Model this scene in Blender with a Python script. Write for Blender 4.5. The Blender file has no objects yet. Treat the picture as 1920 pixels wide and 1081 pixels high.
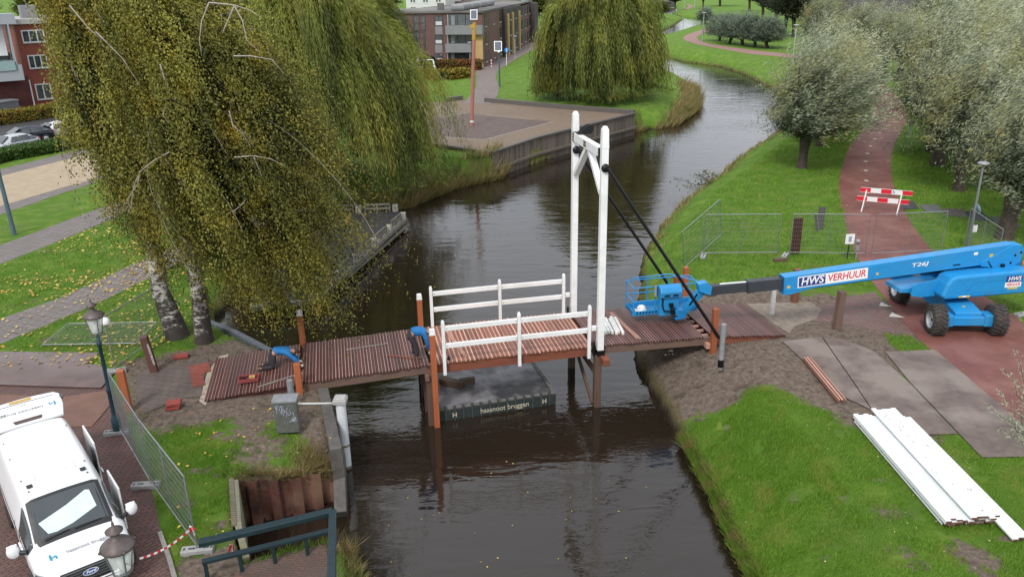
import bpy, math, random
import numpy as np
from mathutils import Matrix, Vector
from mathutils.geometry import tessellate_polygon
rad = math.radians
sc = bpy.context.scene
COL = sc.collection
rng = np.random.default_rng(7)
random.seed(7)
# ------------------------------------------------------------------ camera
CAMH, PITCH, ROLL, FPX = 12.4, rad(20.68), rad(1.0), 1530.0
WZ = -1.8                       # water level below the banks
def at(px, py, z=0.0):          # point of the photo (1920 x 1081) on the level z -> world x, y
    xx, yy = px - 960, 540.5 - py
    u = xx*math.cos(ROLL) + yy*math.sin(ROLL); v = -xx*math.sin(ROLL) + yy*math.cos(ROLL)
    dx, dy, dz = u/FPX, math.cos(PITCH) + v/FPX*math.sin(PITCH), -math.sin(PITCH) + v/FPX*math.cos(PITCH)
    t = (z - CAMH)/dz
    return (dx*t, dy*t)
def at3(px, py, z=0.0):
    x, y = at(px, py, z); return (x, y, z)
cam = bpy.data.cameras.new('camera'); cam.sensor_width = 36; cam.lens = 36*FPX/1920
cam.clip_end = 3000; cam.clip_start = 0.1
co = bpy.data.objects.new('camera', cam); COL.objects.link(co)
R0 = Vector((1, 0, 0)); U0 = Vector((0, math.sin(PITCH), math.cos(PITCH))); FW = Vector((0, math.cos(PITCH), -math.sin(PITCH)))
Rc = math.cos(ROLL)*R0 - math.sin(ROLL)*U0; Uc = math.sin(ROLL)*R0 + math.cos(ROLL)*U0
M = Matrix((Rc, Uc, -FW)).transposed().to_4x4(); M.translation = Vector((0, 0, CAMH))
co.matrix_world = M
sc.camera = co
# ------------------------------------------------------------------ light
w = bpy.data.worlds.new('World'); sc.world = w; w.use_nodes = True
nt = w.node_tree; bg = nt.nodes['Background']
sky = nt.nodes.new('ShaderNodeTexSky'); sky.sky_type = 'NISHITA'; sky.sun_disc = False
SUN_EL, SUN_ROT = rad(48), rad(200)
sky.sun_elevation = SUN_EL; sky.sun_rotation = SUN_ROT; sky.air_density = 1.0; sky.dust_density = 3.0
tc = nt.nodes.new('ShaderNodeTexCoord'); nz = nt.nodes.new('ShaderNodeTexNoise')
nz.inputs['Scale'].default_value = 2.2; nz.inputs['Detail'].default_value = 5
nt.links.new(tc.outputs['Generated'], nz.inputs['Vector'])
cr = nt.nodes.new('ShaderNodeValToRGB')
cr.color_ramp.elements[0].position = .3; cr.color_ramp.elements[0].color = (9.3, 9.9, 10.9, 1)
cr.color_ramp.elements[1].position = .7; cr.color_ramp.elements[1].color = (14.2, 14.5, 15.1, 1)
nt.links.new(nz.outputs['Fac'], cr.inputs['Fac'])
mx = nt.nodes.new('ShaderNodeMix'); mx.data_type = 'RGBA'; mx.inputs[0].default_value = .86
nt.links.new(sky.outputs['Color'], mx.inputs[6]); nt.links.new(cr.outputs['Color'], mx.inputs[7])
nt.links.new(mx.outputs[2], bg.inputs['Color']); bg.inputs['Strength'].default_value = 0.1
sl = bpy.data.lights.new('sun', 'SUN'); sl.energy = 2.3; sl.angle = rad(12); sl.color = (1, .97, .92)
so = bpy.data.objects.new('sun', sl); COL.objects.link(so)
sd = Vector((math.sin(SUN_ROT)*math.cos(SUN_EL), math.cos(SUN_ROT)*math.cos(SUN_EL), math.sin(SUN_EL)))
so.rotation_euler = sd.to_track_quat('Z', 'Y').to_euler()
sc.view_settings.view_transform = 'Standard'; sc.view_settings.look = 'None'; sc.view_settings.exposure = 0
sc.render.engine = 'CYCLES'
try:
    sc.cycles.max_bounces = 6; sc.cycles.transparent_max_bounces = 24; sc.cycles.diffuse_bounces = 2
    sc.cycles.glossy_bounces = 3; sc.cycles.use_denoising = True; sc.cycles.caustics_reflective = False
except Exception: pass
# ------------------------------------------------------------------ materials
MATS = {}
def nodes(name):
    m = bpy.data.materials.new(name); m.use_nodes = True
    t = m.node_tree; return m, t, t.nodes['Principled BSDF']
def N(t, kind, **kw):
    n = t.nodes.new(kind)
    for k, v in kw.items():
        if hasattr(n, k) and not k[0].isupper(): setattr(n, k, v)
        else: n.inputs[k.replace('_', ' ')].default_value = v
    return n
def L(t, a, b): t.links.new(a, b)
def rgb(c): return (c[0], c[1], c[2], 1)
def mixc(t, f, a, b):
    m = t.nodes.new('ShaderNodeMix'); m.data_type = 'RGBA'
    for i, v in ((0, f), (6, a), (7, b)):
        if isinstance(v, (int, float)): m.inputs[i].default_value = v
        elif isinstance(v, tuple): m.inputs[i].default_value = rgb(v)
        else: L(t, v, m.inputs[i])
    return m.outputs[2]
def ramp(t, src, p0, p1, c0=(0, 0, 0), c1=(1, 1, 1)):
    r = t.nodes.new('ShaderNodeValToRGB'); e = r.color_ramp.elements
    e[0].position = p0; e[1].position = p1; e[0].color = rgb(c0); e[1].color = rgb(c1)
    L(t, src, r.inputs['Fac']); return r.outputs['Color']
def noise(t, scale, detail=4, rough=.6, vec=None, coord='Object'):
    n = N(t, 'ShaderNodeTexNoise'); n.inputs['Scale'].default_value = scale
    n.inputs['Detail'].default_value = detail; n.inputs['Roughness'].default_value = rough
    if vec is None:
        c = N(t, 'ShaderNodeTexCoord'); vec = c.outputs[coord]
    L(t, vec, n.inputs['Vector']); return n.outputs['Fac']
def bump(t, b, src, s=.3, d=.02):
    n = N(t, 'ShaderNodeBump'); n.inputs['Strength'].default_value = s; n.inputs['Distance'].default_value = d
    L(t, src, n.inputs['Height']); L(t, n.outputs['Normal'], b.inputs['Normal']); return n
def math_(t, op, a, b=0.0, clamp=False):
    m = t.nodes.new('ShaderNodeMath'); m.operation = op; m.use_clamp = clamp
    for i, v in ((0, a), (1, b)):
        if isinstance(v, (int, float)): m.inputs[i].default_value = v
        else: L(t, v, m.inputs[i])
    return m.outputs[0]
def mat(name, c, rough=.6, metal=0, var=.25, scale=3, c2=None, bmp=.15, spec=.5, big=None, attr=None, emis=None):
    """general surface: base colour broken up by two noises (second colour c2), small bump"""
    if name in MATS: return MATS[name]
    m, t, b = nodes(name)
    c2 = c2 or tuple(x*(1-var) for x in c)
    n1 = noise(t, scale, 5, .65)
    col = mixc(t, ramp(t, n1, .35, .65), c, c2)
    if big:
        col = mixc(t, ramp(t, noise(t, scale*.22, 3), .45, .62), col, big)
    if attr:
        a = N(t, 'ShaderNodeAttribute'); a.attribute_name = 'v'
        col = mixc(t, a.outputs['Fac'], col, attr)
    L(t, col, b.inputs['Base Color']); b.inputs['Metallic'].default_value = metal
    b.inputs['Specular IOR Level'].default_value = spec
    rr = math_(t, 'MULTIPLY_ADD', n1, .25); rr.node.inputs[2].default_value = rough-.12
    L(t, rr, b.inputs['Roughness'])
    if bmp: bump(t, b, noise(t, scale*8, 4), bmp, .01)
    MATS[name] = m; return m
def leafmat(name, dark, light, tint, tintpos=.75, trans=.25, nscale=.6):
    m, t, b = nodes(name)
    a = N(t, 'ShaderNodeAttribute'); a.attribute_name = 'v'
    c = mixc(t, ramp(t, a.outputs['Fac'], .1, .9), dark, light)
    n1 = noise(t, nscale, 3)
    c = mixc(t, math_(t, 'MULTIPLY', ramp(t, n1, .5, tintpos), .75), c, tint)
    L(t, c, b.inputs['Base Color']); b.inputs['Roughness'].default_value = .55
    b.inputs['Specular IOR Level'].default_value = .35
    tr = N(t, 'ShaderNodeBsdfTranslucent'); L(t, c, tr.inputs['Color'])
    ms = N(t, 'ShaderNodeMixShader'); ms.inputs[0].default_value = trans
    L(t, b.outputs[0], ms.inputs[1]); L(t, tr.outputs[0], ms.inputs[2])
    L(t, ms.outputs[0], t.nodes['Material Output'].inputs['Surface'])
    MATS[name] = m; return m
def woodmat(name, c, c2, axis='X', sc_=1.0, rough=.6, spec=.4, wet=0):
    m, t, b = nodes(name)
    tcn = N(t, 'ShaderNodeTexCoord'); mp = N(t, 'ShaderNodeMapping')
    s = {'X': (.6, 9, 9), 'Y': (9, .6, 9), 'Z': (9, 9, .6)}[axis]
    mp.inputs['Scale'].default_value = tuple(k*sc_ for k in s); L(t, tcn.outputs['Object'], mp.inputs['Vector'])
    n1 = noise(t, 2, 6, .7, mp.outputs['Vector'])
    a = N(t, 'ShaderNodeAttribute'); a.attribute_name = 'v'
    c_ = mixc(t, ramp(t, n1, .3, .7), c, c2)
    hs = N(t, 'ShaderNodeHueSaturation'); L(t, c_, hs.inputs['Color'])
    vv = math_(t, 'MULTIPLY_ADD', a.outputs['Fac'], .7); vv.node.inputs[2].default_value = .72
    L(t, vv, hs.inputs['Value']); L(t, hs.outputs['Color'], b.inputs['Base Color'])
    b.inputs['Roughness'].default_value = rough; b.inputs['Specular IOR Level'].default_value = spec
    bump(t, b, n1, .3, .006)
    MATS[name] = m; return m
def brickmat(name, c1, c2, mortar, bw=.21, bh=.07, rot=0, msize=.008, coord='Object', rough=.75, blot=None, axes=None, mscale=1):
    m, t, b = nodes(name)
    tcn = N(t, 'ShaderNodeTexCoord'); v = tcn.outputs[coord]
    if axes == 'wall':   # use x+y along, z up
        sp = N(t, 'ShaderNodeSeparateXYZ'); L(t, v, sp.inputs[0]); cb = N(t, 'ShaderNodeCombineXYZ')
        L(t, math_(t, 'ADD', sp.outputs[0], sp.outputs[1]), cb.inputs[0]); L(t, sp.outputs[2], cb.inputs[1]); v = cb.outputs[0]
    mp = N(t, 'ShaderNodeMapping'); mp.inputs['Rotation'].default_value = (0, 0, rot); L(t, v, mp.inputs['Vector'])
    br = N(t, 'ShaderNodeTexBrick'); L(t, mp.outputs['Vector'], br.inputs['Vector'])
    for k, x in (('Color1', rgb(c1)), ('Color2', rgb(c2)), ('Mortar', rgb(mortar)), ('Scale', 1.0), ('Mortar Size', msize), ('Brick Width', bw), ('Row Height', bh), ('Bias', 0.0), ('Mortar Smooth', .3)):
        br.inputs[k].default_value = x
    n1 = noise(t, 1.3*mscale, 5, .6, v); n2 = noise(t, 14, 4, .6, v)
    col = mixc(t, math_(t, 'MULTIPLY', ramp(t, n2, .35, .7), .35), br.outputs['Color'], tuple(x*.5 for x in c1))
    col = mixc(t, math_(t, 'MULTIPLY', ramp(t, n1, .42, .66), .6), col, blot or tuple(x*.6 for x in c2))
    L(t, col, b.inputs['Base Color']); b.inputs['Roughness'].default_value = rough
    bump(t, b, math_(t, 'SUBTRACT', n2, br.outputs['Fac']), .35, .006)
    MATS[name] = m; return m
# ------------------------------------------------------------------ mesh builder
class MB:
    def __init__(s): s.v = []; s.f = []; s.a = []; s.mi = []; s.smooth = []
    def add(s, vs, fs, a=None, mi=0, sm=False):
        o = len(s.v); s.v += [tuple(p) for p in vs]; s.f += [tuple(o+i for i in f) for f in fs]
        s.a += [(.5 if a is None else a)]*len(vs); s.mi += [mi]*len(fs); s.smooth += [sm]*len(fs); return s
    def box(s, c, d, rz=0, a=None, mi=0, taper=1.0):
        x, y, z = d[0]/2, d[1]/2, d[2]/2; cs, sn = math.cos(rz), math.sin(rz); vs = []
        for k in (-1, 1):
            tp = taper if k > 0 else 1
            for i, j in ((-1, -1), (1, -1), (1, 1), (-1, 1)):
                px, py = i*x*tp, j*y*tp; vs.append((c[0]+px*cs-py*sn, c[1]+px*sn+py*cs, c[2]+k*z))
        return s.add(vs, [(3, 2, 1, 0), (4, 5, 6, 7), (0, 1, 5, 4), (1, 2, 6, 5), (2, 3, 7, 6), (3, 0, 4, 7)], a, mi)
    def beam(s, p, q, w_, h_, up=(0, 0, 1), a=None, mi=0, w2=None, h2=None):
        p, q = Vector(p), Vector(q); d = (q-p).normalized(); u = Vector(up)
        if abs(d.dot(u)) > .99: u = Vector((0, 1, 0))
        sx = d.cross(u).normalized(); u = sx.cross(d).normalized(); vs = []
        for k, (o, ww, hh) in enumerate(((p, w_, h_), (q, w2 or w_, h2 or h_))):
            for i, j in ((-1, -1), (1, -1), (1, 1), (-1, 1)): vs.append(o + sx*(i*ww/2) + u*(j*hh/2))
        return s.add(vs, [(3, 2, 1, 0), (4, 5, 6, 7), (0, 1, 5, 4), (1, 2, 6, 5), (2, 3, 7, 6), (3, 0, 4, 7)], a, mi)
    def tube(s, pts, r, n=8, a=None, mi=0, sm=True, cap=True):
        pts = [Vector(p) for p in pts]; m = len(pts)
        rs = r if isinstance(r, (list, tuple)) else [r]*m
        vs = []; fs = []; prev = None
        for i, p in enumerate(pts):
            d = (pts[min(i+1, m-1)]-pts[max(i-1, 0)])
            if d.length < 1e-9: d = Vector((0, 0, 1))
            d.normalize()
            if prev is None:
                u = Vector((0, 0, 1)) if abs(d.z) < .9 else Vector((1, 0, 0))
                u = (u - d*u.dot(d)).normalized()
            else:
                u = (prev - d*prev.dot(d))
                u = u.normalized() if u.length > 1e-6 else d.orthogonal().normalized()
            prev = u; x = d.cross(u)
            for k in range(n):
                an = 2*math.pi*(k+.5)/n; vs.append(p + (u*math.cos(an)+x*math.sin(an))*rs[i])
        for i in range(m-1):
            for k in range(n):
                k2 = (k+1) % n; fs.append((i*n+k, i*n+k2, (i+1)*n+k2, (i+1)*n+k))
        s.add(vs, fs, a, mi, sm)
        if cap:
            s.add([vs[k] for k in range(n)], [tuple(range(n))[::-1]], a, mi); s.add([vs[(m-1)*n+k] for k in range(n)], [tuple(range(n))], a, mi)
        return s
    def lathe(s, prof, c=(0, 0, 0), n=16, a=None, mi=0, sm=True, tilt=None):
        vs = []; fs = []
        for r, z in prof:
            for k in range(n):
                an = 2*math.pi*k/n; p = Vector((r*math.cos(an), r*math.sin(an), z))
                if tilt is not None: p = tilt @ p
                vs.append((c[0]+p[0], c[1]+p[1], c[2]+p[2]))
        for i in range(len(prof)-1):
            for k in range(n):
                k2 = (k+1) % n; fs.append((i*n+k, i*n+k2, (i+1)*n+k2, (i+1)*n+k))
        return s.add(vs, fs, a, mi, sm)
    def prism(s, poly, z0, z1, a=None, mi=0, fn=None):
        """polygon (x,y) extruded from z0 to z1; fn maps a point to the final frame"""
        fn = fn or (lambda p: p); n = len(poly)
        ar = sum(poly[i][0]*poly[(i+1) % n][1]-poly[(i+1) % n][0]*poly[i][1] for i in range(n))
        if ar < 0: poly = poly[::-1]
        lo = [fn((p[0], p[1], z0)) for p in poly]; hi = [fn((p[0], p[1], z1)) for p in poly]
        tri = tessellate_polygon([[Vector((p[0], p[1], 0)) for p in poly]])
        fs = []
        for t_ in tri:
            p0, p1, p2 = (poly[k] for k in t_)
            if (p1[0]-p0[0])*(p2[1]-p0[1])-(p2[0]-p0[0])*(p1[1]-p0[1]) < 0: t_ = t_[::-1]
            fs.append(tuple(k+n for k in t_)); fs.append(tuple(t_[::-1]))
        for i in range(n):
            j = (i+1) % n; fs.append((i, j, n+j, n+i))
        return s.add(lo+hi, fs, a, mi)
    def grid(s, fn, nu, nv, a=None, mi=0, sm=True, closed_u=False):
        vs = [fn(i/nu, j/nv) for i in range(nu+1) for j in range(nv+1)]
        fs = [(i*(nv+1)+j, (i+1)*(nv+1)+j, (i+1)*(nv+1)+j+1, i*(nv+1)+j+1) for i in range(nu) for j in range(nv)]
        return s.add(vs, fs, a, mi, sm)
    def ball(s, c, r, n=12, a=None, mi=0):
        rx, ry, rz_ = r if isinstance(r, (tuple, list)) else (r, r, r)
        pr = [(math.sin(math.pi*i/(n//2))*1.0, -math.cos(math.pi*i/(n//2))) for i in range(n//2+1)]
        vs = []; fs = []
        for q, z in pr:
            q = max(q, .001)
            for k in range(n):
                an = 2*math.pi*k/n; vs.append((c[0]+rx*q*math.cos(an), c[1]+ry*q*math.sin(an), c[2]+rz_*z))
        for i in range(len(pr)-1):
            for k in range(n):
                k2 = (k+1) % n; fs.append((i*n+k, i*n+k2, (i+1)*n+k2, (i+1)*n+k))
        return s.add(vs, fs, a, mi, True)
def wm(parent):
    m = Matrix.Identity(4)
    while parent is not None:
        m = Matrix.LocRotScale(parent.location, parent.rotation_euler, parent.scale) @ m; parent = parent.parent
    return m
def obj(name, mb, m, parent=None, world=False, bev=0, sub=0, seg=2):
    me = bpy.data.meshes.new(name)
    vs = mb.v
    if world and parent is not None:
        inv = wm(parent).inverted(); vs = [inv @ Vector(p) for p in vs]
    me.from_pydata([tuple(p) for p in vs], [], mb.f)
    for mm in (m if isinstance(m, (list, tuple)) else [m]): me.materials.append(mm)
    if any(mb.mi): me.polygons.foreach_set('material_index', mb.mi)
    me.polygons.foreach_set('use_smooth', mb.smooth)
    at_ = me.attributes.new('v', 'FLOAT', 'POINT'); at_.data.foreach_set('value', mb.a)
    me.validate(); me.update()
    o = bpy.data.objects.new(name, me); COL.objects.link(o)
    if parent is not None: o.parent = parent
    if bev:
        b = o.modifiers.new('bevel', 'BEVEL'); b.width = bev; b.segments = seg; b.limit_method = 'ANGLE'; b.angle_limit = rad(40)
        b.harden_normals = False
    if sub:
        b = o.modifiers.new('sub', 'SUBSURF'); b.levels = sub; b.render_levels = sub
    return o
def npobj(name, V, F, m, parent=None, vals=None, smooth=False):
    """fast mesh from numpy arrays, all faces the same size"""
    me = bpy.data.meshes.new(name); k = F.shape[1]
    me.vertices.add(len(V)); me.vertices.foreach_set('co', np.ascontiguousarray(V, dtype=np.float32).ravel())
    me.loops.add(F.size); me.loops.foreach_set('vertex_index', np.ascontiguousarray(F, dtype=np.int32).ravel())
    me.polygons.add(len(F)); me.polygons.foreach_set('loop_start', np.arange(0, F.size, k, dtype=np.int32))
    try: me.polygons.foreach_set('loop_total', np.full(len(F), k, dtype=np.int32))
    except Exception: pass
    if smooth: me.polygons.foreach_set('use_smooth', np.ones(len(F), dtype=bool))
    for mm in (m if isinstance(m, (list, tuple)) else [m]): me.materials.append(mm)
    for nm, arr in (vals or {}).items():
        at_ = me.attributes.new(nm, 'FLOAT', 'POINT'); at_.data.foreach_set('value', np.ascontiguousarray(arr, dtype=np.float32))
    me.update(calc_edges=True)
    o = bpy.data.objects.new(name, me); COL.objects.link(o)
    if parent is not None: o.parent = parent
    return o
def thing(name, label, cat, loc=(0, 0, 0), rz=0, group=None):
    o = bpy.data.objects.new(name, None); COL.objects.link(o); o.empty_display_size = .2
    o.location = loc; o.rotation_euler = (0, 0, rz); return tag(o, label, cat, group)
def tag(o, label, cat, group=None, kind=None):
    o['label'] = label; o['category'] = cat
    if group: o['group'] = group
    if kind: o['kind'] = kind
    return o
def struct(o): o['kind'] = 'structure'; return o
def dup(root, loc, rz, label=None, scale=None):
    r = root.copy(); COL.objects.link(r); r.location = loc; r.rotation_euler = (0, 0, rz)
    if scale: r.scale = scale
    if label: r['label'] = label
    for ch in root.children:
        c = ch.copy(); COL.objects.link(c); c.parent = r
        for g in ch.children:
            d = g.copy(); COL.objects.link(d); d.parent = c
    return r
def text(name, s, size, m, parent, loc, rot, shear=0, ext=.003, bold=0, sx=1, align='CENTER', fit=None):
    cu = bpy.data.curves.new(name, 'FONT'); cu.body = s; cu.size = size; cu.extrude = ext; cu.shear = shear; cu.offset = bold
    cu.align_x = align; cu.align_y = 'CENTER'; cu.materials.append(m)
    o = bpy.data.objects.new(name, cu); COL.objects.link(o); o.parent = parent; o.location = loc
    o.rotation_euler = rot if not isinstance(rot, Matrix) else rot.to_euler(); o.scale = (sx, 1, 1); o['fit'] = fit or 0.0; return o
def frame(x, z):    # rotation with local X along x and local Z (the side one reads) along z
    x = Vector(x).normalized(); z = Vector(z); z = (z - x*z.dot(x)).normalized(); y = z.cross(x)
    return Matrix((x, y, z)).transposed()
# ------------------------------------------------------------------ ground
def P(pts, z=0.0): return [at(x, y, z) for x, y in pts]
def sdist(X, Y, poly):
    """signed distance to a polygon, negative inside"""
    d = np.full(X.shape, 1e9, dtype=np.float32); ins = np.zeros(X.shape, bool); n = len(poly)
    for i in range(n):
        ax, ay = poly[i]; bx, by = poly[(i+1) % n]; ex, ey = bx-ax, by-ay
        tt = np.clip(((X-ax)*ex+(Y-ay)*ey)/(ex*ex+ey*ey+1e-9), 0, 1)
        d = np.minimum(d, np.hypot(X-ax-tt*ex, Y-ay-tt*ey))
        c = ((ay > Y) != (by > Y)) & (X < (bx-ax)*(Y-ay)/((by-ay) if abs(by-ay) > 1e-9 else 1e-9)+ax)
        ins ^= c
    return np.where(ins, -d, d)
near_left = P([(700, 1300), (690, 1078), (673, 1022), (640, 1006), (610, 1008), (490, 1040), (462, 1046), (447, 990), (441, 910)]) + P([(467, 982), (567, 960), (641, 930)], WZ) + P([(634, 840), (606, 722), (560, 690), (503, 655), (367, 593), (380, 560)])
left_mid = P([(480, 450), (600, 408), (660, 397), (760, 388), (850, 352), (930, 335), (950, 316)], WZ)
quay = P([(950, 313), (993, 310), (1070, 283), (1190, 247)], WZ)
left_far = P([(1215, 243), (1262, 236), (1300, 208), (1309, 184), (1297, 166), (1273, 148), (1233, 133), (1180, 120), (1130, 106), (1100, 90), (1130, 75), (1180, 66), (1237, 60), (1250, 55), (1267, 45), (1281, 36), (1262, 33), (1246, 31), (1225, 12), (1216, 6)], WZ)
right_far = P([(1225, 6), (1267, 14), (1271, 21), (1260, 26), (1281, 33), (1312, 34), (1325, 41), (1312, 50), (1256, 68), (1233, 76), (1195, 81), (1178, 88), (1195, 97), (1231, 102), (1277, 115), (1308, 119), (1350, 125), (1387, 137), (1412, 149), (1450, 168), (1478, 200), (1482, 235), (1447, 264), (1390, 301), (1330, 354), (1285, 385), (1245, 425), (1218, 470), (1203, 500), (1203, 560), (1192, 640)], WZ)
right_near = P([(1188, 655), (1210, 694), (1247, 750), (1277, 805), (1307, 858), (1337, 912), (1360, 965), (1387, 1025), (1417, 1078), (1500, 1300)], -1.35)
RIVER = near_left + left_mid + quay + left_far + right_far + right_near
D1 = P([(230, 680), (300, 665), (420, 640), (540, 636), (620, 700), (645, 820), (600, 850), (560, 800), (480, 785), (430, 778), (400, 792), (330, 800), (285, 812), (255, 790)])
D2 = P([(335, 1060), (420, 1020), (600, 1015), (620, 1090), (330, 1130)])
D3 = P([(1190, 560), (1080, 640), (1110, 720), (1190, 790), (1262, 748), (1290, 722), (1350, 735), (1440, 718), (1510, 748), (1600, 800), (1720, 835), (1770, 822), (1700, 700), (1752, 662), (1720, 625), (1700, 600), (1640, 552), (1500, 552), (1480, 527), (1300, 540), (1235, 600)])
D4 = P([(430, 880), (470, 850), (560, 850), (560, 905), (450, 905)])
D5 = P([(1555, 790), (1640, 850), (1760, 985), (1740, 1005), (1620, 880), (1540, 810)])
WORN = P([(270, 700), (650, 640), (650, 900), (430, 1010), (320, 1060), (270, 830)])
LEAFY = P([(-200, 520), (0, 500), (170, 430), (250, 420), (400, 440), (620, 380), (700, 385), (420, 600), (260, 690), (60, 690), (-200, 740)])
nY, nU = 640, 640
ys = 6.0*(1100/6.0)**(np.arange(nY)/(nY-1)); us = np.linspace(-1.2, 1.2, nU)
Yg, Ug = np.meshgrid(ys, us, indexing='ij'); Xg = Ug*(Yg*.68+6)
sdr = sdist(Xg, Yg, RIVER)
def pdist(X, Y, pl):
    d = np.full(X.shape, 1e9)
    for (ax, ay), (bx, by) in zip(pl[:-1], pl[1:]):
        ex, ey = bx-ax, by-ay; tt = np.clip(((X-ax)*ex+(Y-ay)*ey)/(ex*ex+ey*ey), 0, 1)
        d = np.minimum(d, np.hypot(X-ax-tt*ex, Y-ay-tt*ey))
    return d
def vnoise(X, Y, s, seed):
    r = np.random.default_rng(seed); G = r.random((64, 64)); x = X*s; y = Y*s
    xi = np.floor(x).astype(int); yi = np.floor(y).astype(int); fx = x-xi; fy = y-yi
    fx = fx*fx*(3-2*fx); fy = fy*fy*(3-2*fy); g = lambda a, b: G[a % 64, b % 64]
    return (g(xi, yi)*(1-fx)+g(xi+1, yi)*fx)*(1-fy)+(g(xi, yi+1)*(1-fx)+g(xi+1, yi+1)*fx)*fy
QUAYL = P([(760, 268), (830, 278), (923, 290), (1007, 263), (1190, 217)])
QW = P([(830, 278), (923, 290), (1190, 217)])
def land(X, Y, sd=None):
    """height of the ground: steep behind the walls, a low scarp and a grassy slope on the open banks"""
    sd = sdist(X, Y, RIVER) if sd is None else sd
    steep = ((X < -2) & (Y < 34)) | (pdist(X, Y, QW) < 2.5)
    sj = sd + (vnoise(X, Y, 2.2, 1)-.5)*np.where(steep, 0, np.where(Y < 31, .16, .5))
    a = np.where(steep, WZ+1.8*np.clip(sj/.12, 0, 1), 0)
    wd = np.interp(Y, [0, 24, 30, 45, 100, 400], [3.6, 3.3, 2.6, 3.2, 4, 6])
    t_ = np.clip((sj-.10)/wd, 0, 1); sc_ = np.clip(sj/.10, 0, 1)
    b_ = WZ + .42*sc_ + 1.38*np.sin(t_*math.pi/2)**1.0*(sj > .10)
    z = np.where(steep, a, b_)
    (x0, y0), (x1, y1) = P([(455, 985), (641, 930)], WZ); u = np.clip((X-x0)/(x1-x0), 0, 1)
    z = z - np.where((sj > 0) & (X > x0-.4) & (X < x1+.3) & (Y > y0-.3), (.30+.5*u)*np.clip(1.15-np.maximum(pdist(X, Y, [(x0, y0), (x1, y1)])-.1, 0)/1.3, 0, 1), 0)
    return np.where(sj < 0, WZ+np.clip(sj*1.5, -1.2, 0), np.minimum(z, 0))
Zg = land(Xg, Yg, sdr)
SPOTS = [(1590, 858, .22), (1612, 884, .3), (1640, 902, .35), (1668, 958, .5), (1712, 962, .45), (1832, 1050, .8), (1800, 1020, .45), (1555, 830, .25), (1690, 705, .3), (1750, 850, .5), (1790, 880, .6), (1500, 905, .35), (1585, 935, .4), (1370, 760, .4), (1440, 800, .3), (1560, 1010, .3), (1700, 1040, .5), (1880, 1010, .4), (1480, 640, .3), (360, 940, .5), (380, 880, .45), (410, 985, .4), (520, 870, .6), (600, 860, .4), (80, 640, .5), (40, 690, .5), (90, 470, .6), (420, 650, .4)]
def dirtsd(X, Y):
    d = np.minimum.reduce([sdist(X, Y, D1), sdist(X, Y, D2), sdist(X, Y, D3), sdist(X, Y, D4), np.abs(sdist(X, Y, D5))*.5+.42, sdist(X, Y, WORN)*.4+.95])
    for px, py, rr in SPOTS:
        x, y = at(px, py); d = np.minimum(d, (np.hypot(X-x, Y-y)-rr)*.9+.35)
    return np.where(sdist(X, Y, GP) < 0, np.maximum(d, .25), d)
GP = P([(1655, 625), (1705, 630), (1750, 655), (1690, 662), (1668, 648)])
dirt = dirtsd(Xg, Yg)
leafy = sdist(Xg, Yg, LEAFY)
m, t, b = nodes('grass_and_soil')
def A(nm):
    a = N(t, 'ShaderNodeAttribute'); a.attribute_name = nm; return a.outputs['Fac']
gl = noise(t, 1.1, 3, .5); gm = noise(t, 6, 6, .75); gf = noise(t, 55, 3, .8)
g = mixc(t, ramp(t, gf, .3, .7), (.06, .13, .012), (.15, .29, .028))
g = mixc(t, math_(t, 'MULTIPLY', ramp(t, gm, .4, .68), .6), g, (.07, .155, .015))
g = mixc(t, math_(t, 'MULTIPLY', ramp(t, gl, .45, .65), .6), g, (.20, .29, .045))
far = N(t, 'ShaderNodeTexNoise'); 
g = mixc(t, math_(t, 'MULTIPLY', ramp(t, noise(t, .45, 4, .6), .5, .66), .5), g, (.13, .17, .05))
so_ = mixc(t, ramp(t, gm, .35, .7), (.12, .088, .068), (.36, .29, .23))
so_ = mixc(t, ramp(t, gf, .45, .75), so_, (.07, .052, .04))
so_ = mixc(t, math_(t, 'MULTIPLY', ramp(t, noise(t, 1.7, 5, .7), .52, .68), .7), so_, (.075, .052, .04))
dd = math_(t, 'ADD', A('dirt'), math_(t, 'MULTIPLY', math_(t, 'SUBTRACT', noise(t, 1.6, 7, .72), .5), 2.3))
fac = ramp(t, dd, -.12, .12, (1, 1, 1), (0, 0, 0))
c = mixc(t, fac, g, so_)
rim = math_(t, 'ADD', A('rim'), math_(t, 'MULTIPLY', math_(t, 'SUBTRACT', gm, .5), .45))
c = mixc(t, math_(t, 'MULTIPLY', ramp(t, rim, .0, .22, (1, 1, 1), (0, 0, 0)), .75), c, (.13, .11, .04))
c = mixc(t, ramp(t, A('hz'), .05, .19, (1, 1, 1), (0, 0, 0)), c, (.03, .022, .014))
L(t, c, b.inputs['Base Color']); b.inputs['Roughness'].default_value = .9; b.inputs['Specular IOR Level'].default_value = .2
bump(t, b, math_(t, 'ADD', gf, math_(t, 'MULTIPLY', gm, 2)), .9, .05)
F = (np.arange(nY-1)[:, None]*nU + np.arange(nU-1)[None, :]).ravel()
F = np.stack([F, F+1, F+nU+1, F+nU], -1)
V = np.stack([Xg, Yg, Zg], -1).reshape(-1, 3)
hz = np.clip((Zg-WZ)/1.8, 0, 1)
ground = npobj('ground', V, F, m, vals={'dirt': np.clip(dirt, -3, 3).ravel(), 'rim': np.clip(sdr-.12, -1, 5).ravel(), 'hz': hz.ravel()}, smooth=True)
struct(ground)
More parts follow.
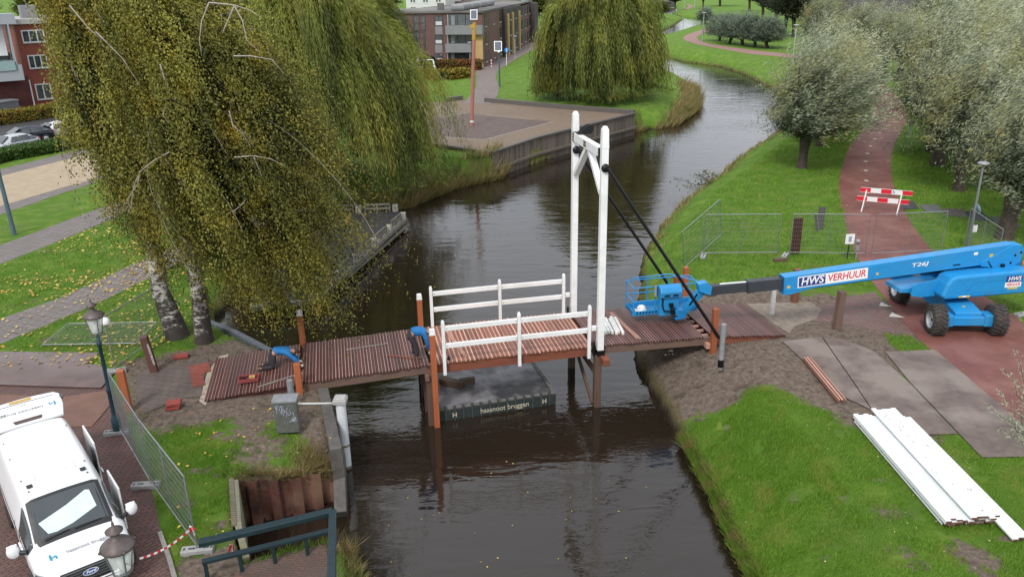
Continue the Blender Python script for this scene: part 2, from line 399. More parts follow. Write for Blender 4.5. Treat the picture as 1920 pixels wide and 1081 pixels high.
# water
m, t, b = nodes('canal_water')
tcn = N(t, 'ShaderNodeTexCoord')
def wv(sx, sy, scl, det, rot=.2, dist=0):
    mp = N(t, 'ShaderNodeMapping'); mp.inputs['Scale'].default_value = (sx, sy, 1); mp.inputs['Rotation'].default_value = (0, 0, rot)
    L(t, tcn.outputs['Object'], mp.inputs['Vector'])
    n = N(t, 'ShaderNodeTexNoise'); n.inputs['Scale'].default_value = scl; n.inputs['Detail'].default_value = det; n.inputs['Distortion'].default_value = dist
    n.inputs['Roughness'].default_value = .45
    L(t, mp.outputs['Vector'], n.inputs['Vector']); return n.outputs['Fac']
w1 = wv(.5, 1.6, .9, 2, -.2, .8); w2 = wv(1.2, 2.4, 3.4, 3, -.15, .6); w3 = wv(.12, .16, 1.0, 3)
wsum = math_(t, 'ADD', math_(t, 'MULTIPLY', w1, 1.5), math_(t, 'MULTIPLY', math_(t, 'MULTIPLY', w2, .5), ramp(t, w3, .35, .65)))
L(t, mixc(t, ramp(t, w3, .3, .7), (.015, .010, .0065), (.021, .015, .010)), b.inputs['Base Color'])
b.inputs['Roughness'].default_value = .03; b.inputs['IOR'].default_value = 1.42; b.inputs['Specular IOR Level'].default_value = .78
bump(t, b, wsum, .26, .06)
mb = MB(); mb.grid(lambda u, v: (-260+620*u, 4+996*v, WZ), 4, 6)
water = struct(obj('canal_water', mb, m))
# ------------------------------------------------------------------ sheets on the ground
def sheet(name, poly, z, m, thick=.03, world=True):
    mb = MB(); mb.prism(poly, z-thick, z); return obj(name, mb, m)
def smoothpoly(pts, k=2):
    for _ in range(k):
        q = []
        for i in range(len(pts)):
            a_, b_ = pts[i], pts[(i+1) % len(pts)]
            q += [(a_[0]*.75+b_[0]*.25, a_[1]*.75+b_[1]*.25), (a_[0]*.25+b_[0]*.75, a_[1]*.25+b_[1]*.75)]
        pts = q
    return pts
redm = mat('red_asphalt', (.185, .062, .048), .55, var=.25, scale=2.2, c2=(.14, .05, .04), big=(.215, .09, .072), bmp=.4)
clink = brickmat('grey_clinker', (.21, .18, .175), (.17, .145, .14), (.085, .075, .06), .42, .42, rad(25), .022, blot=(.14, .125, .11))
streetb = brickmat('street_brick', (.19, .092, .075), (.12, .06, .052), (.035, .028, .024), .22, .11, rad(-52), .016, blot=(.08, .052, .045))
kerbm = mat('kerb_concrete', (.27, .26, .24), .8, var=.3, scale=4)
PATH_L = [(1631, 153), (1627, 167), (1637, 185), (1638, 200), (1633, 223), (1613, 250), (1590, 277), (1577, 310), (1572, 353), (1573, 375), (1580, 400), (1590, 440), (1600, 470), (1625, 515), (1650, 548), (1690, 600), (1740, 655), (1800, 700), (1870, 760), (1930, 812), (2100, 950)]
PATH_R = [(2300, 780), (2050, 690), (1960, 640), (1900, 590), (1830, 545), (1770, 495), (1735, 455), (1708, 420), (1690, 385), (1675, 347), (1670, 320), (1672, 287), (1680, 263), (1698, 233), (1703, 213), (1697, 197), (1673, 170), (1650, 153)]
red = struct(sheet('cycle_path', smoothpoly(P([(1560, 116), (1600, 132)] + PATH_L + PATH_R + [(1620, 125), (1580, 112)]), 1), .018, redm))
FP = P([(1600, 132), (1560, 118), (1458, 106), (1412, 102), (1360, 93.5), (1308, 83.5), (1287, 77.5), (1280, 72), (1287, 66), (1308, 58.5), (1331, 53.5), (1345, 54.5), (1335, 57), (1317, 63), (1306, 70), (1310, 76), (1329, 82.5), (1371, 89), (1412, 94.5), (1454, 99), (1560, 111), (1610, 124)])
struct(sheet('far_cycle_path', FP, .03, mat('pale_red_path', (.30, .17, .15), .8, var=.15)))
struct(sheet('distant_path', P([(1287, 8), (1300, 10.5), (1297, 15), (1289, 18.5), (1284, 18), (1291, 13)]), .04, MATS['pale_red_path']))
struct(sheet('lawn_path', P([(-300, 730), (0, 598), (117, 557), (247, 497), (400, 430), (560, 385), (585, 393), (420, 450), (287, 517), (167, 577), (0, 645), (-300, 795)]), .012, clink))
struct(sheet('upper_lawn_path', P([(-300, 545), (0, 460), (100, 423), (170, 397), (350, 330), (480, 285), (500, 295), (360, 350), (170, 427), (83, 463), (0, 495), (-300, 600)]), .012, clink))
struct(sheet('playground_kerb_path', P([(-300, 400), (0, 318), (147, 281), (330, 236), (400, 262), (150, 352), (120, 361), (0, 403), (-300, 495)]), .01, clink))
struct(sheet('sand_ground', P([(-300, 414), (0, 331), (150, 293), (320, 252), (330, 275), (150, 345), (128, 349), (0, 387), (-300, 470)]), .02, mat('playground_sand', (.40, .32, .22), .95, var=.15, scale=1.2, c2=(.33, .26, .18), bmp=.4)))
struct(sheet('parking_asphalt', P([(-300, 388), (0, 306), (150, 272), (330, 225), (500, 180), (470, 165), (200, 190), (0, 222), (-300, 275)]), .008, mat('wet_asphalt', (.06, .06, .065), .5, var=.2)))
struct(sheet('street', P([(-500, 690), (0, 662), (190, 690), (232, 768), (258, 850), (288, 930), (303, 1000), (326, 1090), (350, 1400), (-500, 1400)]), .010, streetb))
mb = MB(); q = P([(300, 1000), (318, 1050), (330, 1092), (345, 1180)])
for a_, b_ in zip(q[:-1], q[1:]): mb.beam((*a_, .03), (*b_, .03), .1, .1)
struct(obj('street_kerb', mb, kerbm))
# paving next to the left ramp
slabm = brickmat('brown_slabs', (.15, .115, .10), (.12, .09, .08), (.05, .04, .035), .3, .3, rad(12), .012, blot=(.09, .07, .06))
struct(sheet('slab_paving', P([(258, 700), (392, 672), (384, 704), (378, 742), (340, 748), (270, 776), (255, 735)]), .03, slabm))
redt = brickmat('red_tile', (.30, .075, .05), (.26, .065, .045), (.12, .05, .04), .3, .3, rad(12), .012)
struct(sheet('red_tile_paving', P([(355, 688), (392, 680), (396, 696), (380, 703), (385, 722), (362, 728)]), .045, redt))
struct(sheet('sand_strip', P([(388, 700), (412, 668), (430, 664), (402, 705), (386, 760), (374, 752)]), .02, mat('building_sand', (.42, .36, .28), .95, var=.2, scale=6)))
herr = brickmat('herringbone_brick', (.25, .14, .125), (.17, .09, .08), (.05, .04, .036), .24, .10, rad(38), .016, blot=(.13, .105, .09))
struct(sheet('brick_paving', P([(1560, 566), (1640, 547), (1690, 603), (1722, 628), (1655, 622), (1575, 606), (1500, 600), (1480, 588)]), .014, herr))
struct(sheet('sand_apron', P([(1400, 570), (1450, 568), (1520, 566), (1540, 580), (1530, 598), (1490, 612), (1480, 626), (1440, 600)]), .02, mat('trodden_sand', (.25, .205, .165), .95, var=.25, scale=3, c2=(.17, .14, .11), bmp=.5)))
wt = mat('white_road_paint', (.6, .58, .54), .7, var=.3, scale=8)
for k, tr in enumerate(([(1648, 574), (1652, 567), (1673, 576)], [(1667, 594), (1672, 586), (1696, 596)])):
    tag(sheet('give_way_marking', P(tr), .022, wt, .004), ['white give-way triangle on the brick apron, nearer the black telescoping boom', 'white give-way triangle on the brick apron, nearer the front tyre of the lift'][k], 'road marking')
mb = MB()
for px, py in [(1648, 173), (1656, 180), (1663, 187), (1669, 194), (1671, 202), (1671, 211), (1670, 220), (1665, 229), (1658, 239), (1650, 250), (1640, 261), (1632, 274), (1626, 288), (1623, 303), (1623, 320), (1624, 339), (1627, 361)]:
    x, y = at(px, py); mb.prism([(x-.13, y-.15), (x+.11, y-.17), (x+.14, y+.13), (x-.09, y+.16)], .019, .023)
struct(obj('path_marking', mb, wt))
# steel plates
stl = mat('rusty_steel_plate', (.16, .095, .08), .42, .2, var=.3, scale=1.1, c2=(.10, .07, .066), big=(.18, .135, .13), bmp=.2)
rst = mat('rust_plate', (.20, .10, .07), .6, .1, var=.3, scale=1.4, c2=(.15, .08, .06), bmp=.3)
gst = mat('grey_steel_plate', (.165, .122, .102), .62, .0, var=.3, scale=2.4, c2=(.105, .078, .068), big=(.215, .175, .148), bmp=.35)
def plate(label, pts, z, m, cat='steel plate', nm='steel_plate'):
    o = sheet(nm, P(pts), z, m, .02); return tag(o, label, cat, 'steel plates laid on the ground')
plate('wet purple brown steel plate on the grass beside the toppled fence panel', [(-150, 668), (10, 660), (186, 662), (160, 686), (-150, 690)], .035, stl)
plate('long rusty steel plate behind the white van, across the lamp post', [(-150, 690), (182, 685), (215, 700), (190, 729), (110, 727), (-150, 718)], .06, stl)
plate('lower rusty steel plate between the open van tailgate and the fence', [(-150, 735), (40, 742), (120, 745), (197, 733), (212, 754), (172, 801), (118, 800), (60, 790), (-150, 790)], .035, rst)
plate('grey brown plate lying nearest the bridge ramp, under the timber strips', [(1467, 641), (1540, 633), (1600, 720), (1633, 769), (1575, 742), (1530, 700)], .045, gst)
plate('wide grey plate between the seam and the muddy strip, right of the timber strips', [(1542, 633), (1590, 640), (1640, 662), (1707, 722), (1795, 815), (1724, 817), (1635, 769), (1602, 720)], .055, gst)
plate('grey brown plate nearest the red cycle path', [(1660, 661), (1753, 657), (1827, 720), (1935, 812), (1925, 857), (1841, 859), (1708, 720)], .045, gst)
for k, (pts, lab) in enumerate([([(1684, 380), (1712, 377), (1723, 391), (1695, 394)], 'dark plate touching the cycle path behind the barrier'), ([(1723, 384), (1760, 384), (1768, 401), (1734, 396)], 'patchy grey plate, second from the barrier'), ([(1767, 391), (1806, 393), (1814, 409), (1775, 405)], 'brown grey plate in the middle of the plate row'), ([(1808, 397), (1838, 396), (1862, 416), (1822, 412)], 'black plate behind the lamp post with the round sign'), ([(1856, 405), (1905, 417), (1915, 427), (1868, 420)], 'bluish plate beside the big willow trunk')]):
    plate(lab, pts, .03, mat('track_plate_%s' % 'abcde'[k], [(.07, .07, .075), (.15, .15, .15), (.13, .115, .105), (.04, .042, .05), (.10, .105, .12)][k], .5, var=.35, scale=1.5), 'track plate', 'track_plate')
# ------------------------------------------------------------------ grass, leaves, reeds
def blades(name, X, Y, Z, h, wd, m, label=None, cat=None, wind=(.25, 0), spread=.5, seed=3, parent=None):
    r = np.random.default_rng(seed); n = len(X)
    h = h*r.uniform(.4, 1.35, n)*(.45+1.1*vnoise(X, Y, 1.3, 77)*(.4+1.2*vnoise(X, Y, 4.1, 78))); Z = Z + (land(X, Y) if np.all(Z == 0) else 0); an = r.uniform(0, 2*math.pi, n); le = r.normal(0, spread, (n, 2))*h[:, None]*.7 + np.array(wind)*h[:, None]
    B = np.stack([X, Y, Z], -1); T = B + np.stack([le[:, 0], le[:, 1], h], -1); dx = np.stack([np.cos(an), np.sin(an), np.zeros(n)], -1)*wd*r.uniform(.6, 1.4, n)[:, None]/2
    V = np.stack([B-dx, B+dx, T], 1).reshape(-1, 3); F = np.arange(n*3).reshape(-1, 3)
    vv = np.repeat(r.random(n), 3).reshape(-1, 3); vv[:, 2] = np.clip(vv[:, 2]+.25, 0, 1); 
    o = npobj(name, V, F, m, parent, {'v': vv.ravel()})
    if label: tag(o, label, cat, kind='stuff')
    return o
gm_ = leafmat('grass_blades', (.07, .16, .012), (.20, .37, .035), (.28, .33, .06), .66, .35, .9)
dry = leafmat('dry_reed', (.12, .10, .03), (.42, .33, .15), (.12, .17, .03), .62, .25, .9)
def scatter(poly, dens, seed, keep=None):
    r = np.random.default_rng(seed); px = [p[0] for p in poly]; py = [p[1] for p in poly]
    n = int((max(px)-min(px))*(max(py)-min(py))*dens)
    X = r.uniform(min(px), max(px), n); Y = r.uniform(min(py), max(py), n)
    k = sdist(X, Y, poly) < 0
    k &= sdist(X, Y, RIVER) > .12
    X, Y = X[k], Y[k]
    if keep is not None: q = keep(X, Y, r); X, Y = X[q], Y[q]
    return X, Y
STREET = P([(-500, 690), (0, 662), (190, 690), (232, 768), (258, 850), (288, 930), (303, 1000), (326, 1090), (350, 1400), (-500, 1400)])
def nodirt(X, Y, r):
    d = np.minimum(dirtsd(X, Y), sdist(X, Y, STREET))
    return d + (vnoise(X, Y, 1.7, 5)-.5)*1.0 + (vnoise(X, Y, 5, 6)-.5)*.7 > .05
BAND = right_near[:-1] + [(x+2.8, y) for x, y in right_near[:-1][::-1]]
RN = [at(1290, 735), at(1440, 722), at(1510, 748), at(1600, 795), at(1640, 775), at(1790, 815), at(1845, 860), at(1930, 858), at(2060, 900), at(2200, 1150), (9, 11.5), (5.0, 11.5)]+right_near[::-1][:-1]
X, Y = scatter(RN, 1500, 11, nodirt)
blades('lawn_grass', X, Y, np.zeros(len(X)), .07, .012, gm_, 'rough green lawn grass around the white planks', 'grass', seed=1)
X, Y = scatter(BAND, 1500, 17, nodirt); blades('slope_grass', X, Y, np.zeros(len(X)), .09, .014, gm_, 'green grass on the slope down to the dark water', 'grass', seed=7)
X, Y = scatter(GP, 900, 18); blades('path_edge_grass', X, Y, np.zeros(len(X)), .08, .014, gm_, 'small green patch between the brick apron and the plates', 'grass', seed=8)
RM = P([(1225, 480), (1330, 365), (1470, 262), (1560, 240), (1600, 250), (1572, 340), (1600, 470), (1640, 540), (1480, 530), (1300, 540)])
X, Y = scatter(RM, 170, 12, nodirt)
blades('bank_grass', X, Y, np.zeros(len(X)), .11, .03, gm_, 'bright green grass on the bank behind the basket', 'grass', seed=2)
RR = P([(1672, 287), (1675, 347), (1710, 420), (1770, 500), (1900, 590), (1960, 620), (2050, 500), (1980, 330), (1800, 240)])
X, Y = scatter(RR, 150, 13, lambda X, Y, r: pdist(X, Y, P([(1690, 386), (1745, 391), (1790, 399), (1840, 407), (1910, 424)])) > .75)
blades('verge_grass', X, Y, np.zeros(len(X)), .11, .03, gm_, 'green grass right of the red cycle path', 'grass', seed=3)
LN = P([(265, 780), (380, 760), (640, 840), (640, 872), (440, 895), (450, 1000), (330, 1060), (295, 960)])
X, Y = scatter(LN, 1500, 14, nodirt)
blades('rough_grass', X, Y, np.zeros(len(X)), .07, .012, gm_, 'patchy green grass beside the rusty sheet piling', 'grass', seed=4)
LB = P([(-100, 690), (0, 648), (290, 520), (420, 460), (520, 440), (367, 593), (503, 655), (420, 650), (280, 680), (190, 690), (186, 660)])
X, Y = scatter(LB, 260, 15, nodirt)
blades('meadow_grass', X, Y, np.zeros(len(X)), .09, .02, gm_, 'green grass under the birches', 'grass', seed=5)
LC = P([(-150, 585), (0, 500), (170, 430), (330, 370), (420, 400), (290, 470), (247, 495), (117, 555), (0, 595), (-150, 655)])
X, Y = scatter(LC, 150, 16)
blades('strip_grass', X, Y, np.zeros(len(X)), .09, .028, gm_, 'green grass strip between the two paved paths', 'grass', seed=6)
# overhanging bank edge, right
def edge_line(pl, per_m, seed, jx=.25):
    r = np.random.default_rng(seed); out = []
    for (ax, ay), (bx, by) in zip(pl[:-1], pl[1:]):
        n = int(math.hypot(bx-ax, by-ay)*per_m); s_ = r.random(n); out.append(np.stack([ax+(bx-ax)*s_, ay+(by-ay)*s_], -1))
    p = np.concatenate(out); return p + r.normal(0, jx, p.shape)
p = edge_line(right_near, 1300, 21, .08); p = p[dirtsd(p[:, 0], p[:, 1]) > .1]; z = np.maximum(land(p[:, 0], p[:, 1]), WZ+.25)
blades('bank_fringe', p[:, 0], p[:, 1], z, .2, .018, leafmat('fringe', (.05, .10, .012), (.2, .30, .04), (.26, .20, .08), .60, .25, 1.6), 'overgrown grassy edge of the right bank', 'grass', wind=(-.5, 0), seed=22)
p = edge_line(right_far[-12:-2], 120, 23, .4); sdp = sdist(p[:, 0], p[:, 1], RIVER); p = p[sdp > 0]; z = np.maximum(land(p[:, 0], p[:, 1]), WZ+.1)
blades('bank_fringe', p[:, 0], p[:, 1], z, .35, .05, MATS['dry_reed'], 'dry yellow grass along the far right bank', 'grass', seed=24)
def reeds(name, pl, per_m, jx, h, wd, label, seed, z=WZ):
    p = edge_line(pl, per_m, seed, jx); s_ = sdist(p[:, 0], p[:, 1], RIVER); p = p[s_ > -.5]; s_ = s_[s_ > -.5]
    zz = np.maximum(land(p[:, 0], p[:, 1]), WZ-.05)
    blades(name, p[:, 0], p[:, 1], zz, h, wd, MATS['dry_reed'], label, 'reeds', wind=(.35, -.1), spread=.45, seed=seed)
reeds('reed_bed', P([(640, 385), (760, 376), (850, 342), (930, 322), (985, 306)], -1), 900, .95, .9, .05, 'straw coloured reeds on the bank below the left willow', 31)
reeds('reed_bed', P([(1200, 237), (1262, 228), (1292, 205), (1302, 184), (1290, 168)], -1), 300, .65, .9, .08, 'straw coloured reeds on the bank beyond the timber quay', 32)
p = edge_line(P([(467, 982), (567, 960), (641, 930)], WZ)+P([(628, 835), (560, 830)]), 1200, 33, .2); k = sdist(p[:, 0], p[:, 1], RIVER) > .02; p = p[k]
blades('dry_grass', p[:, 0], p[:, 1], np.maximum(land(p[:, 0], p[:, 1]), -1.0), .30, .015, MATS['dry_reed'], 'long dry grass hanging over the rusty sheet piling', 'grass', spread=.8, wind=(0, -.3), seed=34)
r = np.random.default_rng(39); s_ = r.uniform(.25, 1, 1500)**.8; a_, b_ = P([(480, 977), (641, 930)], WZ); X = a_[0]+(b_[0]-a_[0])*s_; Y = a_[1]+(b_[1]-a_[1])*s_-r.uniform(.02, .25, 1500); Zq = -.30-.5*s_-r.uniform(0, 1, 1500)**1.5*.35*s_
blades('hanging_grass', X, Y, Zq, .22, .018, MATS['dry_reed'], 'straw coloured grass tumbling over the right half of the sheet piling', 'grass', spread=.9, wind=(0, -.5), seed=40)
p = edge_line(P([(465, 1052), (600, 1018), (622, 1012)]), 500, 37, .08); blades('edge_grass', p[:, 0], p[:, 1], np.zeros(len(p))+.0, .14, .014, gm_, 'green grass between the brick shoulder and the inlet', 'grass', spread=.8, seed=38)
p = edge_line(P([(628, 1016), (650, 1030), (672, 1060), (680, 1100)]), 900, 35, .18); k = sdist(p[:, 0], p[:, 1], RIVER) > .02; p = p[k]
blades('dry_grass', p[:, 0], p[:, 1], np.zeros(len(p)), .24, .014, MATS['dry_reed'], 'dry grass at the water edge right of the green railing', 'grass', spread=.8, seed=36)
# fallen leaves
def litter(name, X, Y, Z, s, m, label, seed):
    r = np.random.default_rng(seed); n = len(X); an = r.uniform(0, 6.28, n); s = s*r.uniform(.6, 1.3, n)
    u = np.stack([np.cos(an), np.sin(an), r.normal(0, .25, n)], -1)*s[:, None]; v_ = np.stack([-np.sin(an), np.cos(an), r.normal(0, .25, n)], -1)*s[:, None]*.65
    c_ = np.stack([X, Y, Z], -1); V = np.stack([c_-u, c_+v_, c_+u, c_-v_], 1).reshape(-1, 3)
    return tag(npobj(name, V, np.arange(n*4).reshape(-1, 4), m, None, {'v': np.repeat(r.random(n), 4)}), label, 'leaves', kind='stuff')
fl = leafmat('fallen_leaf', (.45, .28, .04), (.62, .50, .12), (.5, .2, .06), .7, .1, 2)
X, Y = scatter(LEAFY, 22, 41, lambda X, Y, r: r.random(len(X)) < np.clip((vnoise(X, Y, .35, 8)-.25)*2, .05, 1)*np.clip(1.1-(Y-27)/40, .15, 1)); Z = np.full(len(X), .07)
litter('fallen_leaves', X, Y, Z, .075, fl, 'yellow birch leaves scattered on the lawn and the paths', 42)
X, Y = scatter(P([(290, 820), (640, 720), (640, 900), (440, 1000), (320, 1040)]), 2.2, 43)
litter('fallen_leaves', X, Y, np.full(len(X), .07), .05, fl, 'few yellow leaves on the worn ground by the cabinet', 44)
X, Y = scatter(RN, 1.2, 45); litter('fallen_leaves', X, Y, land(X, Y)+.06, .03, leafmat('pale_leaf', (.3, .26, .14), (.5, .45, .25), (.35, .4, .2), .7, .1, 2), 'pale willow leaves scattered on the lawn near the white planks', 46)
X, Y = scatter(P(PATH_L + PATH_R), 1.4, 47); k = np.abs(sdist(X, Y, P(PATH_L + PATH_R))) < .35; X, Y = X[k], Y[k]
litter('fallen_leaves', X, Y, np.full(len(X), .03), .05, MATS['fallen_leaf'], 'brown leaves along the edge of the red cycle path', 48)
r = np.random.default_rng(50); X = r.uniform(-4.2, 4, 90); Y = r.uniform(15, 22.5, 90)
k = (sdist(X, Y, RIVER) < -.3) & (r.random(90) < .5); litter('floating_leaves', X[k], Y[k], np.full(k.sum(), WZ+.012), .028, fl, 'tiny leaves floating on the dark water in front of the bridge', 51)
# clods of soil
r = np.random.default_rng(52); mb = MB()
for poly, n in ((D3, 260), (D1, 160)):
    X, Y = scatter(poly, 30, 53); 
    for k in range(min(n*3, len(X))):
        s_ = r.uniform(.01, .042); mb.ball((X[k], Y[k], s_*.3), (s_*r.uniform(.8, 1.6), s_, s_*.6), 6, a=r.random())
tag(obj('soil_clods', mb, mat('soil', (.15, .115, .09), .95, var=.4, scale=20)), 'loose clods of dark soil around both bridge ramps', 'soil', kind='stuff')
# ------------------------------------------------------------------ trees
def leaves_np(Pt, D, ln, wd, r, jit=.35, flat=0.0):
    n = len(Pt); D = D + r.normal(0, jit, D.shape); D /= np.linalg.norm(D, axis=1, keepdims=True)+1e-9
    R = r.normal(0, 1, D.shape); W = np.cross(D, R); W /= np.linalg.norm(W, axis=1, keepdims=True)+1e-9
    s = r.uniform(.65, 1.3, n)[:, None]; Lg = D*ln*s; W = W*wd*s/2
    return np.stack([Pt, Pt+Lg*.45+W, Pt+Lg, Pt+Lg*.45-W], 1).reshape(-1, 3)
def hang(S, out, n_k, length, wind, r, sag=1.0, wig=.12, zmin=1.0):
    """strands: starts S, outward directions; returns points (n, k, 3) and tangents"""
    n = len(S); ts = np.linspace(0, 1, n_k)[None, :, None]; Lh = length[:, None, None]
    w_ = np.array(wind); ph = r.uniform(0, 6.28, (n, 1, 1)); fr = r.uniform(3, 8, (n, 1, 1)); wd = r.normal(0, 1, (n, 1, 3))*np.array([1, 1, .2])
    pos = S[:, None, :] + out[:, None, :]*Lh*.32*(1-(1-ts)**2.2) + np.array([0, 0, -1.0])*Lh*sag*(ts**1.25)*.8 + w_[None, None, :]*Lh*ts**1.1 + wd*wig*np.sin(ph+fr*ts)*Lh*.35*ts
    pos[..., 2] = np.maximum(pos[..., 2], zmin + r.uniform(0, .5, (n, 1)))
    tan = np.gradient(pos, axis=1); tan /= np.linalg.norm(tan, axis=2, keepdims=True)+1e-9
    return pos, tan
barkm = {}
m, t, b = nodes('birch_bark'); tcn = N(t, 'ShaderNodeTexCoord'); mp = N(t, 'ShaderNodeMapping'); mp.inputs['Scale'].default_value = (1.5, 1.5, 7)
L(t, tcn.outputs['Object'], mp.inputs['Vector']); n1 = noise(t, 1.6, 5, .7, mp.outputs['Vector'])
n2 = noise(t, 1.4, 6, .75)
sep = N(t, 'ShaderNodeSeparateXYZ'); L(t, tcn.outputs['Object'], sep.inputs[0])
low = math_(t, 'MULTIPLY_ADD', sep.outputs[2], -.055); low.node.inputs[2].default_value = .19
c = mixc(t, ramp(t, math_(t, 'SUBTRACT', n1, math_(t, 'MULTIPLY', low, .8)), .36, .44), (.03, .025, .022), (.52, .50, .46))
c = mixc(t, ramp(t, math_(t, 'ADD', n2, low), .55, .64), c, (.05, .04, .035))
L(t, c, b.inputs['Base Color']); b.inputs['Roughness'].default_value = .85; bump(t, b, n1, .6, .03); BIRCH = m
TWIG = mat('pale_twig', (.42, .37, .32), .8, var=.4, scale=6)
BARK = mat('willow_bark', (.085, .065, .05), .9, var=.5, scale=5, bmp=.8)
def wander(p, q, k, j, r):
    p = np.array(p, float); q = np.array(q, float); o = []
    for i in range(k+1):
        s_ = i/k; o.append(p+(q-p)*s_ + r.normal(0, j, 3)*math.sin(math.pi*s_))
    return o
# two birches
def birch(label, base, top, crown, rad3, nst, seed, tr, bare, zmin_=2.0, shear=.26):
    r = np.random.default_rng(seed); root = thing('birch_tree', label, 'tree', (base[0], base[1], 0), 0, 'birches on the left bank')
    mb = MB(); pts = wander((base[0], base[1], -.1), top, 7, .22, r); rs = [tr*1.25] + [tr*(1-.85*i/7) for i in range(1, 8)]
    mb.tube(pts, rs, 14); obj('trunk', mb, BIRCH, root, True)
    br = MB(); S = []; O = []
    for k in range(46):
        s_ = r.uniform(.3, .98); i = min(int(s_*7), 6); p0 = pts[i]*(1-(s_*7-i))+pts[i+1]*(s_*7-i)
        d = r.normal(0, 1, 3); d[2] = abs(d[2])*.6+.1; d /= np.linalg.norm(d)
        tip = np.array(crown) + d*np.array(rad3)*r.uniform(.6, 1); tip[2] = max(tip[2], p0[2]+.4)
        L_ = wander(p0, tip, 5, .3, r); rr = tr*.33*(1-s_*.5); br.tube(L_, [rr*(1-.85*i_/5) for i_ in range(6)], 6)
        for q in range(5):
            a_ = r.uniform(.4, 1); ii = min(int(a_*5), 4); S.append(L_[ii]*(1-(a_*5-ii))+L_[ii+1]*(a_*5-ii)); dd = d+r.normal(0, .7, 3); dd[2] = r.uniform(-.2, .5); O.append(dd/np.linalg.norm(dd))
    S = np.array(S); O = np.array(O); idx = r.integers(0, len(S), nst)
    # clump origins: around limb points and anywhere in the crown shell
    d = r.normal(0, 1, (nst, 3)); d /= np.linalg.norm(d, axis=1, keepdims=True); shell = np.array(crown) + d*np.array(rad3)*r.uniform(.35, 1.0, (nst, 1))**.6
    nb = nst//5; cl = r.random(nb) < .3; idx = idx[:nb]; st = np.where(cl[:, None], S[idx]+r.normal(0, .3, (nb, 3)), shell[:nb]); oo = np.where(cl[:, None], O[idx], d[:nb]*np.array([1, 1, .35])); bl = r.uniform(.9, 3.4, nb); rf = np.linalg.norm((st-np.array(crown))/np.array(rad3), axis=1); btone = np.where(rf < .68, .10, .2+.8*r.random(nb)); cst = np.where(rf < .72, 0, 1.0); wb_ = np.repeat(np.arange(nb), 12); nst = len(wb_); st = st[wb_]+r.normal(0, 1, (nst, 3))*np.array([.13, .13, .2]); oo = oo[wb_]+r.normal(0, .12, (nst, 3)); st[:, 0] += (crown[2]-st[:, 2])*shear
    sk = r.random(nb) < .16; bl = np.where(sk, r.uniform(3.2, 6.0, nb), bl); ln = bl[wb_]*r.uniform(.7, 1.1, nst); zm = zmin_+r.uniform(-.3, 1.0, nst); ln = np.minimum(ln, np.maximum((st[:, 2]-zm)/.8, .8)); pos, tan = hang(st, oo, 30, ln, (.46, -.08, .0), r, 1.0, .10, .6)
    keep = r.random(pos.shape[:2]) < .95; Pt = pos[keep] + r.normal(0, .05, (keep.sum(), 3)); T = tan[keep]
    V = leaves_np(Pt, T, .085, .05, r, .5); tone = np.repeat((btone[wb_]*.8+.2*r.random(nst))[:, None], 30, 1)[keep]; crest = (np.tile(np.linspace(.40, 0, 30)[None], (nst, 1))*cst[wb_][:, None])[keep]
    vv = np.clip(tone*.75+crest+r.random(len(Pt))*.26-.22, 0, 1)  # shade inside the crown and lit strand tops are painted into the leaf tone
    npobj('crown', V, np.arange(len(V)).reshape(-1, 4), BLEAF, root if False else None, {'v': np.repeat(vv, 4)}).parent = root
    cr_ = root.children[-1] if root.children else None
    for ch in COL.objects:
        if ch.parent == root and ch.name.startswith('crown'): ch.location = (-base[0], -base[1], 0)
    for k in bare: br.tube(k, [.024*(1-.8*i_/(len(k)-1)) for i_ in range(len(k))], 5)
    for k in range(40):
        i_ = r.integers(0, nst); br.tube(pos[i_][::4], .008, 4, cap=False)
    obj('branches', br, TWIG, root, True)
    return root
BLEAF = leafmat('birch_leaf', (.018, .025, .004), (.31, .31, .055), (.50, .35, .035), .76, .3, .8)
def onray(px, py, Y):     # world point on the picture ray at depth Y
    x1, y1 = at(px, py, 0); k = Y/y1; return (x1*k, Y, CAMH*(1-k))
b1 = at(335, 630); b2 = at(383, 640)
def bare(pts, Y): return [onray(px, py, Y) for px, py in pts]
birch('left birch of the pair, thicker dark based trunk, yellowing drooping crown', b1, (b1[0]-1.6, b1[1]+.5, 13.5), (-12.5, 28.3, 9.6), (2.6, 2.4, 5.6), 3500, 61, .36,
      [bare([(318, 285), (290, 300), (262, 322), (250, 352), (246, 388), (240, 400)], 24.5), bare([(262, 322), (258, 345), (240, 372), (243, 392)], 24.5), bare([(313, 190), (306, 215), (316, 232)], 24.5), bare([(180, 60), (230, 110), (262, 160)], 24.5), bare([(130, 10), (165, 52), (190, 75)], 24.5)], 2.0, .07)
birch('right birch of the pair, leaning white trunk, long greener strands over the water', b2, (b2[0]+.9, b2[1]+.3, 13.6), (-9.7, 27.0, 8.2), (2.6, 2.3, 5.7), 4500, 62, .29,
      [bare([(392, 5), (378, 40), (374, 75), (378, 105)], 24.5), bare([(392, 5), (440, 10), (470, 20), (492, 35)], 24.5), bare([(440, 10), (420, 55), (418, 62)], 24.5), bare([(440, 12), (455, 40), (462, 75), (487, 98)], 24.5), bare([(438, 105), (470, 105), (510, 112), (530, 135)], 24.5), bare([(440, 295), (475, 292), (508, 298), (535, 312)], 24.4), bare([(475, 292), (486, 318), (492, 335)], 24.4), bare([(430, 208), (436, 235), (455, 250), (470, 275)], 24.4), bare([(436, 398), (455, 382), (462, 372)], 24.4), bare([(300, 120), (312, 160), (320, 182), (345, 197)], 24.5)], 1.5)
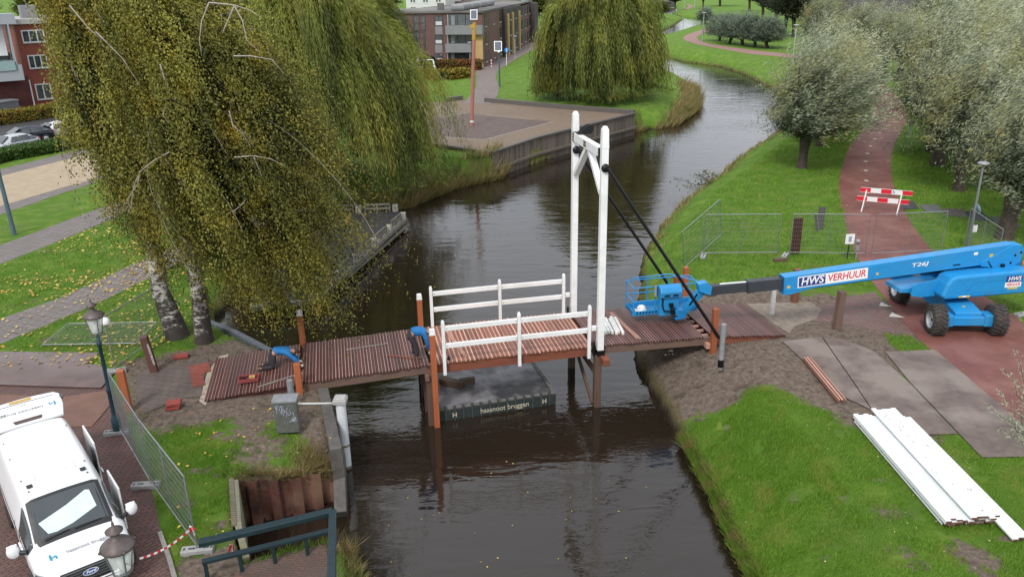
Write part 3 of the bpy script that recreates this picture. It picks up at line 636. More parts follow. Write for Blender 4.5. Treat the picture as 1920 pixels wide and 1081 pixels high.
# weeping willows
WLEAF = leafmat('weeping_leaf', (.024, .042, .007), (.30, .34, .06), (.38, .35, .07), .74, .3, .3)
def weeping(label, base, H_, Rx, Ry, ncl, per, k, seed, ll, lw, wind=(.28, -.05, 0), zmin=.6):
    r = np.random.default_rng(seed); root = thing('weeping_willow', label, 'tree', (base[0], base[1], 0), 0, 'weeping willows on the left bank')
    mb = MB(); 
    for q in range(4): mb.tube(wander((base[0], base[1], -.2), (base[0]+r.normal(0, 1.6), base[1]+r.normal(0, 1.2), H_*.72), 5, .3, r), [.55, .45, .35, .25, .16, .1], 10)
    obj('trunk', mb, BARK, root, True)
    # clumps: big curtains starting on a dome
    th = r.uniform(0, 2*math.pi, ncl); ph = np.arccos(r.uniform(-.55, 1, ncl)); rr = r.uniform(.35, 1, ncl)**.5
    d = np.stack([np.sin(ph)*np.cos(th), np.sin(ph)*np.sin(th), np.cos(ph)], -1)
    lump = 1+(.27 if seed == 72 else .18)*np.sin(th*3+seed)*np.sin(ph*4+seed)+.10*np.sin(th*7+ph*5); C = np.array([base[0], base[1], H_*.55]) + d*np.array([Rx, Ry, H_*.45])*(rr*lump)[:, None]*.86
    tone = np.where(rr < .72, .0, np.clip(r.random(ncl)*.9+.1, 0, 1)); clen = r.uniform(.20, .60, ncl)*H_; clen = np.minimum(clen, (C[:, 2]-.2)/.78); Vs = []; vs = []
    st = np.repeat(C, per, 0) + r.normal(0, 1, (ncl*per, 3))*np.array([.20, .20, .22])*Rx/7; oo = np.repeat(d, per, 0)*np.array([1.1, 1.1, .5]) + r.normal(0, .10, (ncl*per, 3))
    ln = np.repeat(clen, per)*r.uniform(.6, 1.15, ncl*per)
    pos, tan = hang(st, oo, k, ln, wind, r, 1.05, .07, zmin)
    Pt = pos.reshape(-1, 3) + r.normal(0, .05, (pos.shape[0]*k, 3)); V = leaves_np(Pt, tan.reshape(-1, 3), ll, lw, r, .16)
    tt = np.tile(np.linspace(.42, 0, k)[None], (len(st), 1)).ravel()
    vv = np.clip(np.repeat(np.repeat(tone**1.4, per), k)*.7 + tt*.9 + r.random(len(Pt))*.22 - .12, 0, 1)  # inner curtains painted dark, strand tops bright, standing in for shade and light
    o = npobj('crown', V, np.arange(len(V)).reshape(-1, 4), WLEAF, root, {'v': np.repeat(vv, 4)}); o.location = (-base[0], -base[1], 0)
    return root
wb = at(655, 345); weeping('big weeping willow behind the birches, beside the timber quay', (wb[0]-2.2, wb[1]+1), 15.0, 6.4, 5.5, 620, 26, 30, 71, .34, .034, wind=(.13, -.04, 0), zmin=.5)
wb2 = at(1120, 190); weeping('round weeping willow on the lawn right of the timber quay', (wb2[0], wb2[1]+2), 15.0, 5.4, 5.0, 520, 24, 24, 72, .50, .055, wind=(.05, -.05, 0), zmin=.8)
# pollard willows
PLEAF = leafmat('silver_willow_leaf', (.035, .052, .018), (.46, .50, .34), (.33, .31, .10), .62, .25, .32)
def pollard(name, label, H_, R_, nsh, k, seed, ll, lw, group, trunk=2.2, tr=.32, wind=.9, leaf=None, up=1.0):
    r = np.random.default_rng(seed); root = thing(name, label, 'tree', (0, 0, 0), 0, group)
    mb = MB(); tp = (r.normal(0, .15), r.normal(0, .15), trunk)
    mb.tube([(0, 0, -.2), (0, 0, .3), (tp[0]*.5, tp[1]*.5, trunk*.6), tp, (tp[0], tp[1], trunk+.5)], [tr*1.3, tr, tr*.9, tr*1.2, tr*.5], 12)
    d = r.normal(0, 1, (nsh, 3)); d[:, 2] = np.abs(d[:, 2])*.9*up + .25; d /= np.linalg.norm(d, axis=1, keepdims=True)
    ln = r.uniform(.6, 1.0, nsh)**.7
    ts = np.linspace(.06, 1, k)[None, :, None]; S = np.array([tp[0], tp[1], trunk+.2])[None, None]
    ext = np.array([R_, R_, H_-trunk])
    curl = r.normal(0, 1, (nsh, 1, 3))*np.array([1, 1, .4])
    pos = S + curl*R_*.16*ts**2 + d[:, None]*ext*ln[:, None, None]*ts + np.array([wind, .1, -.25])*(ts**2.2)*ln[:, None, None]*R_*.35 + r.normal(0, .05, (nsh, k, 3))*R_*.35*ts**.5
    tan = np.gradient(pos, axis=1); tan /= np.linalg.norm(tan, axis=2, keepdims=True)+1e-9; tan = tan*.5 + np.array([wind*.8, 0, .05]) 
    for q in range(26): mb.tube(pos[q][::max(1, k//5)], [.06*(1-.8*i_/6) for i_ in range(len(pos[q][::max(1, k//5)]))], 5, cap=False)
    obj('trunk', mb, BARK, root)
    rep = 3; P3 = np.repeat(pos.reshape(-1, 3), rep, 0) + r.normal(0, .085, (nsh*k*rep, 3))*R_/3.5; T3 = np.repeat(tan.reshape(-1, 3), rep, 0)
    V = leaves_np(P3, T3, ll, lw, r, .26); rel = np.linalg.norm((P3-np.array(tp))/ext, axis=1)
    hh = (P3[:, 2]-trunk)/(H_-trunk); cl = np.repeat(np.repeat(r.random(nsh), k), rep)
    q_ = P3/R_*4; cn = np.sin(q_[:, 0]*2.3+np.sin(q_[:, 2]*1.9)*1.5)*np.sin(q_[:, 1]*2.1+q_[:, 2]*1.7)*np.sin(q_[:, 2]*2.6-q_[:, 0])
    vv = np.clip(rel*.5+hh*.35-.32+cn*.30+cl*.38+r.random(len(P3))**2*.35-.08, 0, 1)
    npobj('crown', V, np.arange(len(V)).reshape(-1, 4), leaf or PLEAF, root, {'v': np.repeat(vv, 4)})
    return root
def dupc(root, loc, rz, sc_, label):
    return dup(root, (loc[0], loc[1], 0), rz, label, (sc_, sc_, sc_*1.0))
WG = 'pollard willows on the right bank'
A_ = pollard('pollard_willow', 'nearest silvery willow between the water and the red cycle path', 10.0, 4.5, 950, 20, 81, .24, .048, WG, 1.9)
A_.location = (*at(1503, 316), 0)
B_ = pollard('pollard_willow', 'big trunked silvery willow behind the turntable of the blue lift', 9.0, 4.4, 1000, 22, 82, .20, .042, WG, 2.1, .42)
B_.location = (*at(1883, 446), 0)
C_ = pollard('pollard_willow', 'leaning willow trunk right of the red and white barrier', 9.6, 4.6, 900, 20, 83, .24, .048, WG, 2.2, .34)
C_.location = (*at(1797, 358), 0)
for src, px, py, s_, rz, lab in [
    (A_, 1535, 274, .95, 1, 'willow trunk right behind the nearest silvery willow, left of the path'),
    (C_, 1574, 241, .95, 2, 'willow beside the park bench'),
    (B_, 1757, 311, 1.05, .4, 'willow with bushy suckers at its foot, third back on the right side of the path'),
    (A_, 1745, 284, 1.1, -.4, 'willow behind the one with suckers, right of the path'),
    (C_, 1884, 320, 1.1, .3, 'willow at the right edge, behind the big trunked one'),
    (A_, 1850, 255, 1.1, .2, 'willow in the second row right of the path, above the lamp'),
    (B_, 1950, 250, 1.15, .5, 'pale willow cut by the right edge in the second row'),
    (C_, 1760, 205, 1.15, -.3, 'yellowish willow in the middle of the right cluster'),
    (A_, 1860, 190, 1.15, .7, 'pale willow under the grey house fronts'),
    (B_, 1684, 152, 1.0, .2, 'willow with a slim dark trunk where the red path disappears'),
    (A_, 1657, 140, 1.0, .6, 'willow with a short trunk just left of the slim trunked one'),
    (C_, 1600, 120, 1.05, .1, 'willow behind the bend of the red path'),
    (B_, 1540, 150, 1.0, 1.4, 'willow right of the pale lamp post by the water'),
    (C_, 1530, 100, 1.15, -.5, 'willow in the back row left of the bend'),
    (A_, 1740, 120, 1.2, .9, 'willow in the back row below the dark house'),
    (B_, 1830, 120, 1.2, -.2, 'willow in the back row before the window with the white frame'),
    (C_, 1920, 140, 1.25, .4, 'willow in the back row at the right edge below the red shrub'),
    (B_, 1660, 90, 1.3, .4, 'willow high in the picture above the disappearing path'),
    (A_, 1580, 80, 1.3, .4, 'willow high in the picture right of the dark trees')]:
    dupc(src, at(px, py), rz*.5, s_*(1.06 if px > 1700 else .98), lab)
BG = 'round grey green willows beside the far path'
bu = pollard('willow_bush', 'round grey green willow at the right end of the far row', 6.2, 3.4, 700, 14, 84, .34, .085, BG, 1.0, .3, .35, leafmat('grey_leaf', (.05, .07, .045), (.24, .30, .22), (.16, .2, .12), .7, .2, .2), 1.0)
bu.location = (*at(1438, 91), 0); bu['label'] = 'round grey green willow at the right end of the far row'
for px, py, s_, lab in [(1415, 88, 1.0, 'grey green willow second from the right in the far row'), (1392, 85, 1.05, 'grey green willow in the middle of the far row'), (1368, 82, 1.0, 'grey green willow second from the left in the far row'), (1349, 77, .95, 'grey green willow at the left end of the far row'), (1322, 46, .8, 'small willow bush standing alone at the far water edge')]:
    dupc(bu, at(px, py), px*.7, s_, lab)
DK = leafmat('dark_leaf', (.012, .02, .008), (.06, .07, .035), (.10, .07, .03), .7, .15, .1)
OLIVE = leafmat('olive_leaf', (.03, .045, .008), (.17, .19, .04), (.25, .2, .05), .66, .2, .08)
TG = 'background trees'
dk = pollard('dark_tree', 'dark bare looking tree right of the far willow row', 14, 5, 420, 16, 85, .55, .16, TG, 4, .4, .3, DK, 1.3)
dk.location = (*at(1470, 66), 0)
for px, py, s_, lab in [(1487, 70, .9, 'dark tree rightmost of the dark group beside the far willow row'), (1452, 50, 1.0, 'dark tree behind the far willow row'), (1430, 38, 1.1, 'tall dark tree left in the dark group'), (1266, 18, .7, 'small dark tree left of the distant path'), (1318, 16.5, .8, 'dark trunked tree right of the distant path'), (1500, 40, 1.1, 'dark tree deep behind the silvery willows'), (1405, 22, 1.2, 'distant dark tree above the far willow row')]:
    dupc(dk, at(px, py), px, s_, lab)
ol = pollard('leafy_tree', 'olive green tree behind the left brick building', 12, 6, 600, 14, 86, .6, .2, TG, 3, .4, .2, OLIVE, 1.0)
ol.location = (*at(60, 45), 0)
for px, py, s_, lab in [(150, 42, 1.1, 'olive green tree second from the left behind the red building'), (240, 40, 1.1, 'olive green tree behind the birch crown, third from the left'), (-30, 40, 1.1, 'olive green tree at the left picture edge'), (720, 30, 1.3, 'yellow green tree left of the pale apartment block'), (690, 45, 1.1, 'yellow green tree behind the big weeping willow'), (835, 20, .9, 'yellow green tree above the flat roof of the brick block'), (868, 18, .8, 'small green tree above the roof vents of the brick block'), (1030, 52, 1.3, 'dense green tree at the end of the brick block'), (1010, 30, 1.2, 'green tree behind the turquoise roof'), (1500, 24, 1.6, 'olive tree far behind the silvery willows'), (1600, 30, 1.6, 'olive tree behind the back row of willows'), (1350, 12, 1.4, 'distant green tree above the far willow row'), (1215, 14, .9, 'green tree left of the distant canal bend'), (1240, 34, .5, 'small green bush on the left water edge far away'), (420, 30, 1.3, 'green tree hidden behind the birch tops'), (560, 28, 1.3, 'green tree hidden behind the big willow top')]:
    dupc(ol, at(px, py), px, s_, lab)
# willow twigs reaching in at the right edge
r = np.random.default_rng(90); mb = MB(); PP = []; TT = []
root = thing('willow_shrub', 'thin silver leaved willow twigs at the right edge over the cycle path', 'shrub', (*at(1965, 840), 0))
b0 = np.array(at3(1975, 850))
for px, py, z in [(1880, 690, 1.5), (1870, 730, 1.2), (1900, 650, 1.7), (1890, 780, .9), (1915, 600, 1.9), (1850, 760, 1.0), (1905, 715, 1.5), (1930, 680, 1.6), (1895, 815, .7), (1870, 800, .8), (1925, 760, 1.2), (1880, 750, 1.1), (1915, 800, .9)]:
    tip = np.array(at3(px, py, z)); w_ = wander(b0+r.normal(0, .12, 3)*np.array([1, 1, 0]), tip, 6, .1, r); mb.tube(w_, [.018, .014, .012, .01, .008, .006, .004], 5)
    w_ = np.array(w_); 
    for k in range(90):
        s_ = r.uniform(.35, 1)*6; i_ = min(int(s_), 5); PP.append(w_[i_]*(1-(s_-i_))+w_[i_+1]*(s_-i_)+r.normal(0, .04, 3)); TT.append(w_[i_+1]-w_[i_]+r.normal(0, .2, 3))
obj('stems', mb, BARK, root, True)
TT = np.array(TT); TT /= np.linalg.norm(TT, axis=1, keepdims=True)
V = leaves_np(np.array(PP), TT, .10, .022, r, .5); o = npobj('foliage', V, np.arange(len(V)).reshape(-1, 4), PLEAF, root, {'v': np.repeat(r.random(len(PP))*.6+.4, 4)}); o.location = tuple(-c_ for c_ in root.location)
# branch lying in the water at the right bank
root = thing('water_shrub', 'leafy branch hanging into the water at the right bank', 'shrub', (*at(1310, 350, WZ), WZ)); mb = MB(); PP = []
for k in range(16):
    tip = np.array(at3(r.uniform(1265, 1350), r.uniform(322, 362), -1.2+r.random()*.6)); w_ = wander(at3(1345, 350, -1.2), tip, 4, .15, r); mb.tube(w_, .02, 4)
    for q in range(40): PP.append(w_[r.integers(1, 5)] + r.normal(0, .25, 3)*np.array([1, 1, .4]))
obj('stems', mb, BARK, root, True); PP = np.array(PP); V = leaves_np(PP, r.normal(0, 1, PP.shape), .2, .07, r)
o = npobj('foliage', V, np.arange(len(V)).reshape(-1, 4), OLIVE, root, {'v': np.repeat(r.random(len(PP)), 4)}); o.location = tuple(-c_ for c_ in root.location)
# ------------------------------------------------------------------ bridge
BO = (-9.89, 23.2); BA = rad(11.9)
def brc(px, py, z):     # bridge frame s, t of a picture point on level z
    x, y = at(px, py, z); x -= BO[0]; y -= BO[1]; return (x*math.cos(BA)+y*math.sin(BA), -x*math.sin(BA)+y*math.cos(BA))
def brw(s, t, z=0): return (BO[0]+s*math.cos(BA)-t*math.sin(BA), BO[1]+s*math.sin(BA)+t*math.cos(BA), z)
hard_dark = woodmat('wet_hardwood', (.085, .030, .024), (.050, .022, .020), 'Y', rough=.45)
hard_red = woodmat('fresh_hardwood', (.22, .085, .055), (.15, .06, .042), 'Y', rough=.55)
stripe_l = woodmat('pale_board_edge', (.36, .23, .20), (.25, .14, .12), 'Y', rough=.6)
stripe_r = woodmat('salmon_board_edge', (.50, .29, .22), (.38, .20, .15), 'Y', rough=.6)
beamm = woodmat('beam_timber', (.17, .105, .08), (.11, .07, .055), 'X')
beamr = woodmat('red_beam_timber', (.23, .075, .04), (.14, .045, .028), 'X')
orangem = woodmat('orange_post_timber', (.40, .125, .05), (.29, .085, .037), 'Z', rough=.5)
pilem = woodmat('old_pile_timber', (.14, .085, .06), (.07, .045, .035), 'Z')
white = mat('white_lacquer', (.84, .84, .83), .42, var=.05, scale=2.6, c2=(.76, .765, .755), big=(.70, .705, .68), bmp=.12)
black = mat('black_steel', (.018, .018, .02), .35, .6, var=.2)
galv = mat('galvanised_steel', (.36, .38, .40), .45, .75, var=.25, scale=5)
zinc = mat('dull_zinc', (.33, .345, .36), .6, .3, var=.25, scale=4)
def zdeck(s):
    return float(np.interp(s, [0, 3, 7.35, 10.2, 13.1, 17.35, 20.35], [.07, .30, .47, .50, .50, .37, .10]))
bridge = thing('bridge', 'timber drawbridge deck with white gate frame spanning the canal', 'bridge', (*BO, 0), BA)
def boards(name, s0, s1, pitch, mats, lw, t0=-.12, t1=3.05, miss=(), seed=1, skew=0):
    r = random.Random(seed); mb = MB(); s = s0; k = 0
    while s < s1-.01:
        z = zdeck(s+pitch/2); dz = (zdeck(s+pitch*.9)-zdeck(s+.01)); j0 = r.uniform(-.03, .03); j1 = r.uniform(-.03, .03)
        if not any(a <= s <= b for a, b in miss):
            wv = pitch-.012-lw
            x0, x1 = s, s+wv; v_ = r.random()
            for (a, b, zt, mi_, vv) in ((x0, x1, 0, 0, v_), (x1+.002, x1+lw, .006, 1, r.random())):
                vs = []
                for zz in (-.05, 0):
                    for (xx, yy) in ((a, t0+j0), (b, t0+j0), (b+skew, t1+j1), (a+skew, t1+j1)): vs.append((xx, yy, zdeck(xx)+zz+zt))
                mb.add(vs, [(3, 2, 1, 0), (4, 5, 6, 7), (0, 1, 5, 4), (1, 2, 6, 5), (2, 3, 7, 6), (3, 0, 4, 7)], vv, mi_)
        s += pitch; k += 1
    return obj(name, mb, mats, bridge)
boards('deck', .02, 2.92, .108, [hard_dark, stripe_l], .020, seed=1)
boards('deck', 3.10, 7.18, .108, [hard_dark, stripe_l], .026, seed=2)
boards('deck', 7.45, 12.72, .150, [hard_red, stripe_r], .055, seed=3)
boards('deck', 12.98, 17.02, .108, [hard_dark, stripe_l], .020, seed=4)
boards('deck', 17.40, 20.30, .108, [hard_dark, stripe_l], .018, seed=5)
def lbeam(name, s0, s1, t, w_, h_, m, drop=.05):
    mb = MB(); mb.beam((s0, t, zdeck(s0)-drop-h_/2), (s1, t, zdeck(s1)-drop-h_/2), w_, h_); return obj(name, mb, m, bridge, bev=.008)
for t in (.02, 1.5, 2.9):
    lbeam('girder', .1, 2.95, t, .14, .26, beamm if t > 1 else hard_dark); lbeam('girder', 3.02, 7.30, t, .16, .30, beamm)
    lbeam('girder', 7.42, 12.85, t, .16, .34, beamr); lbeam('girder', 12.95, 17.32, t, .16, .30, beamm); lbeam('girder', 17.5, 20.3, t, .14, .30, beamr)
# piles with cross beams
def post(name, s, t, z0, z1, w_, m, cap=None, parent=bridge, a=.5):
    mb = MB(); mb.box((s, t, (z0+z1)/2), (w_, w_, z1-z0), a=a); o = obj(name, mb, m, parent, bev=.012)
    if cap: c_ = MB(); c_.box((s, t, z1+cap/2), (w_+.012, w_+.012, cap), taper=.8); obj('cap', c_, white, o, bev=.01)
    return o
post('post', 7.35, -.30, -2.4, 1.62, .19, orangem, .20); post('post', 7.30, 3.16, -2.4, 1.55, .19, orangem, .20)
post('post', 2.98, -.26, -.6, 1.08, .20, orangem); post('post', 3.02, 3.20, -.6, 1.35, .20, orangem, .20)
post('post', 17.36, -.26, -.5, 1.50, .20, orangem, a=.15); post('post', 17.36, 3.18, -.5, 1.50, .20, orangem, a=.15)
for t in (-.12, .9, 2.0, 3.0): post('pile', 7.18, t, -2.4, .12, .20, pilem)
for s, t in ((13.05, -.24), (13.05, 2.95)): post('pile', s, t, -2.4, .22, .24, pilem)
mb = MB(); mb.beam((7.12, -.3, .03), (7.12, 3.2, .03), .14, .2); mb.beam((7.46, -.3, -.35), (7.46, 3.2, -.35), .1, .2); obj('cross_beam', mb, beamm, bridge, bev=.01)
mb = MB(); mb.beam((13.22, -.75, .10), (13.22, 3.5, .10), .24, .26); obj('cross_beam', mb, beamr, bridge, bev=.02)
mb = MB(); mb.beam((13.05, -.1, -.55), (13.05, 2.9, -.55), .1, .2); mb.beam((12.92, -.2, -1.7), (12.92, 2.9, .0), .1, .13); obj('brace', mb, pilem, bridge, bev=.008)
mb = MB(); mb.beam((7.3, -.2, -1.75), (7.24, 2.9, -.05), .1, .13); obj('brace', mb, beamr, bridge, bev=.008)
mb = MB(); mb.beam((17.2, -.25, .05), (17.2, 3.1, .05), .16, .2); mb.beam((3.05, -.2, -.02), (3.05, 3.1, -.02), .14, .16); mb.beam((13.0, -.1, .2), (13.0, 3.0, .2), .1, .12); mb.beam((12.78, -.1, .33), (12.78, 3.0, .33), .08, .1)
obj('joist', mb, stripe_r, bridge, bev=.006)
mb = MB()
for k in range(7): mb.box((17.2, .25+.42*k, .27), (.38, .09, .07))
obj('joist', mb, stripe_r, bridge)
# railings
def railing(t, tin):
    mb = MB(); ob = []
    for s in (7.72, 10.28, 12.74):
        p_ = MB(); zt = zdeck(s)+1.50; p_.box((s, t, (zt-.32+zdeck(s)-.04)/2-.02), (.13, .13, zt+.32-zdeck(s)+.30)); p_ = MB()
        p_.box((s, t, (zdeck(s)-.40+zt)/2), (.11, .11, zt-zdeck(s)+.40)); p_.box((s, t, zt+.04), (.11, .11, .08), taper=.6); obj('railing_post', p_, white, bridge, bev=.01)
    for a, b in ((7.79, 10.215), (10.345, 12.675)):
        for h_ in (1.28, .66):
            for e_ in (a+.05, b-.05):
                p_ = MB(); p_.box((e_, t-.04, zdeck(e_)+h_), (.03, .012, .03)); obj('bolt', p_, zinc, bridge)
            p_ = MB(); p_.beam((a, t, zdeck(a)+h_), (b, t, zdeck(b)+h_), .075, .17); obj('rail', p_, white, bridge, bev=.012)
    p_ = MB(); p_.beam((12.81, t, zdeck(12.8)+.72), (12.98, t, zdeck(12.8)+.72), .11, .16); obj('rail_bracket', p_, white, bridge, bev=.01)
railing(-.22, 1); railing(3.05, -1)
# gate frame
TOP = 8.0; tn, tf = -.26, 3.0; sg = 13.12
for t in (tn, tf):
    mb = MB(); mb.box((sg, t, (.24+TOP-.62)/2), (.225, .225, TOP-.62-.24)); mb.box((sg, t, TOP-.61+.30), (.24, .24, .62), taper=.86); mb.box((sg, t, TOP+.04), (.19, .19, .09), taper=.6)
    obj('gate_post', mb, white, bridge, bev=.018)
    mb = MB(); mb.box((sg, t, .32), (.27, .27, .2)); mb.beam((sg-.22, t, .2), (sg-.22, t, .75), .05, .14); obj('post_shoe', mb, black, bridge, bev=.01)
ZB = 7.22
mb = MB(); mb.beam((sg-.02, tn+.16, ZB), (sg-.02, tf-.16, ZB), .22, .30); obj('gate_beam', mb, white, bridge, bev=.015)
mb = MB()
for t in (tn+.175, tf-.175):
    mb = MB(); mb.box((sg-.02, t, ZB), (.235, .12, .315)); t = t+.005
    for z in (-.1, 0, .1):
        mb.box((sg-.14, t+.03, ZB+z), (.03, .05, .03))
    obj('beam_shoe', mb, black, bridge, bev=.008)
text('year_number', '2025', .26, black, bridge, (sg-.134, 1.45, ZB), frame((0, -1, 0), (-1, 0, 0)), ext=.002, sx=.62, bold=.004)
for t, tm in ((tn+.16, 1.22), (tf-.16, 1.52)):
    mb = MB(); mb.beam((sg, t, ZB-1.32), (sg, tm, ZB-.16), .16, .2, up=(1, 0, 0)); obj('brace', mb, white, bridge, bev=.01)
mb = MB()     # black hinge plate on top of the beam
def pl_(t):
    ps = [(-.05, 0), (.62, 0), (.74, .12), (.72, .26), (.6, .32), (.45, .3)]
    mb.prism(ps, -.022, .022, fn=lambda p: (sg-.1+p[0]*.75, t-p[2], ZB+.165+p[1]))
pl_(tf-.48); pl_(tf-.66); mb.beam((sg+.36, tf-.7, ZB+.33), (sg+.36, tf-.44, ZB+.33), .07, .07); obj('hinge_plate', mb, black, bridge, bev=.005)
# stay rods
for t, zt, sb, zb in ((tn-.18, 6.78, 17.50, .42), (tf-.2, 6.75, 17.46, .45)):
    mb = MB(); mb.tube([(sg+.02, t, zt), (sg+.10, t, zt-.06), (sg+.35, t, zt-.46), (sb, t+(.04 if t < 0 else 0), zb)], .058, 8); o = obj('stay_rod', mb, black, bridge)
    mb = MB(); mb.lathe([(.001, .05), (.13, .05), (.14, 0), (.14, -.02), (.001, -.02)], (sg, t+.04, zt), 14, tilt=Matrix.Rotation(rad(90), 3, 'X')); obj('flange', mb, black, o)
# pieces of tube beside the posts
def worldpost(name, label, cat, px, py, h_, w_, m, top=None, lean=(0, 0), group=None, rz=.2, taper=1.0):
    x, y = at(px, py, 0); t_ = thing(name, label, cat, (x, y, 0), rz, group)
    mb = MB(); mb.beam((0, 0, -.1), (lean[0], lean[1], h_), w_, w_, up=(0, 1, 0), w2=w_*taper, h2=w_*taper); obj('shaft', mb, m, t_, bev=.015)
    if top: mb = MB(); mb.beam((lean[0], lean[1], h_-.004), (lean[0], lean[1], h_+top), w_*taper+.01, w_*taper+.01, up=(0, 1, 0), w2=w_*.8, h2=w_*.8); obj('cap', mb, white, t_, bev=.01)
    return t_
def tubething(label, px, py, h_, r_, m):
    x, y = at(px, py, 0); t_ = thing('pipe', label, 'pipe', (x, y, 0)); mb = MB(); mb.tube([(0, 0, -.1), (0, 0, h_)], r_, 14); obj('tube', mb, m, t_)
    mb = MB(); mb.tube([(0, 0, -.02), (0, 0, .25)], r_*1.2, 12); obj('collar', mb, black, t_); return t_
tubething('light grey tube standing in front of the right timber post', 1351, 686, 1.55, .085, zinc)
t_ = tubething('short grey tube standing behind the graffiti cabinet', 549, 763, .95, .095, zinc)
# other posts
browno = woodmat('brown_post_timber', (.20, .085, .05), (.13, .06, .04), 'Z'); browng = woodmat('dirty_post_timber', (.17, .10, .075), (.10, .07, .055), 'Z')
worldpost('timber_post', 'red brown timber post with white letters, beside the slab paving', 'post', 291, 697, 1.35, .24, woodmat('purple_post', (.12, .05, .04), (.08, .04, .035), 'Z'), lean=(-.16, 0))
text('post_lettering', 'HAASNOOT BRUGGEN', .10, white, [o for o in COL.objects if o.get('label', '').startswith('red brown timber post with white')][0], (.0, -.13, .72), frame((.12, 0, -1), (0, -1, .0)), sx=.75, ext=.001)
worldpost('timber_post', 'orange brown timber post next to the classic lamp by the slabs', 'post', 242, 770, 1.42, .22, orangem, lean=(-.02, 0))
worldpost('timber_post', 'brown timber post standing on the brick apron under the boom lettering', 'post', 1568, 616, 1.5, .25, browng, lean=(.04, 0))
worldpost('timber_post', 'timber post half hidden behind the blue boom end', 'post', 1489, 566, 1.42, .25, browno)
worldpost('timber_post', 'red timber post behind the work basket', 'post', 1283, 556, 1.3, .2, orangem)
worldpost('bollard', 'white timber bollard standing at the bridge ramp end', 'bollard', 1447, 590, 1.15, .17, mat('worn_white_paint', (.62, .61, .58), .7, var=.25, scale=7), rz=.1, taper=.8)
# things lying on the deck
def strip_pile(label, pts, m, n, wd, name='timber_strips', L_=None, spread=.07, h_=.04, jit=.05):
    (s0, t0), (s1, t1) = pts; r = random.Random(label); d = Vector((s1-s0, t1-t0)).normalized(); nn = Vector((-d.y, d.x)); c_ = ((s0+s1)/2, (t0+t1)/2)
    x, y, _ = brw(*c_); th = thing(name, label, 'timber', (x, y, zdeck(c_[0])), BA); k0 = (n-1)/2
    for k in range(n):
        o_ = (k-k0)*spread; a = (s0-c_[0]+nn.x*o_+d.x*r.uniform(-jit, jit), t0-c_[1]+nn.y*o_+d.y*r.uniform(-jit, jit)); b_ = (s1-c_[0]+nn.x*o_+d.x*r.uniform(-jit, jit), t1-c_[1]+nn.y*o_+d.y*r.uniform(-jit, jit))
        za = zdeck(c_[0]+a[0])-zdeck(c_[0])+.008+h_/2; zb_ = zdeck(c_[0]+b_[0])-zdeck(c_[0])+.008+h_/2
        mb = MB(); mb.beam((*a, za), (*b_, zb_), wd, h_, a=r.random()); obj('board', mb, m, th, bev=.003)
    return th
wo = mat('loose_white_plank', (.78, .78, .76), .5, var=.12, scale=6, c2=(.62, .60, .57))
s_ = lambda px, py: brc(px, py, .5)
strip_pile('stack of short white planks on the deck right of the gate frame', (s_(1138, 598), s_(1152, 626)), wo, 6, .10, 'white_planks', spread=.115, h_=.11, jit=.12)
strip_pile('orange brown timber offcut beside the short white planks', (s_(1150, 603), s_(1168, 625)), MATS['orange_post_timber'], 1, .12, 'timber_offcut', h_=.07)
strip_pile('long thin salmon strips on the dark deck below the basket', (s_(1145, 585), s_(1198, 634)), stripe_r, 3, .045, spread=.06)
strip_pile('two salmon strips crossing the pale deck near the left railing', (s_(832, 612), s_(872, 668)), stripe_r, 2, .06, spread=.075)
strip_pile('single grey batten on the dark deck left of the standing worker', (s_(648, 650), s_(725, 641)), mat('grey_batten', (.27, .24, .22), .7), 1, .035)
strip_pile('dark batten lying at the feet of the standing worker', (s_(728, 663), s_(778, 669)), hard_red, 1, .035)
s2 = lambda px, py: brc(px, py, .25)
strip_pile('long pale batten on the left ramp in front of the kneeling worker', (s2(483, 724), s2(568, 702)), MATS['grey_batten'], 1, .035)
x, y, _ = brw(*s2(467, 711)); tb = thing('tool_tray', 'red rimmed tool tray with a sponge on the left ramp', 'tool tray', (x, y, zdeck(2)), BA)
mb = MB(); mb.box((0, 0, .02), (.62, .36, .02))
for a, b_, d in (((0, -.18), (.62, .03), 0), ((0, .18), (.62, .03), 0), ((-.31, 0), (.03, .36), 0), ((.31, 0), (.03, .36), 0)): mb.box((a[0], a[1], .07), (b_[0], b_[1], .12))
obj('tray', mb, mat('red_plastic', (.30, .06, .06), .5, var=.3), tb, bev=.006); mb = MB(); mb.box((.1, .05, .09), (.2, .14, .09)); obj('sponge', mb, mat('sponge', (.5, .3, .12), .9), tb, bev=.02)
mb = MB(); mb.beam((-.25, -.1, .1), (0, .08, .12), .03, .03); mb.beam((-.2, .1, .09), (-.05, -.12, .09), .04, .05); obj('hand_tool', mb, black, tb)
x, y, _ = brw(*brc(841, 672, .5)); nb = thing('metal_cone', 'small black iron fitting on the pale deck', 'fitting', (x, y, zdeck(8))); mb = MB(); mb.lathe([(.06, 0), (.06, .04), (.03, .08), (.02, .14), (.001, .14)], n=10); obj('body', mb, black, nb)
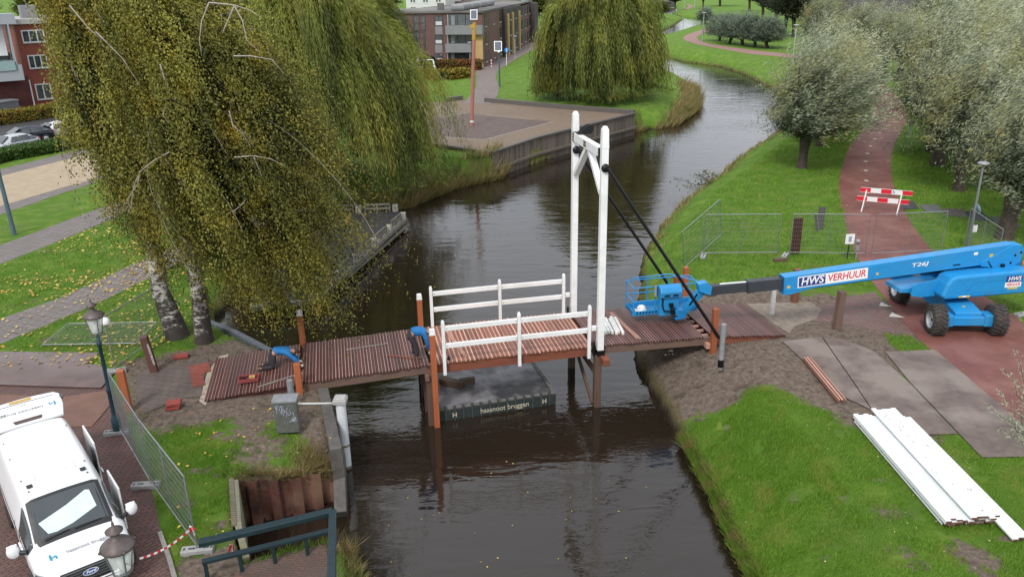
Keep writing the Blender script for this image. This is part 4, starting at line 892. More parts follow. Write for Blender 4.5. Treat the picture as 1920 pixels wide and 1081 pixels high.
# ------------------------------------------------------------------ barge
bx, by = at(940, 768, WZ+.1); bo = brc(835, 778, WZ)
steel_dk = mat('barge_green_steel', (.045, .06, .058), .5, .2, var=.4, scale=3, c2=(.03, .035, .035)); bedge = mat('barge_worn_rim', (.20, .19, .175), .7, .1, var=.4, scale=6)
a0 = at(826, 790, WZ); a1 = at(1040, 757, WZ); ang = math.atan2(a1[1]-a0[1], a1[0]-a0[0]); BL_ = math.hypot(a1[0]-a0[0], a1[1]-a0[1])+.1; BWd = 3.3
ctr = ((a0[0]+a1[0])/2-math.sin(ang)*BWd/2, (a0[1]+a1[1])/2+math.cos(ang)*BWd/2)
barge = thing('barge', 'low dark green work pontoon floating under the bridge', 'barge', (*ctr, WZ), ang)
mb = MB(); mb.box((0, 0, .05), (BL_, BWd, .75)); obj('hull', mb, steel_dk, barge, bev=.03)
dkm = mat('barge_deck', (.30, .29, .31), .5, .1, var=.5, scale=2.4, c2=(.19, .185, .195), big=(.035, .034, .038), bmp=.6)
mb = MB(); mb.box((0, 0, .435), (BL_-.2, BWd-.2, .02)); obj('deck', mb, dkm, barge)
mb = MB()
for sx_ in (-1, 1): mb.box((sx_*(BL_/2-.06), 0, .45), (.13, BWd+.04, .06)); mb.box((0, sx_*(BWd/2-.05), .449), (BL_+.04, .12, .06))
obj('rim', mb, bedge, barge, bev=.01)
for sg_ in (-1, 1):
    mb = MB()
    for k in range(13): mb.box((-BL_/2+.25+k*(BL_-.5)/12, sg_*(BWd/2+.02), .22), (.05, .05, .5)); mb.box((-BL_/2+.25+k*(BL_-.5)/12, sg_*(BWd/2-.02), .49), (.09, .14, .03))
    obj('rib', mb, mat('barge_rib', (.07, .085, .08), .6, .1, var=.4, scale=8), barge)
cream = mat('cream_lettering', (.60, .55, .42), .7, var=.35, scale=14)
text('lettering', 'haasnoot bruggen', .27, cream, barge, (.22, -BWd/2-.052, .20), frame((1, 0, 0), (0, -1, 0)), bold=.001, fit=1.75)
for x_ in (-BL_/2+.55, BL_/2-.45):
    text('emblem', 'H', .24, cream, barge, (x_, -BWd/2-.052, .20), frame((1, 0, 0), (0, -1, 0)), bold=.004)
for (pa, pb, lab, ww) in (((826, 713), (868, 721), 'thick dark timber baulk on the pontoon, nearer the orange post', .26), ((862, 716), (890, 712), 'flatter timber baulk on the pontoon, lying against the thick one', .2)):
    p_ = at3(*pa, WZ+.6); q_ = at3(*pb, WZ+.6); c_ = [(p_[i]+q_[i])/2 for i in range(3)]; th = thing('timber_baulk', lab, 'timber', (c_[0], c_[1], WZ+.48)); mb = MB(); mb.beam((p_[0]-c_[0], p_[1]-c_[1], .12), (q_[0]-c_[0], q_[1]-c_[1], .12), ww, .22); obj('beam', mb, pilem, th, bev=.01)
# ------------------------------------------------------------------ left bank walls
rust = mat('rusty_sheet_piling', (.15, .055, .034), .8, .1, var=.5, scale=2.2, c2=(.045, .024, .022), big=(.22, .12, .08), bmp=.8)
sp = thing('sheet_piling', 'rusty corrugated sheet pile wall of the small inlet', 'retaining wall', (*at(540, 900), WZ))
pts = P([(455, 985), (567, 960), (641, 930)], WZ); mb = MB(); seq = []
Lt = [0]; 
for (ax, ay), (bx_, by_) in zip(pts[:-1], pts[1:]): Lt.append(Lt[-1]+math.hypot(bx_-ax, by_-ay))
def alongp(s):
    for i in range(len(pts)-1):
        if s <= Lt[i+1] or i == len(pts)-2:
            k = (s-Lt[i])/(Lt[i+1]-Lt[i]); a_, b_ = pts[i], pts[i+1]; d = Vector((b_[0]-a_[0], b_[1]-a_[1])).normalized(); return Vector((a_[0]+(b_[0]-a_[0])*k, a_[1]+(b_[1]-a_[1])*k)), Vector((d.y, -d.x))
s = 0; ph = 0; prof = []
while s < Lt[-1]:
    for o_, ds in ((.02, .0), (.02, .22), (.16, .07), (.16, .22), (.02, .07)):
        s += ds
        if s > Lt[-1]: break
        p, n = alongp(s); prof.append((p.x+n.x*o_, p.y+n.y*o_))
vs = [(x, y, -2.4) for x, y in prof]+[(x, y, -.30-.5*i_/len(prof)+random.uniform(-.04, .04)) for i_, (x, y) in enumerate(prof)]; n = len(prof)
mb.add(vs, [(i, i+1, n+i+1, n+i) for i in range(n-1)]); o = obj('steel_sheets', mb, rust, sp, True); md = o.modifiers.new('thick', 'SOLIDIFY'); md.thickness = .02
conc = mat('mossy_concrete', (.24, .22, .17), .85, var=.3, scale=3, c2=(.16, .15, .10), big=(.20, .20, .09), bmp=.5); concd = mat('dark_concrete', (.12, .11, .10), .8, var=.4, scale=3, bmp=.5)
iw = thing('inlet_wall', 'mossy timber and concrete wall at the closed end of the inlet', 'retaining wall', (*at(445, 950), WZ)); mb = MB()
q = P([(441, 900)])+P([(462, 986)], WZ)[:0]+P([(447, 985), (462, 1046)]); 
for a_, b_ in zip(q[:-1], q[1:]): mb.beam((*a_, -.95), (*b_, -.95), .16, 1.96)
obj('wall', mb, conc, iw, True, bev=.02)
mb = MB()
for k in range(26):
    s_q = k/25; a_, b_ = q[0], q[1]; mb.box((a_[0]+(b_[0]-a_[0])*s_q-.1, a_[1]+(b_[1]-a_[1])*s_q, .03), (.13, .05, .06))
obj('capping', mb, woodmat('grey_capping', (.20, .18, .13), (.13, .11, .08), 'X'), iw, True)
qw = thing('quay_edge', 'dark concrete quay edge running under the left ramp to the inlet', 'quay wall', (*at(620, 800), WZ)); mb = MB(); q = P([(641, 928)], WZ)+P([(630, 842), (604, 722), (560, 690)])
for k, (a_, b_) in enumerate(zip(q[:-1], q[1:])): mb.beam((*a_, -.98 if k else -1.6), (*b_, -.98), .34, 2.02)
obj('wall', mb, concd, qw, True, bev=.02)
tw = thing('timber_edge', 'blue grey timber quay edge below the birches', 'quay wall', (*at(440, 620), WZ)); mb = MB(); q = P([(560, 688), (503, 655), (440, 622), (367, 593)])
for a_, b_ in zip(q[:-1], q[1:]): mb.beam((*a_, -.98), (*b_, -.98), .22, 2.06)
obj('wall', mb, mat('blue_grey_boards', (.13, .145, .165), .7, var=.3), tw, True, bev=.02)
# inlet floor on the road side
dg = mat('dark_green_paint', (.012, .032, .040), .4, var=.3, scale=5)
road2 = struct(sheet('brick_shoulder', P([(478, 1048), (612, 1018), (618, 1100), (600, 1200), (430, 1200), (440, 1075)]), .02, brickmat('rough_brick', (.17, .085, .065), (.11, .065, .055), (.06, .05, .04), .21, .08, rad(10), .014, blot=(.09, .07, .06))))
# railing dark green (foreground)
gr = thing('railing', 'dark green steel railing with two bars over the inlet', 'railing', (*at(620, 1060), 0))
zt = 1.02
A1 = at(372, 1018, zt); A2 = at(624, 958, zt); A3 = at(620, 1110, zt)
A2b = at(608, 1000, .5); 
mb = MB(); mb.beam((*A1, zt), (*A2, zt), .20, .12); mb.beam((*A2, zt+.004), (*A3, zt+.004), .17, .12); obj('top_rail', mb, dg, gr, True, bev=.012)
def lerp(a, b, k): return (a[0]+(b[0]-a[0])*k, a[1]+(b[1]-a[1])*k)
mb = MB(); mb.beam((*A1, .52), (*A2, .52), .14, .08); mb.beam((*A2, .52), (*A3, .52), .10, .07); obj('lower_rail', mb, dg, gr, True, bev=.01)
for k in (0.02, .27, .52, .77, 1.0):
    c_ = lerp(A1, A2, k); mb = MB(); mb.box((c_[0], c_[1], .24 if k < 1 else .49), (.07, .07, .5 if k < 1 else 1.0)); obj('railing_post', mb, dg, gr, True)
c_ = lerp(A2, A3, .75); mb = MB(); mb.box((c_[0], c_[1], .5), (.12, .12, 1.0)); obj('railing_post', mb, dg, gr, True)
# cabinet with graffiti
cx, cy = at(540, 811); cab = thing('utility_cabinet', 'grey steel utility cabinet covered in pale graffiti', 'cabinet', (cx, cy, 0), rad(5))
mb = MB(); mb.box((0, .2, .5), (.66, .40, 1.0)); obj('body', mb, mat('cabinet_steel', (.17, .18, .165), .5, .3, var=.3, scale=4, c2=(.11, .115, .10)), cab, bev=.012)
mb = MB(); mb.box((0, .2, 1.04), (.72, .46, .09)); obj('roof', mb, zinc, cab, bev=.015); mb = MB(); mb.box((0, .2, .03), (.6, .36, .1)); obj('plinth', mb, black, cab)
gp = mat('lilac_spray_paint', (.50, .52, .66), .6, var=.1, bmp=0); mb = MB()
def stroke(pts, r_=.009): mb.tube([(p[0], -.006, p[1]) for p in pts], r_, 4)
for q in ([(-.27, .93), (-.27, .80), (-.20, .93)], [(-.27, .86), (-.19, .79)], [(-.18, .90), (-.15, .83), (-.10, .91)], [(-.15, .83), (-.17, .75)], [(-.09, .90), (-.09, .76)], [(-.09, .90), (-.02, .87), (-.04, .82), (-.09, .83), (.0, .74)], [(-.12, .76), (-.12, .62)], [(-.12, .76), (-.05, .74), (-.06, .68), (-.12, .69)], [(.0, .73), (-.03, .66), (.02, .62), (.06, .68), (.01, .73)], [(.08, .84), (.05, .78), (.09, .73), (.13, .79), (.13, .73)], [(.1, .88), (.11, .9)], [(.08, .68), (.06, .60), (.12, .60)], [(.14, .60), (.14, .70), (.18, .63), (.21, .69), (.23, .58)], [(.2, .50), (.15, .44), (.22, .40), (.29, .44), (.26, .52), (.2, .50)], [(.16, .47), (.28, .42)], [(.17, .40), (.28, .48)], [(.1, .36), (.17, .41), (.26, .35), (.30, .37), (.28, .46)], [(-.24, .80), (-.24, .68)], [(-.06, .68), (-.06, .58)], [(.02, .62), (.02, .54)]): stroke(q)
obj('graffiti', mb, gp, cab)
# white steel pole with cap
wx, wy = at(650, 868, WZ+.15); wp_ = thing('mooring_pole', 'thick white steel pole with a grey square cap by the water', 'pole', (wx, wy, WZ))
hp = [z for z in np.linspace(0, 4, 400)]
zz = .18
mb = MB(); mb.tube([(0, 0, -.6), (0, 0, .12), (-.0, 0, .14), (0, 0, 2.35)], .15, 20); obj('tube', mb, mat('pole_white', (.70, .72, .75), .45, var=.12, scale=3), wp_)
mb = MB(); mb.box((0, 0, 2.38), (.40, .40, .14)); mb.box((0, 0, 2.47), (.33, .33, .05)); obj('cap', mb, mat('cap_grey', (.42, .42, .40), .7, var=.2), wp_, bev=.015)
mb = MB(); mb.tube([(0, 0, .8), (0, 0, .86)], .158, 20); mb.tube([(0, 0, .0), (0, 0, .1)], .156, 20); obj('clamp', mb, mat('clamp_brown', (.2, .16, .13), .7), wp_)
p_ = Vector(at3(562, 752, .95)); q_ = Vector((wx-.18, wy, WZ+2.28)); p_ = Vector((cx+.33, cy+.2, .86)); rp = thing('white_batten', 'thin white rope running from the cabinet to the white pole', 'rope', tuple(p_)); mb = MB(); mb.beam((0, 0, 0), tuple(q_-p_), .035, .035); obj('line', mb, white, rp)
# ------------------------------------------------------------------ jetty
jw = woodmat('grey_jetty_boards', (.085, .08, .078), (.05, .048, .047), 'X', rough=.7); jl = woodmat('weathered_jetty_rail', (.19, .18, .165), (.12, .115, .105), 'X')
JZ = -1.15
J = [at(760, 408, JZ), at(650, 506, JZ), at(590, 560, JZ), at(470, 574, JZ), at(490, 520, JZ), at(600, 400, JZ), at(748, 396, JZ)]
jt = thing('jetty', 'dark timber jetty with low wooden kerb rails beyond the birches', 'jetty', (*at(640, 480, WZ), WZ))
mb = MB(); mb.prism([J[i] for i in range(7)], JZ-.08, JZ); 
jm = brickmat('jetty_boards', (.042, .04, .042), (.03, .029, .031), (.012, .012, .012), 4, .16, math.atan2(J[0][1]-J[1][1], J[0][0]-J[1][0])+rad(90), .012, blot=(.045, .045, .045)); obj('deck', mb, jm, jt, True)
mb = MB()
for a_, b_ in ((J[0], J[1]), (J[1], J[2]), (J[2], J[3])): mb.beam((*a_, JZ-.10), (*b_, JZ-.10), .3, .22)
obj('fascia', mb, jl, jt, True, bev=.01)
mb = MB(); mb.beam((J[0][0]+.2, J[0][1], JZ-.42), (*J[1], JZ-.40), .14, .12); obj('waling', mb, jl, jt, True)
def jrail(a_, b_, n):
    for k in range(n):
        p_ = lerp(a_, b_, (k+.12)/n); q_ = lerp(a_, b_, (k+.80)/n); mb = MB()
        for h_ in (.22, .48): mb.beam((*p_, JZ+h_), (*q_, JZ+h_), .07, .12)
        for c_ in (p_, q_, lerp(p_, q_, .5)): mb.box((c_[0], c_[1], JZ+.25), (.08, .08, .5))
        obj('rail', mb, jl, jt, True)
        c_ = lerp(a_, b_, (k+.95)/n); mb = MB(); mb.box((c_[0], c_[1], JZ+.22), (.34, .34, .44)); obj('mooring_block', mb, mat('jetty_concrete', (.34, .33, .30), .85, var=.25), jt, True, bev=.02)
jrail(lerp(J[2], J[1], .0), lerp(J[1], J[0], .97), 5); jrail(lerp(J[6], J[5], .95), lerp(J[5], J[6], .98), 2)
for k in range(9):
    c_ = lerp(J[2], J[0], k/8); mb = MB(); mb.box((c_[0]-.2, c_[1]+.1, -1.9), (.2, .2, 1.3)); obj('pile', mb, pilem, jt, True)
# ------------------------------------------------------------------ timber quay
qt = woodmat('quay_timber', (.19, .155, .125), (.10, .083, .07), 'Z', .4); qd = woodmat('quay_cap', (.13, .115, .105), (.08, .07, .065), 'X')
tq = thing('timber_quay', 'weathered timber retaining wall round the brick plaza', 'quay wall', (*at(923, 303), WZ)); QL = P([(700, 258), (830, 278), (923, 291), (1007, 263), (1190, 217)])
for a_, b_ in zip(QL[:-1], QL[1:]):
    n_ = max(2, int(math.hypot(b_[0]-a_[0], b_[1]-a_[1])/.28)); mb = MB()
    for k in range(n_):
        c1 = lerp(a_, b_, k/n_); c2 = lerp(a_, b_, (k+.93)/n_); mb.beam((*c1, -.95), (*c2, -.95), .1+.03*random.random(), 2.3+.06*random.random(), a=random.random())
    obj('plank_wall', mb, qt, tq, True)
    mb = MB(); mb.beam((*a_, .24), (*b_, .24), .34, .14); obj('capping', mb, qd, tq, True, bev=.01); mb = MB()
    d = Vector((b_[0]-a_[0], b_[1]-a_[1])).normalized()*.17; mb.beam((a_[0]+d.y, a_[1]-d.x, -1.1), (b_[0]+d.y, b_[1]-d.x, -1.1), .16, .22); obj('waling', mb, qt, tq, True, bev=.01)
bk = thing('timber_kerb', 'long low timber kerb between the plaza and the lawn', 'kerb', (*at(1000, 200), 0)); QB = P([(1190, 215), (1050, 204), (910, 191)]); mb = MB()
for a_, b_ in zip(QB[:-1], QB[1:]): mb.beam((*a_, .2), (*b_, .2), .4, .5)
obj('beam', mb, qd, bk, True, bev=.02)
bk = thing('timber_kerb', 'short timber kerb left of the copper coloured pole', 'kerb', (*at(852, 190), 0)); mb = MB(); mb.beam((*at(836, 191), .2), (*at(866, 187), .2), .5, .5); obj('beam', mb, qd, bk, True, bev=.02)
pz = brickmat('plaza_brick', (.23, .165, .11), (.19, .135, .09), (.12, .10, .08), .3, .3, rad(30), .02, blot=(.17, .12, .09)); pz2 = brickmat('plaza_dark_brick', (.15, .10, .085), (.13, .09, .08), (.09, .07, .06), .3, .3, rad(30), .02)
struct(sheet('plaza', P([(700, 200), (838, 190), (865, 187), (910, 191), (1188, 213), (1190, 217), (1007, 263), (923, 291), (830, 278), (700, 258)]), .02, pz))
struct(sheet('plaza_field', P([(700, 236), (837, 221), (873, 213), (912, 217), (1002, 225), (1036, 229), (907, 262), (833, 257), (700, 244)]), .03, pz2))
mb = MB(); lm = mat('pale_line_stone', (.36, .33, .29), .8)
for a_, b_ in (((837, 220), (873, 213)), ((912, 217), (1002, 225)), ((1036, 229), (907, 263)), ((907, 263), (833, 257))): mb.beam((*at(*a_), .02), (*at(*b_), .02), .12, .04)
struct(obj('plaza_line', mb, lm))
struct(sheet('plaza_path', P([(866, 195), (873, 190), (893, 165), (893, 133), (905, 122), (945, 103), (1000, 76), (1020, 66), (1040, 64), (1017, 84), (960, 116), (933, 133), (929, 147), (936, 165), (933, 180), (920, 196)]), .035, brickmat('far_brick', (.24, .19, .17), (.2, .16, .15), (.16, .13, .12), .3, .3, rad(30), .02)))
struct(sheet('apartment_path', P([(720, 135), (895, 133), (905, 124), (720, 126)]), .03, MATS['far_brick']))
# ------------------------------------------------------------------ boom lift
blue = mat('lift_blue', (.012, .27, .62), .38, var=.12, scale=3.5, c2=(.016, .225, .52), big=(.03, .25, .52), bmp=.08, spec=.5)
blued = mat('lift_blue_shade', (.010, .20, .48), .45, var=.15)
tyre = mat('tyre_rubber', (.022, .022, .024), .85, var=.3, scale=9, c2=(.075, .062, .05), bmp=.5); rimm = mat('wheel_rim_grey', (.46, .48, .50), .5, .2, var=.2)
dgrey = mat('boom_dark_grey', (.045, .052, .062), .45, .2, var=.15, scale=3); orange = mat('amber_lens', (.7, .2, .03), .3)
W1 = at(1752, 600, .52); W3 = at(1864, 600, .52); W0 = at(1690, 541, .52)
cxl, cyl = (W0[0]+W3[0])/2, (W0[1]+W3[1])/2; ca = math.atan2(W3[1]-W1[1], W3[0]-W1[0]); hw_ = math.hypot(W3[0]-W1[0], W3[1]-W1[1])/2; hl_ = math.hypot(W0[0]-W1[0], W0[1]-W1[1])/2
lift = thing('boom_lift', 'blue telescopic boom lift reaching from the cycle path to the bridge deck', 'boom lift', (cxl, cyl, 0), 0)
def rot(o, a): o.rotation_euler.z = a; return o
for sx_ in (-1, 1):
    for sy_ in (-1, 1):
        T_ = Matrix.Rotation(rad(90), 3, 'Y'); mb = MB(); R_ = .54
        mb.lathe([(.30, -.23), (R_-.06, -.24), (R_, -.18), (R_, .18), (R_-.06, .24), (.30, .23)], (0, 0, 0), 28, tilt=T_)
        for k in range(22):
            an = 2*math.pi*k/22
            for s_ in (-1, 1):
                c_ = Vector((s_*.12, math.cos(an+.07*s_)*(R_+.012), math.sin(an+.07*s_)*(R_+.012))); d = Vector((1, -.45*s_*math.sin(an), .45*s_*math.cos(an))).normalized()
                mb.beam(c_-d*.13, c_+d*.13, .055, .05, up=(0, math.cos(an), math.sin(an)))
        wo_ = obj('wheel', mb, tyre, lift); v = Matrix.Rotation(ca, 3, 'Z') @ Vector((sx_*hw_, sy_*hl_, .54)); wo_.location = v; rot(wo_, ca + (math.pi if sx_ > 0 else 0) + (-.06 if sy_ < 0 else 0))
        mb = MB(); mb.lathe([(.001, -.10), (.10, -.12), (.11, -.10), (.13, -.06), (.25, -.08), (.29, -.20), (.31, -.24), (.32, -.22), (.31, .2), (.001, .2)], (0, 0, 0), 24, tilt=T_); obj('rim', mb, rimm, wo_)
        mb = MB(); mb.lathe([(.001, -.15), (.07, -.15), (.085, -.08)], (0, 0, 0), 12, tilt=T_); obj('hub', mb, black, wo_)
mb = MB()   # chassis
prof = [(-1.75, .42), (-1.75, .86), (-1.05, .96), (1.05, .96), (1.75, .86), (1.75, .42)]
mb.prism([(p[0], p[1]) for p in prof], -.48, .48, fn=lambda p: (p[2], p[0], p[1])); rot(obj('chassis', mb, blue, lift, bev=.03), ca)
for sy_ in (-1, 1):
    mb = MB(); mb.box((0, sy_*hl_, .55), (hw_*2-.45, .42, .34)); mb.box((-.72, sy_*hl_, .58), (.34, .5, .44)); mb.box((.72, sy_*hl_, .58), (.34, .5, .44)); rot(obj('axle_box', mb, blue, lift, bev=.03), ca)
mb = MB(); mb.lathe([(.5, .95), (.5, 1.12), (.46, 1.14), (.001, 1.14)], n=24); obj('slewing_ring', mb, black, lift)
mb = MB()
for p in ((0, -1.3), (.15, -1.15), (-.3, -.95)): mb.box((p[0], p[1], .93), (.12, .08, .008))
rot(obj('warning_label', mb, mat('yellow_label', (.7, .5, .08), .5), lift), ca)
# boom frame
Pr = Vector(at3(1893, 470, 2.62)); Pt_ = Vector(at3(1465, 530, 2.0)); Pb = Vector(at3(1332, 543, 1.80))
bd = (Pr-Pt_).normalized(); ba = math.atan2(bd.y, bd.x); o3 = Vector((cxl, cyl, 0)); nrm = Vector((math.sin(ba), -math.cos(ba), 0)); upb = nrm.cross(bd)*1.0
if upb.z < 0: upb = -upb
def lb(p): return Vector(p)-o3
mb = MB(); mb.beam(lb(Pt_), lb(Pr), .42, .56, w2=.42, h2=.66); obj('boom', mb, blue, lift, bev=.012)
mb = MB(); hd = [(-.1, .30), (.30, .27), (.42, .05), (.3, -.42), (-.15, -.62), (-1.3, -.36), (-1.3, -.20)]
mb.prism(hd, -.24, .24, fn=lambda p: lb(Pr)+bd*p[0]+upb*p[1]+nrm*p[2]); obj('boom_head', mb, blue, lift, bev=.02)
mb = MB(); mb.prism([(0, -.27), (.0, -.40), (.35, -.42), (1.2, -.28)], -.19, .19, fn=lambda p: lb(Pt_)+bd*p[0]+upb*p[1]+nrm*p[2]); mb.prism([(0, .29), (0, -.30), (.03, -.30), (.03, .29)], -.225, .225, fn=lambda p: lb(Pt_)+bd*p[0]+upb*p[1]+nrm*p[2]); obj('boom_collar', mb, blue, lift, bev=.008)
mb = MB()
for q in ((.05, -.1), (.28, -.02), (-.1, -.38)): mb.lathe([(.001, .0), (.05, .0), (.05, -.02)], lb(Pr)+bd*q[0]+upb*q[1]+nrm*.245, 12, tilt=Matrix.Rotation(rad(90), 3, 'X'))
obj('pivot_pin', mb, black, lift)
Pm = Pb+(Pt_-Pb)*.52
mb = MB(); mb.beam(lb(Pm), lb(Pt_+bd*.4), .32, .42); mb.beam(lb(Pb), lb(Pm+bd*.2), .26, .34); mb.beam(lb(Pm-bd*.04), lb(Pm+bd*.05), .35, .45); mb.prism([(.05, .18), (-.22, .08), (-.28, -.12), (-.05, -.22), (.2, -.2)], -.14, .14, fn=lambda p: lb(Pb)+bd*p[0]+upb*p[1]+nrm*p[2]); obj('telescopic_section', mb, dgrey, lift, bev=.008)
mb = MB(); mb.beam(lb(Pb+bd*.35+upb*.18), lb(Pm-bd*.05+upb*.18), .10, .012); obj('slide_rail', mb, white, lift)
# lettering panels on the boom side
navy = mat('sign_navy', (.015, .04, .22), .4, var=.05, bmp=0); redl = mat('sign_red', (.62, .02, .06), .4, var=.05, bmp=0); wsign = mat('sign_white', (.82, .82, .82), .4, var=.03, bmp=0)
side = lambda s, u, o=.0: lb(Pt_)+bd*s+upb*u+nrm*(.212+o)
def panel(name, s0, s1, u0, u1, m, th=.004):
    mb = MB(); vs = [side(s0, u0, 0), side(s1, u0, 0), side(s1, u1, 0), side(s0, u1, 0), side(s0, u0, th), side(s1, u0, th), side(s1, u1, th), side(s0, u1, th)]
    mb.add(vs, [(4, 5, 6, 7), (0, 1, 5, 4), (1, 2, 6, 5), (2, 3, 7, 6), (3, 0, 4, 7)]); return obj(name, mb, m, lift)
RB = frame(bd, nrm)
panel('sign_panel', .52, 3.22, -.20, .22, wsign); panel('sign_field', .56, 1.58, -.165, .185, navy, .006)
text('lettering', 'HWS', .40, wsign, lift, side(1.07, .01, .009), RB, shear=.18, bold=.008, fit=.88)
text('lettering', 'VERHUUR', .37, redl, lift, side(2.40, .01, .007), RB, shear=.12, bold=.004, fit=1.46)
text('lettering', 'T26J', .20, wsign, lift, side(5.25, .05, .004), RB, shear=.15, bold=.002, fit=.66)
mb = MB()
for s0_, s1_, u_ in ((.4, 7.6, -.31), ): mb.tube([side(s0_, u_, -.1), side((s0_+s1_)/2, u_-.03, -.1), side(s1_, u_, -.1)], .025, 6)
mb.tube([side(8.0, -.2, .02), side(8.2, -.5, .05), side(8.7, -.75, .0), side(9.0, -.6, -.1)], .022, 6); obj('hydraulic_hose', mb, black, lift)
for s0_, u0_, w_s, h_s, m__ in ((.12, -.16, .12, .10, 'y'), (3.55, -.12, .10, .08, 'y'), (7.4, .12, .16, .10, 'w'), (8.05, -.05, .14, .12, 'y'), (6.6, -.2, .3, .05, 'k')):
    panel('sticker', s0_, s0_+w_s, u0_, u0_+h_s, {'y': MATS['yellow_label'], 'w': wsign, 'k': black}[m__])
scf = mat('scuffed_steel', (.10, .13, .17), .7, .3, var=.4, scale=20)
rr2 = random.Random(8)
for k in range(14): s0_ = rr2.uniform(.2, 8.5); u0_ = rr2.uniform(-.22, .2); panel('scratch', s0_, s0_+rr2.uniform(.05, .28), u0_, u0_+rr2.uniform(.006, .014), scf, .0015)
# turntable covers (left one seen), in the boom's heading
def bf(x, y, z): return (x*math.cos(ba)-y*math.sin(ba), x*math.sin(ba)+y*math.cos(ba), z)
cov = [(-.95, 1.18), (-1.10, 1.30), (-.95, 1.75), (-.80, 1.98), (-.62, 2.06), (2.2, 2.12), (2.75, 2.0), (2.95, 1.7), (2.95, 1.35), (2.8, 1.20)]
for y0, y1, nm in ((-1.15, -.38, 'engine_cover'), (.38, 1.15, 'tank_cover')):
    mb = MB(); mb.prism(cov, y0, y1, fn=lambda p: bf(p[0], p[2], p[1])); obj(nm, mb, blue, lift, bev=.10, seg=4)
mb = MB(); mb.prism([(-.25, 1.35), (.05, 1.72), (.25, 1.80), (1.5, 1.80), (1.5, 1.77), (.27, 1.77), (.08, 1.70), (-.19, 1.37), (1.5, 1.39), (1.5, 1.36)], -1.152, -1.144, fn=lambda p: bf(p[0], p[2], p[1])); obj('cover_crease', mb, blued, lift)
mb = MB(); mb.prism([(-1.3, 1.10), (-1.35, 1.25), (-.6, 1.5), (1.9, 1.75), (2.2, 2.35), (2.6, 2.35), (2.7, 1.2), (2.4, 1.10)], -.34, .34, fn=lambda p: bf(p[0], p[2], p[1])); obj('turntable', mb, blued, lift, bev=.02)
for yy in (-.62, .62):
    mb = MB(); mb.prism([(-2.0, 1.30), (-1.95, 1.62), (-1.75, 1.70), (-.6, 1.86), (-.6, 1.18), (-1.5, 1.15), (-1.95, 1.22)], yy-.03, yy+.03, fn=lambda p: bf(p[0], p[2], p[1])); obj('side_plate', mb, blue, lift, bev=.01)
mb = MB(); mb.prism([(-2.35, 1.32), (-2.3, 1.46), (-.6, 1.62), (-.6, 1.2)], -.5, .5, fn=lambda p: bf(p[0], p[2], p[1])); obj('front_deck', mb, blue, lift, bev=.02)
mb = MB(); mb.tube([bf(-1.45, -.05, 1.90), bf(.2, -.05, 1.95)], .085, 12); obj('lift_cylinder', mb, black, lift); mb = MB(); mb.tube([bf(-1.55, -.2, 1.9), bf(-1.55, .12, 1.9)], .12, 12); obj('cylinder_eye', mb, zinc, lift)
mb = MB(); mb.beam(bf(1.4, -.3, 2.1), bf(2.35, -.3, 2.55), .05, .14); mb.beam(bf(1.4, .3, 2.1), bf(2.35, .3, 2.55), .05, .14); mb.beam(bf(1.9, -.33, 2.06), bf(2.3, -.33, 2.40), .04, .08); obj('boom_bracket', mb, blue, lift, bev=.008)
mb = MB(); mb.lathe([(.06, 0), (.06, .12), (.03, .15), (.001, .15)], bf(2.55, -.5, 2.10), 12); obj('beacon', mb, orange, lift)
mb = MB(); mb.box((0, 0, 0), (.14, .1, .12)); o = obj('work_light', mb, black, lift, bev=.01); o.location = bf(1.6, -.6, 2.16)
fr = frame(bf(1, 0, 0), bf(0, -1, 0))
for (x0, x1, z0, z1, m_, d_) in ((1.40, 2.06, 1.70, 1.95, navy, .004), (1.38, 2.04, 1.50, 1.70, wsign, .004), (1.52, 1.92, 1.42, 1.49, MATS['yellow_label'], .004), (-.42, .02, 1.235, 1.30, MATS['yellow_label'], .004), (-.28, -.12, 1.24, 1.295, wsign, .006)):
    mb = MB(); mb.prism([(x0, z0), (x1, z0), (x1, z1), (x0, z1)], -1.152-d_, -1.146, fn=lambda p: bf(p[0], p[2], p[1])); obj('sticker', mb, m_, lift)
text('lettering', 'HWS', .24, wsign, lift, bf(1.73, -1.159, 1.825), fr, shear=.18, bold=.004, fit=.54); text('lettering', 'VERHUUR', .155, redl, lift, bf(1.71, -1.158, 1.60), fr, shear=.1, bold=.002, fit=.56)
# jib and basket
fz = .78
CA, CB, CC = Vector(at3(1171, 571, fz)), Vector(at3(1187, 592, fz)), Vector(at3(1306, 581, fz)); ex_ = (CC-CB).normalized(); ey_ = Vector((-ex_.y, ex_.x, 0)); bwid = (CC-CB).length; bdep = .85
def bk_(x, y, z): return CB + ex_*x + ey_*y + Vector((0, 0, z)) - o3
mb = MB()
mb.beam(bk_(0, bdep/2, .0), bk_(bwid, bdep/2, .0), bdep, .04); obj('basket_floor', mb, mat('basket_floor', (.03, .22, .45), .6, var=.3, scale=8), lift, bev=.005)
mb = MB(); cor = [(0, 0), (bwid, 0), (bwid, bdep), (0, bdep)]; rr_ = .022
for i in range(4):
    a_, b_ = cor[i], cor[(i+1) % 4]
    for z in (.55, 1.08): mb.tube([bk_(*a_, z), bk_(*b_, z)], rr_, 6)
    n_ = 3 if i % 2 == 0 else 1
    for k in range(n_):
        c_ = lerp(a_, b_, k/n_); mb.tube([bk_(*c_, 0), bk_(*c_, 1.08)], rr_, 6)
mb.tube([bk_(bwid, 0, 1.08), bk_(bwid-.25, .1, 1.2), bk_(bwid-.8, bdep, 1.2), bk_(.2, bdep, 1.16)], rr_, 6); obj('basket_rail', mb, blue, lift)
mb = MB()
for i in range(4): mb.beam(bk_(*cor[i], .09), bk_(*cor[(i+1) % 4], .09), .012, .15)
obj('kick_plate', mb, blue, lift); mb = MB()
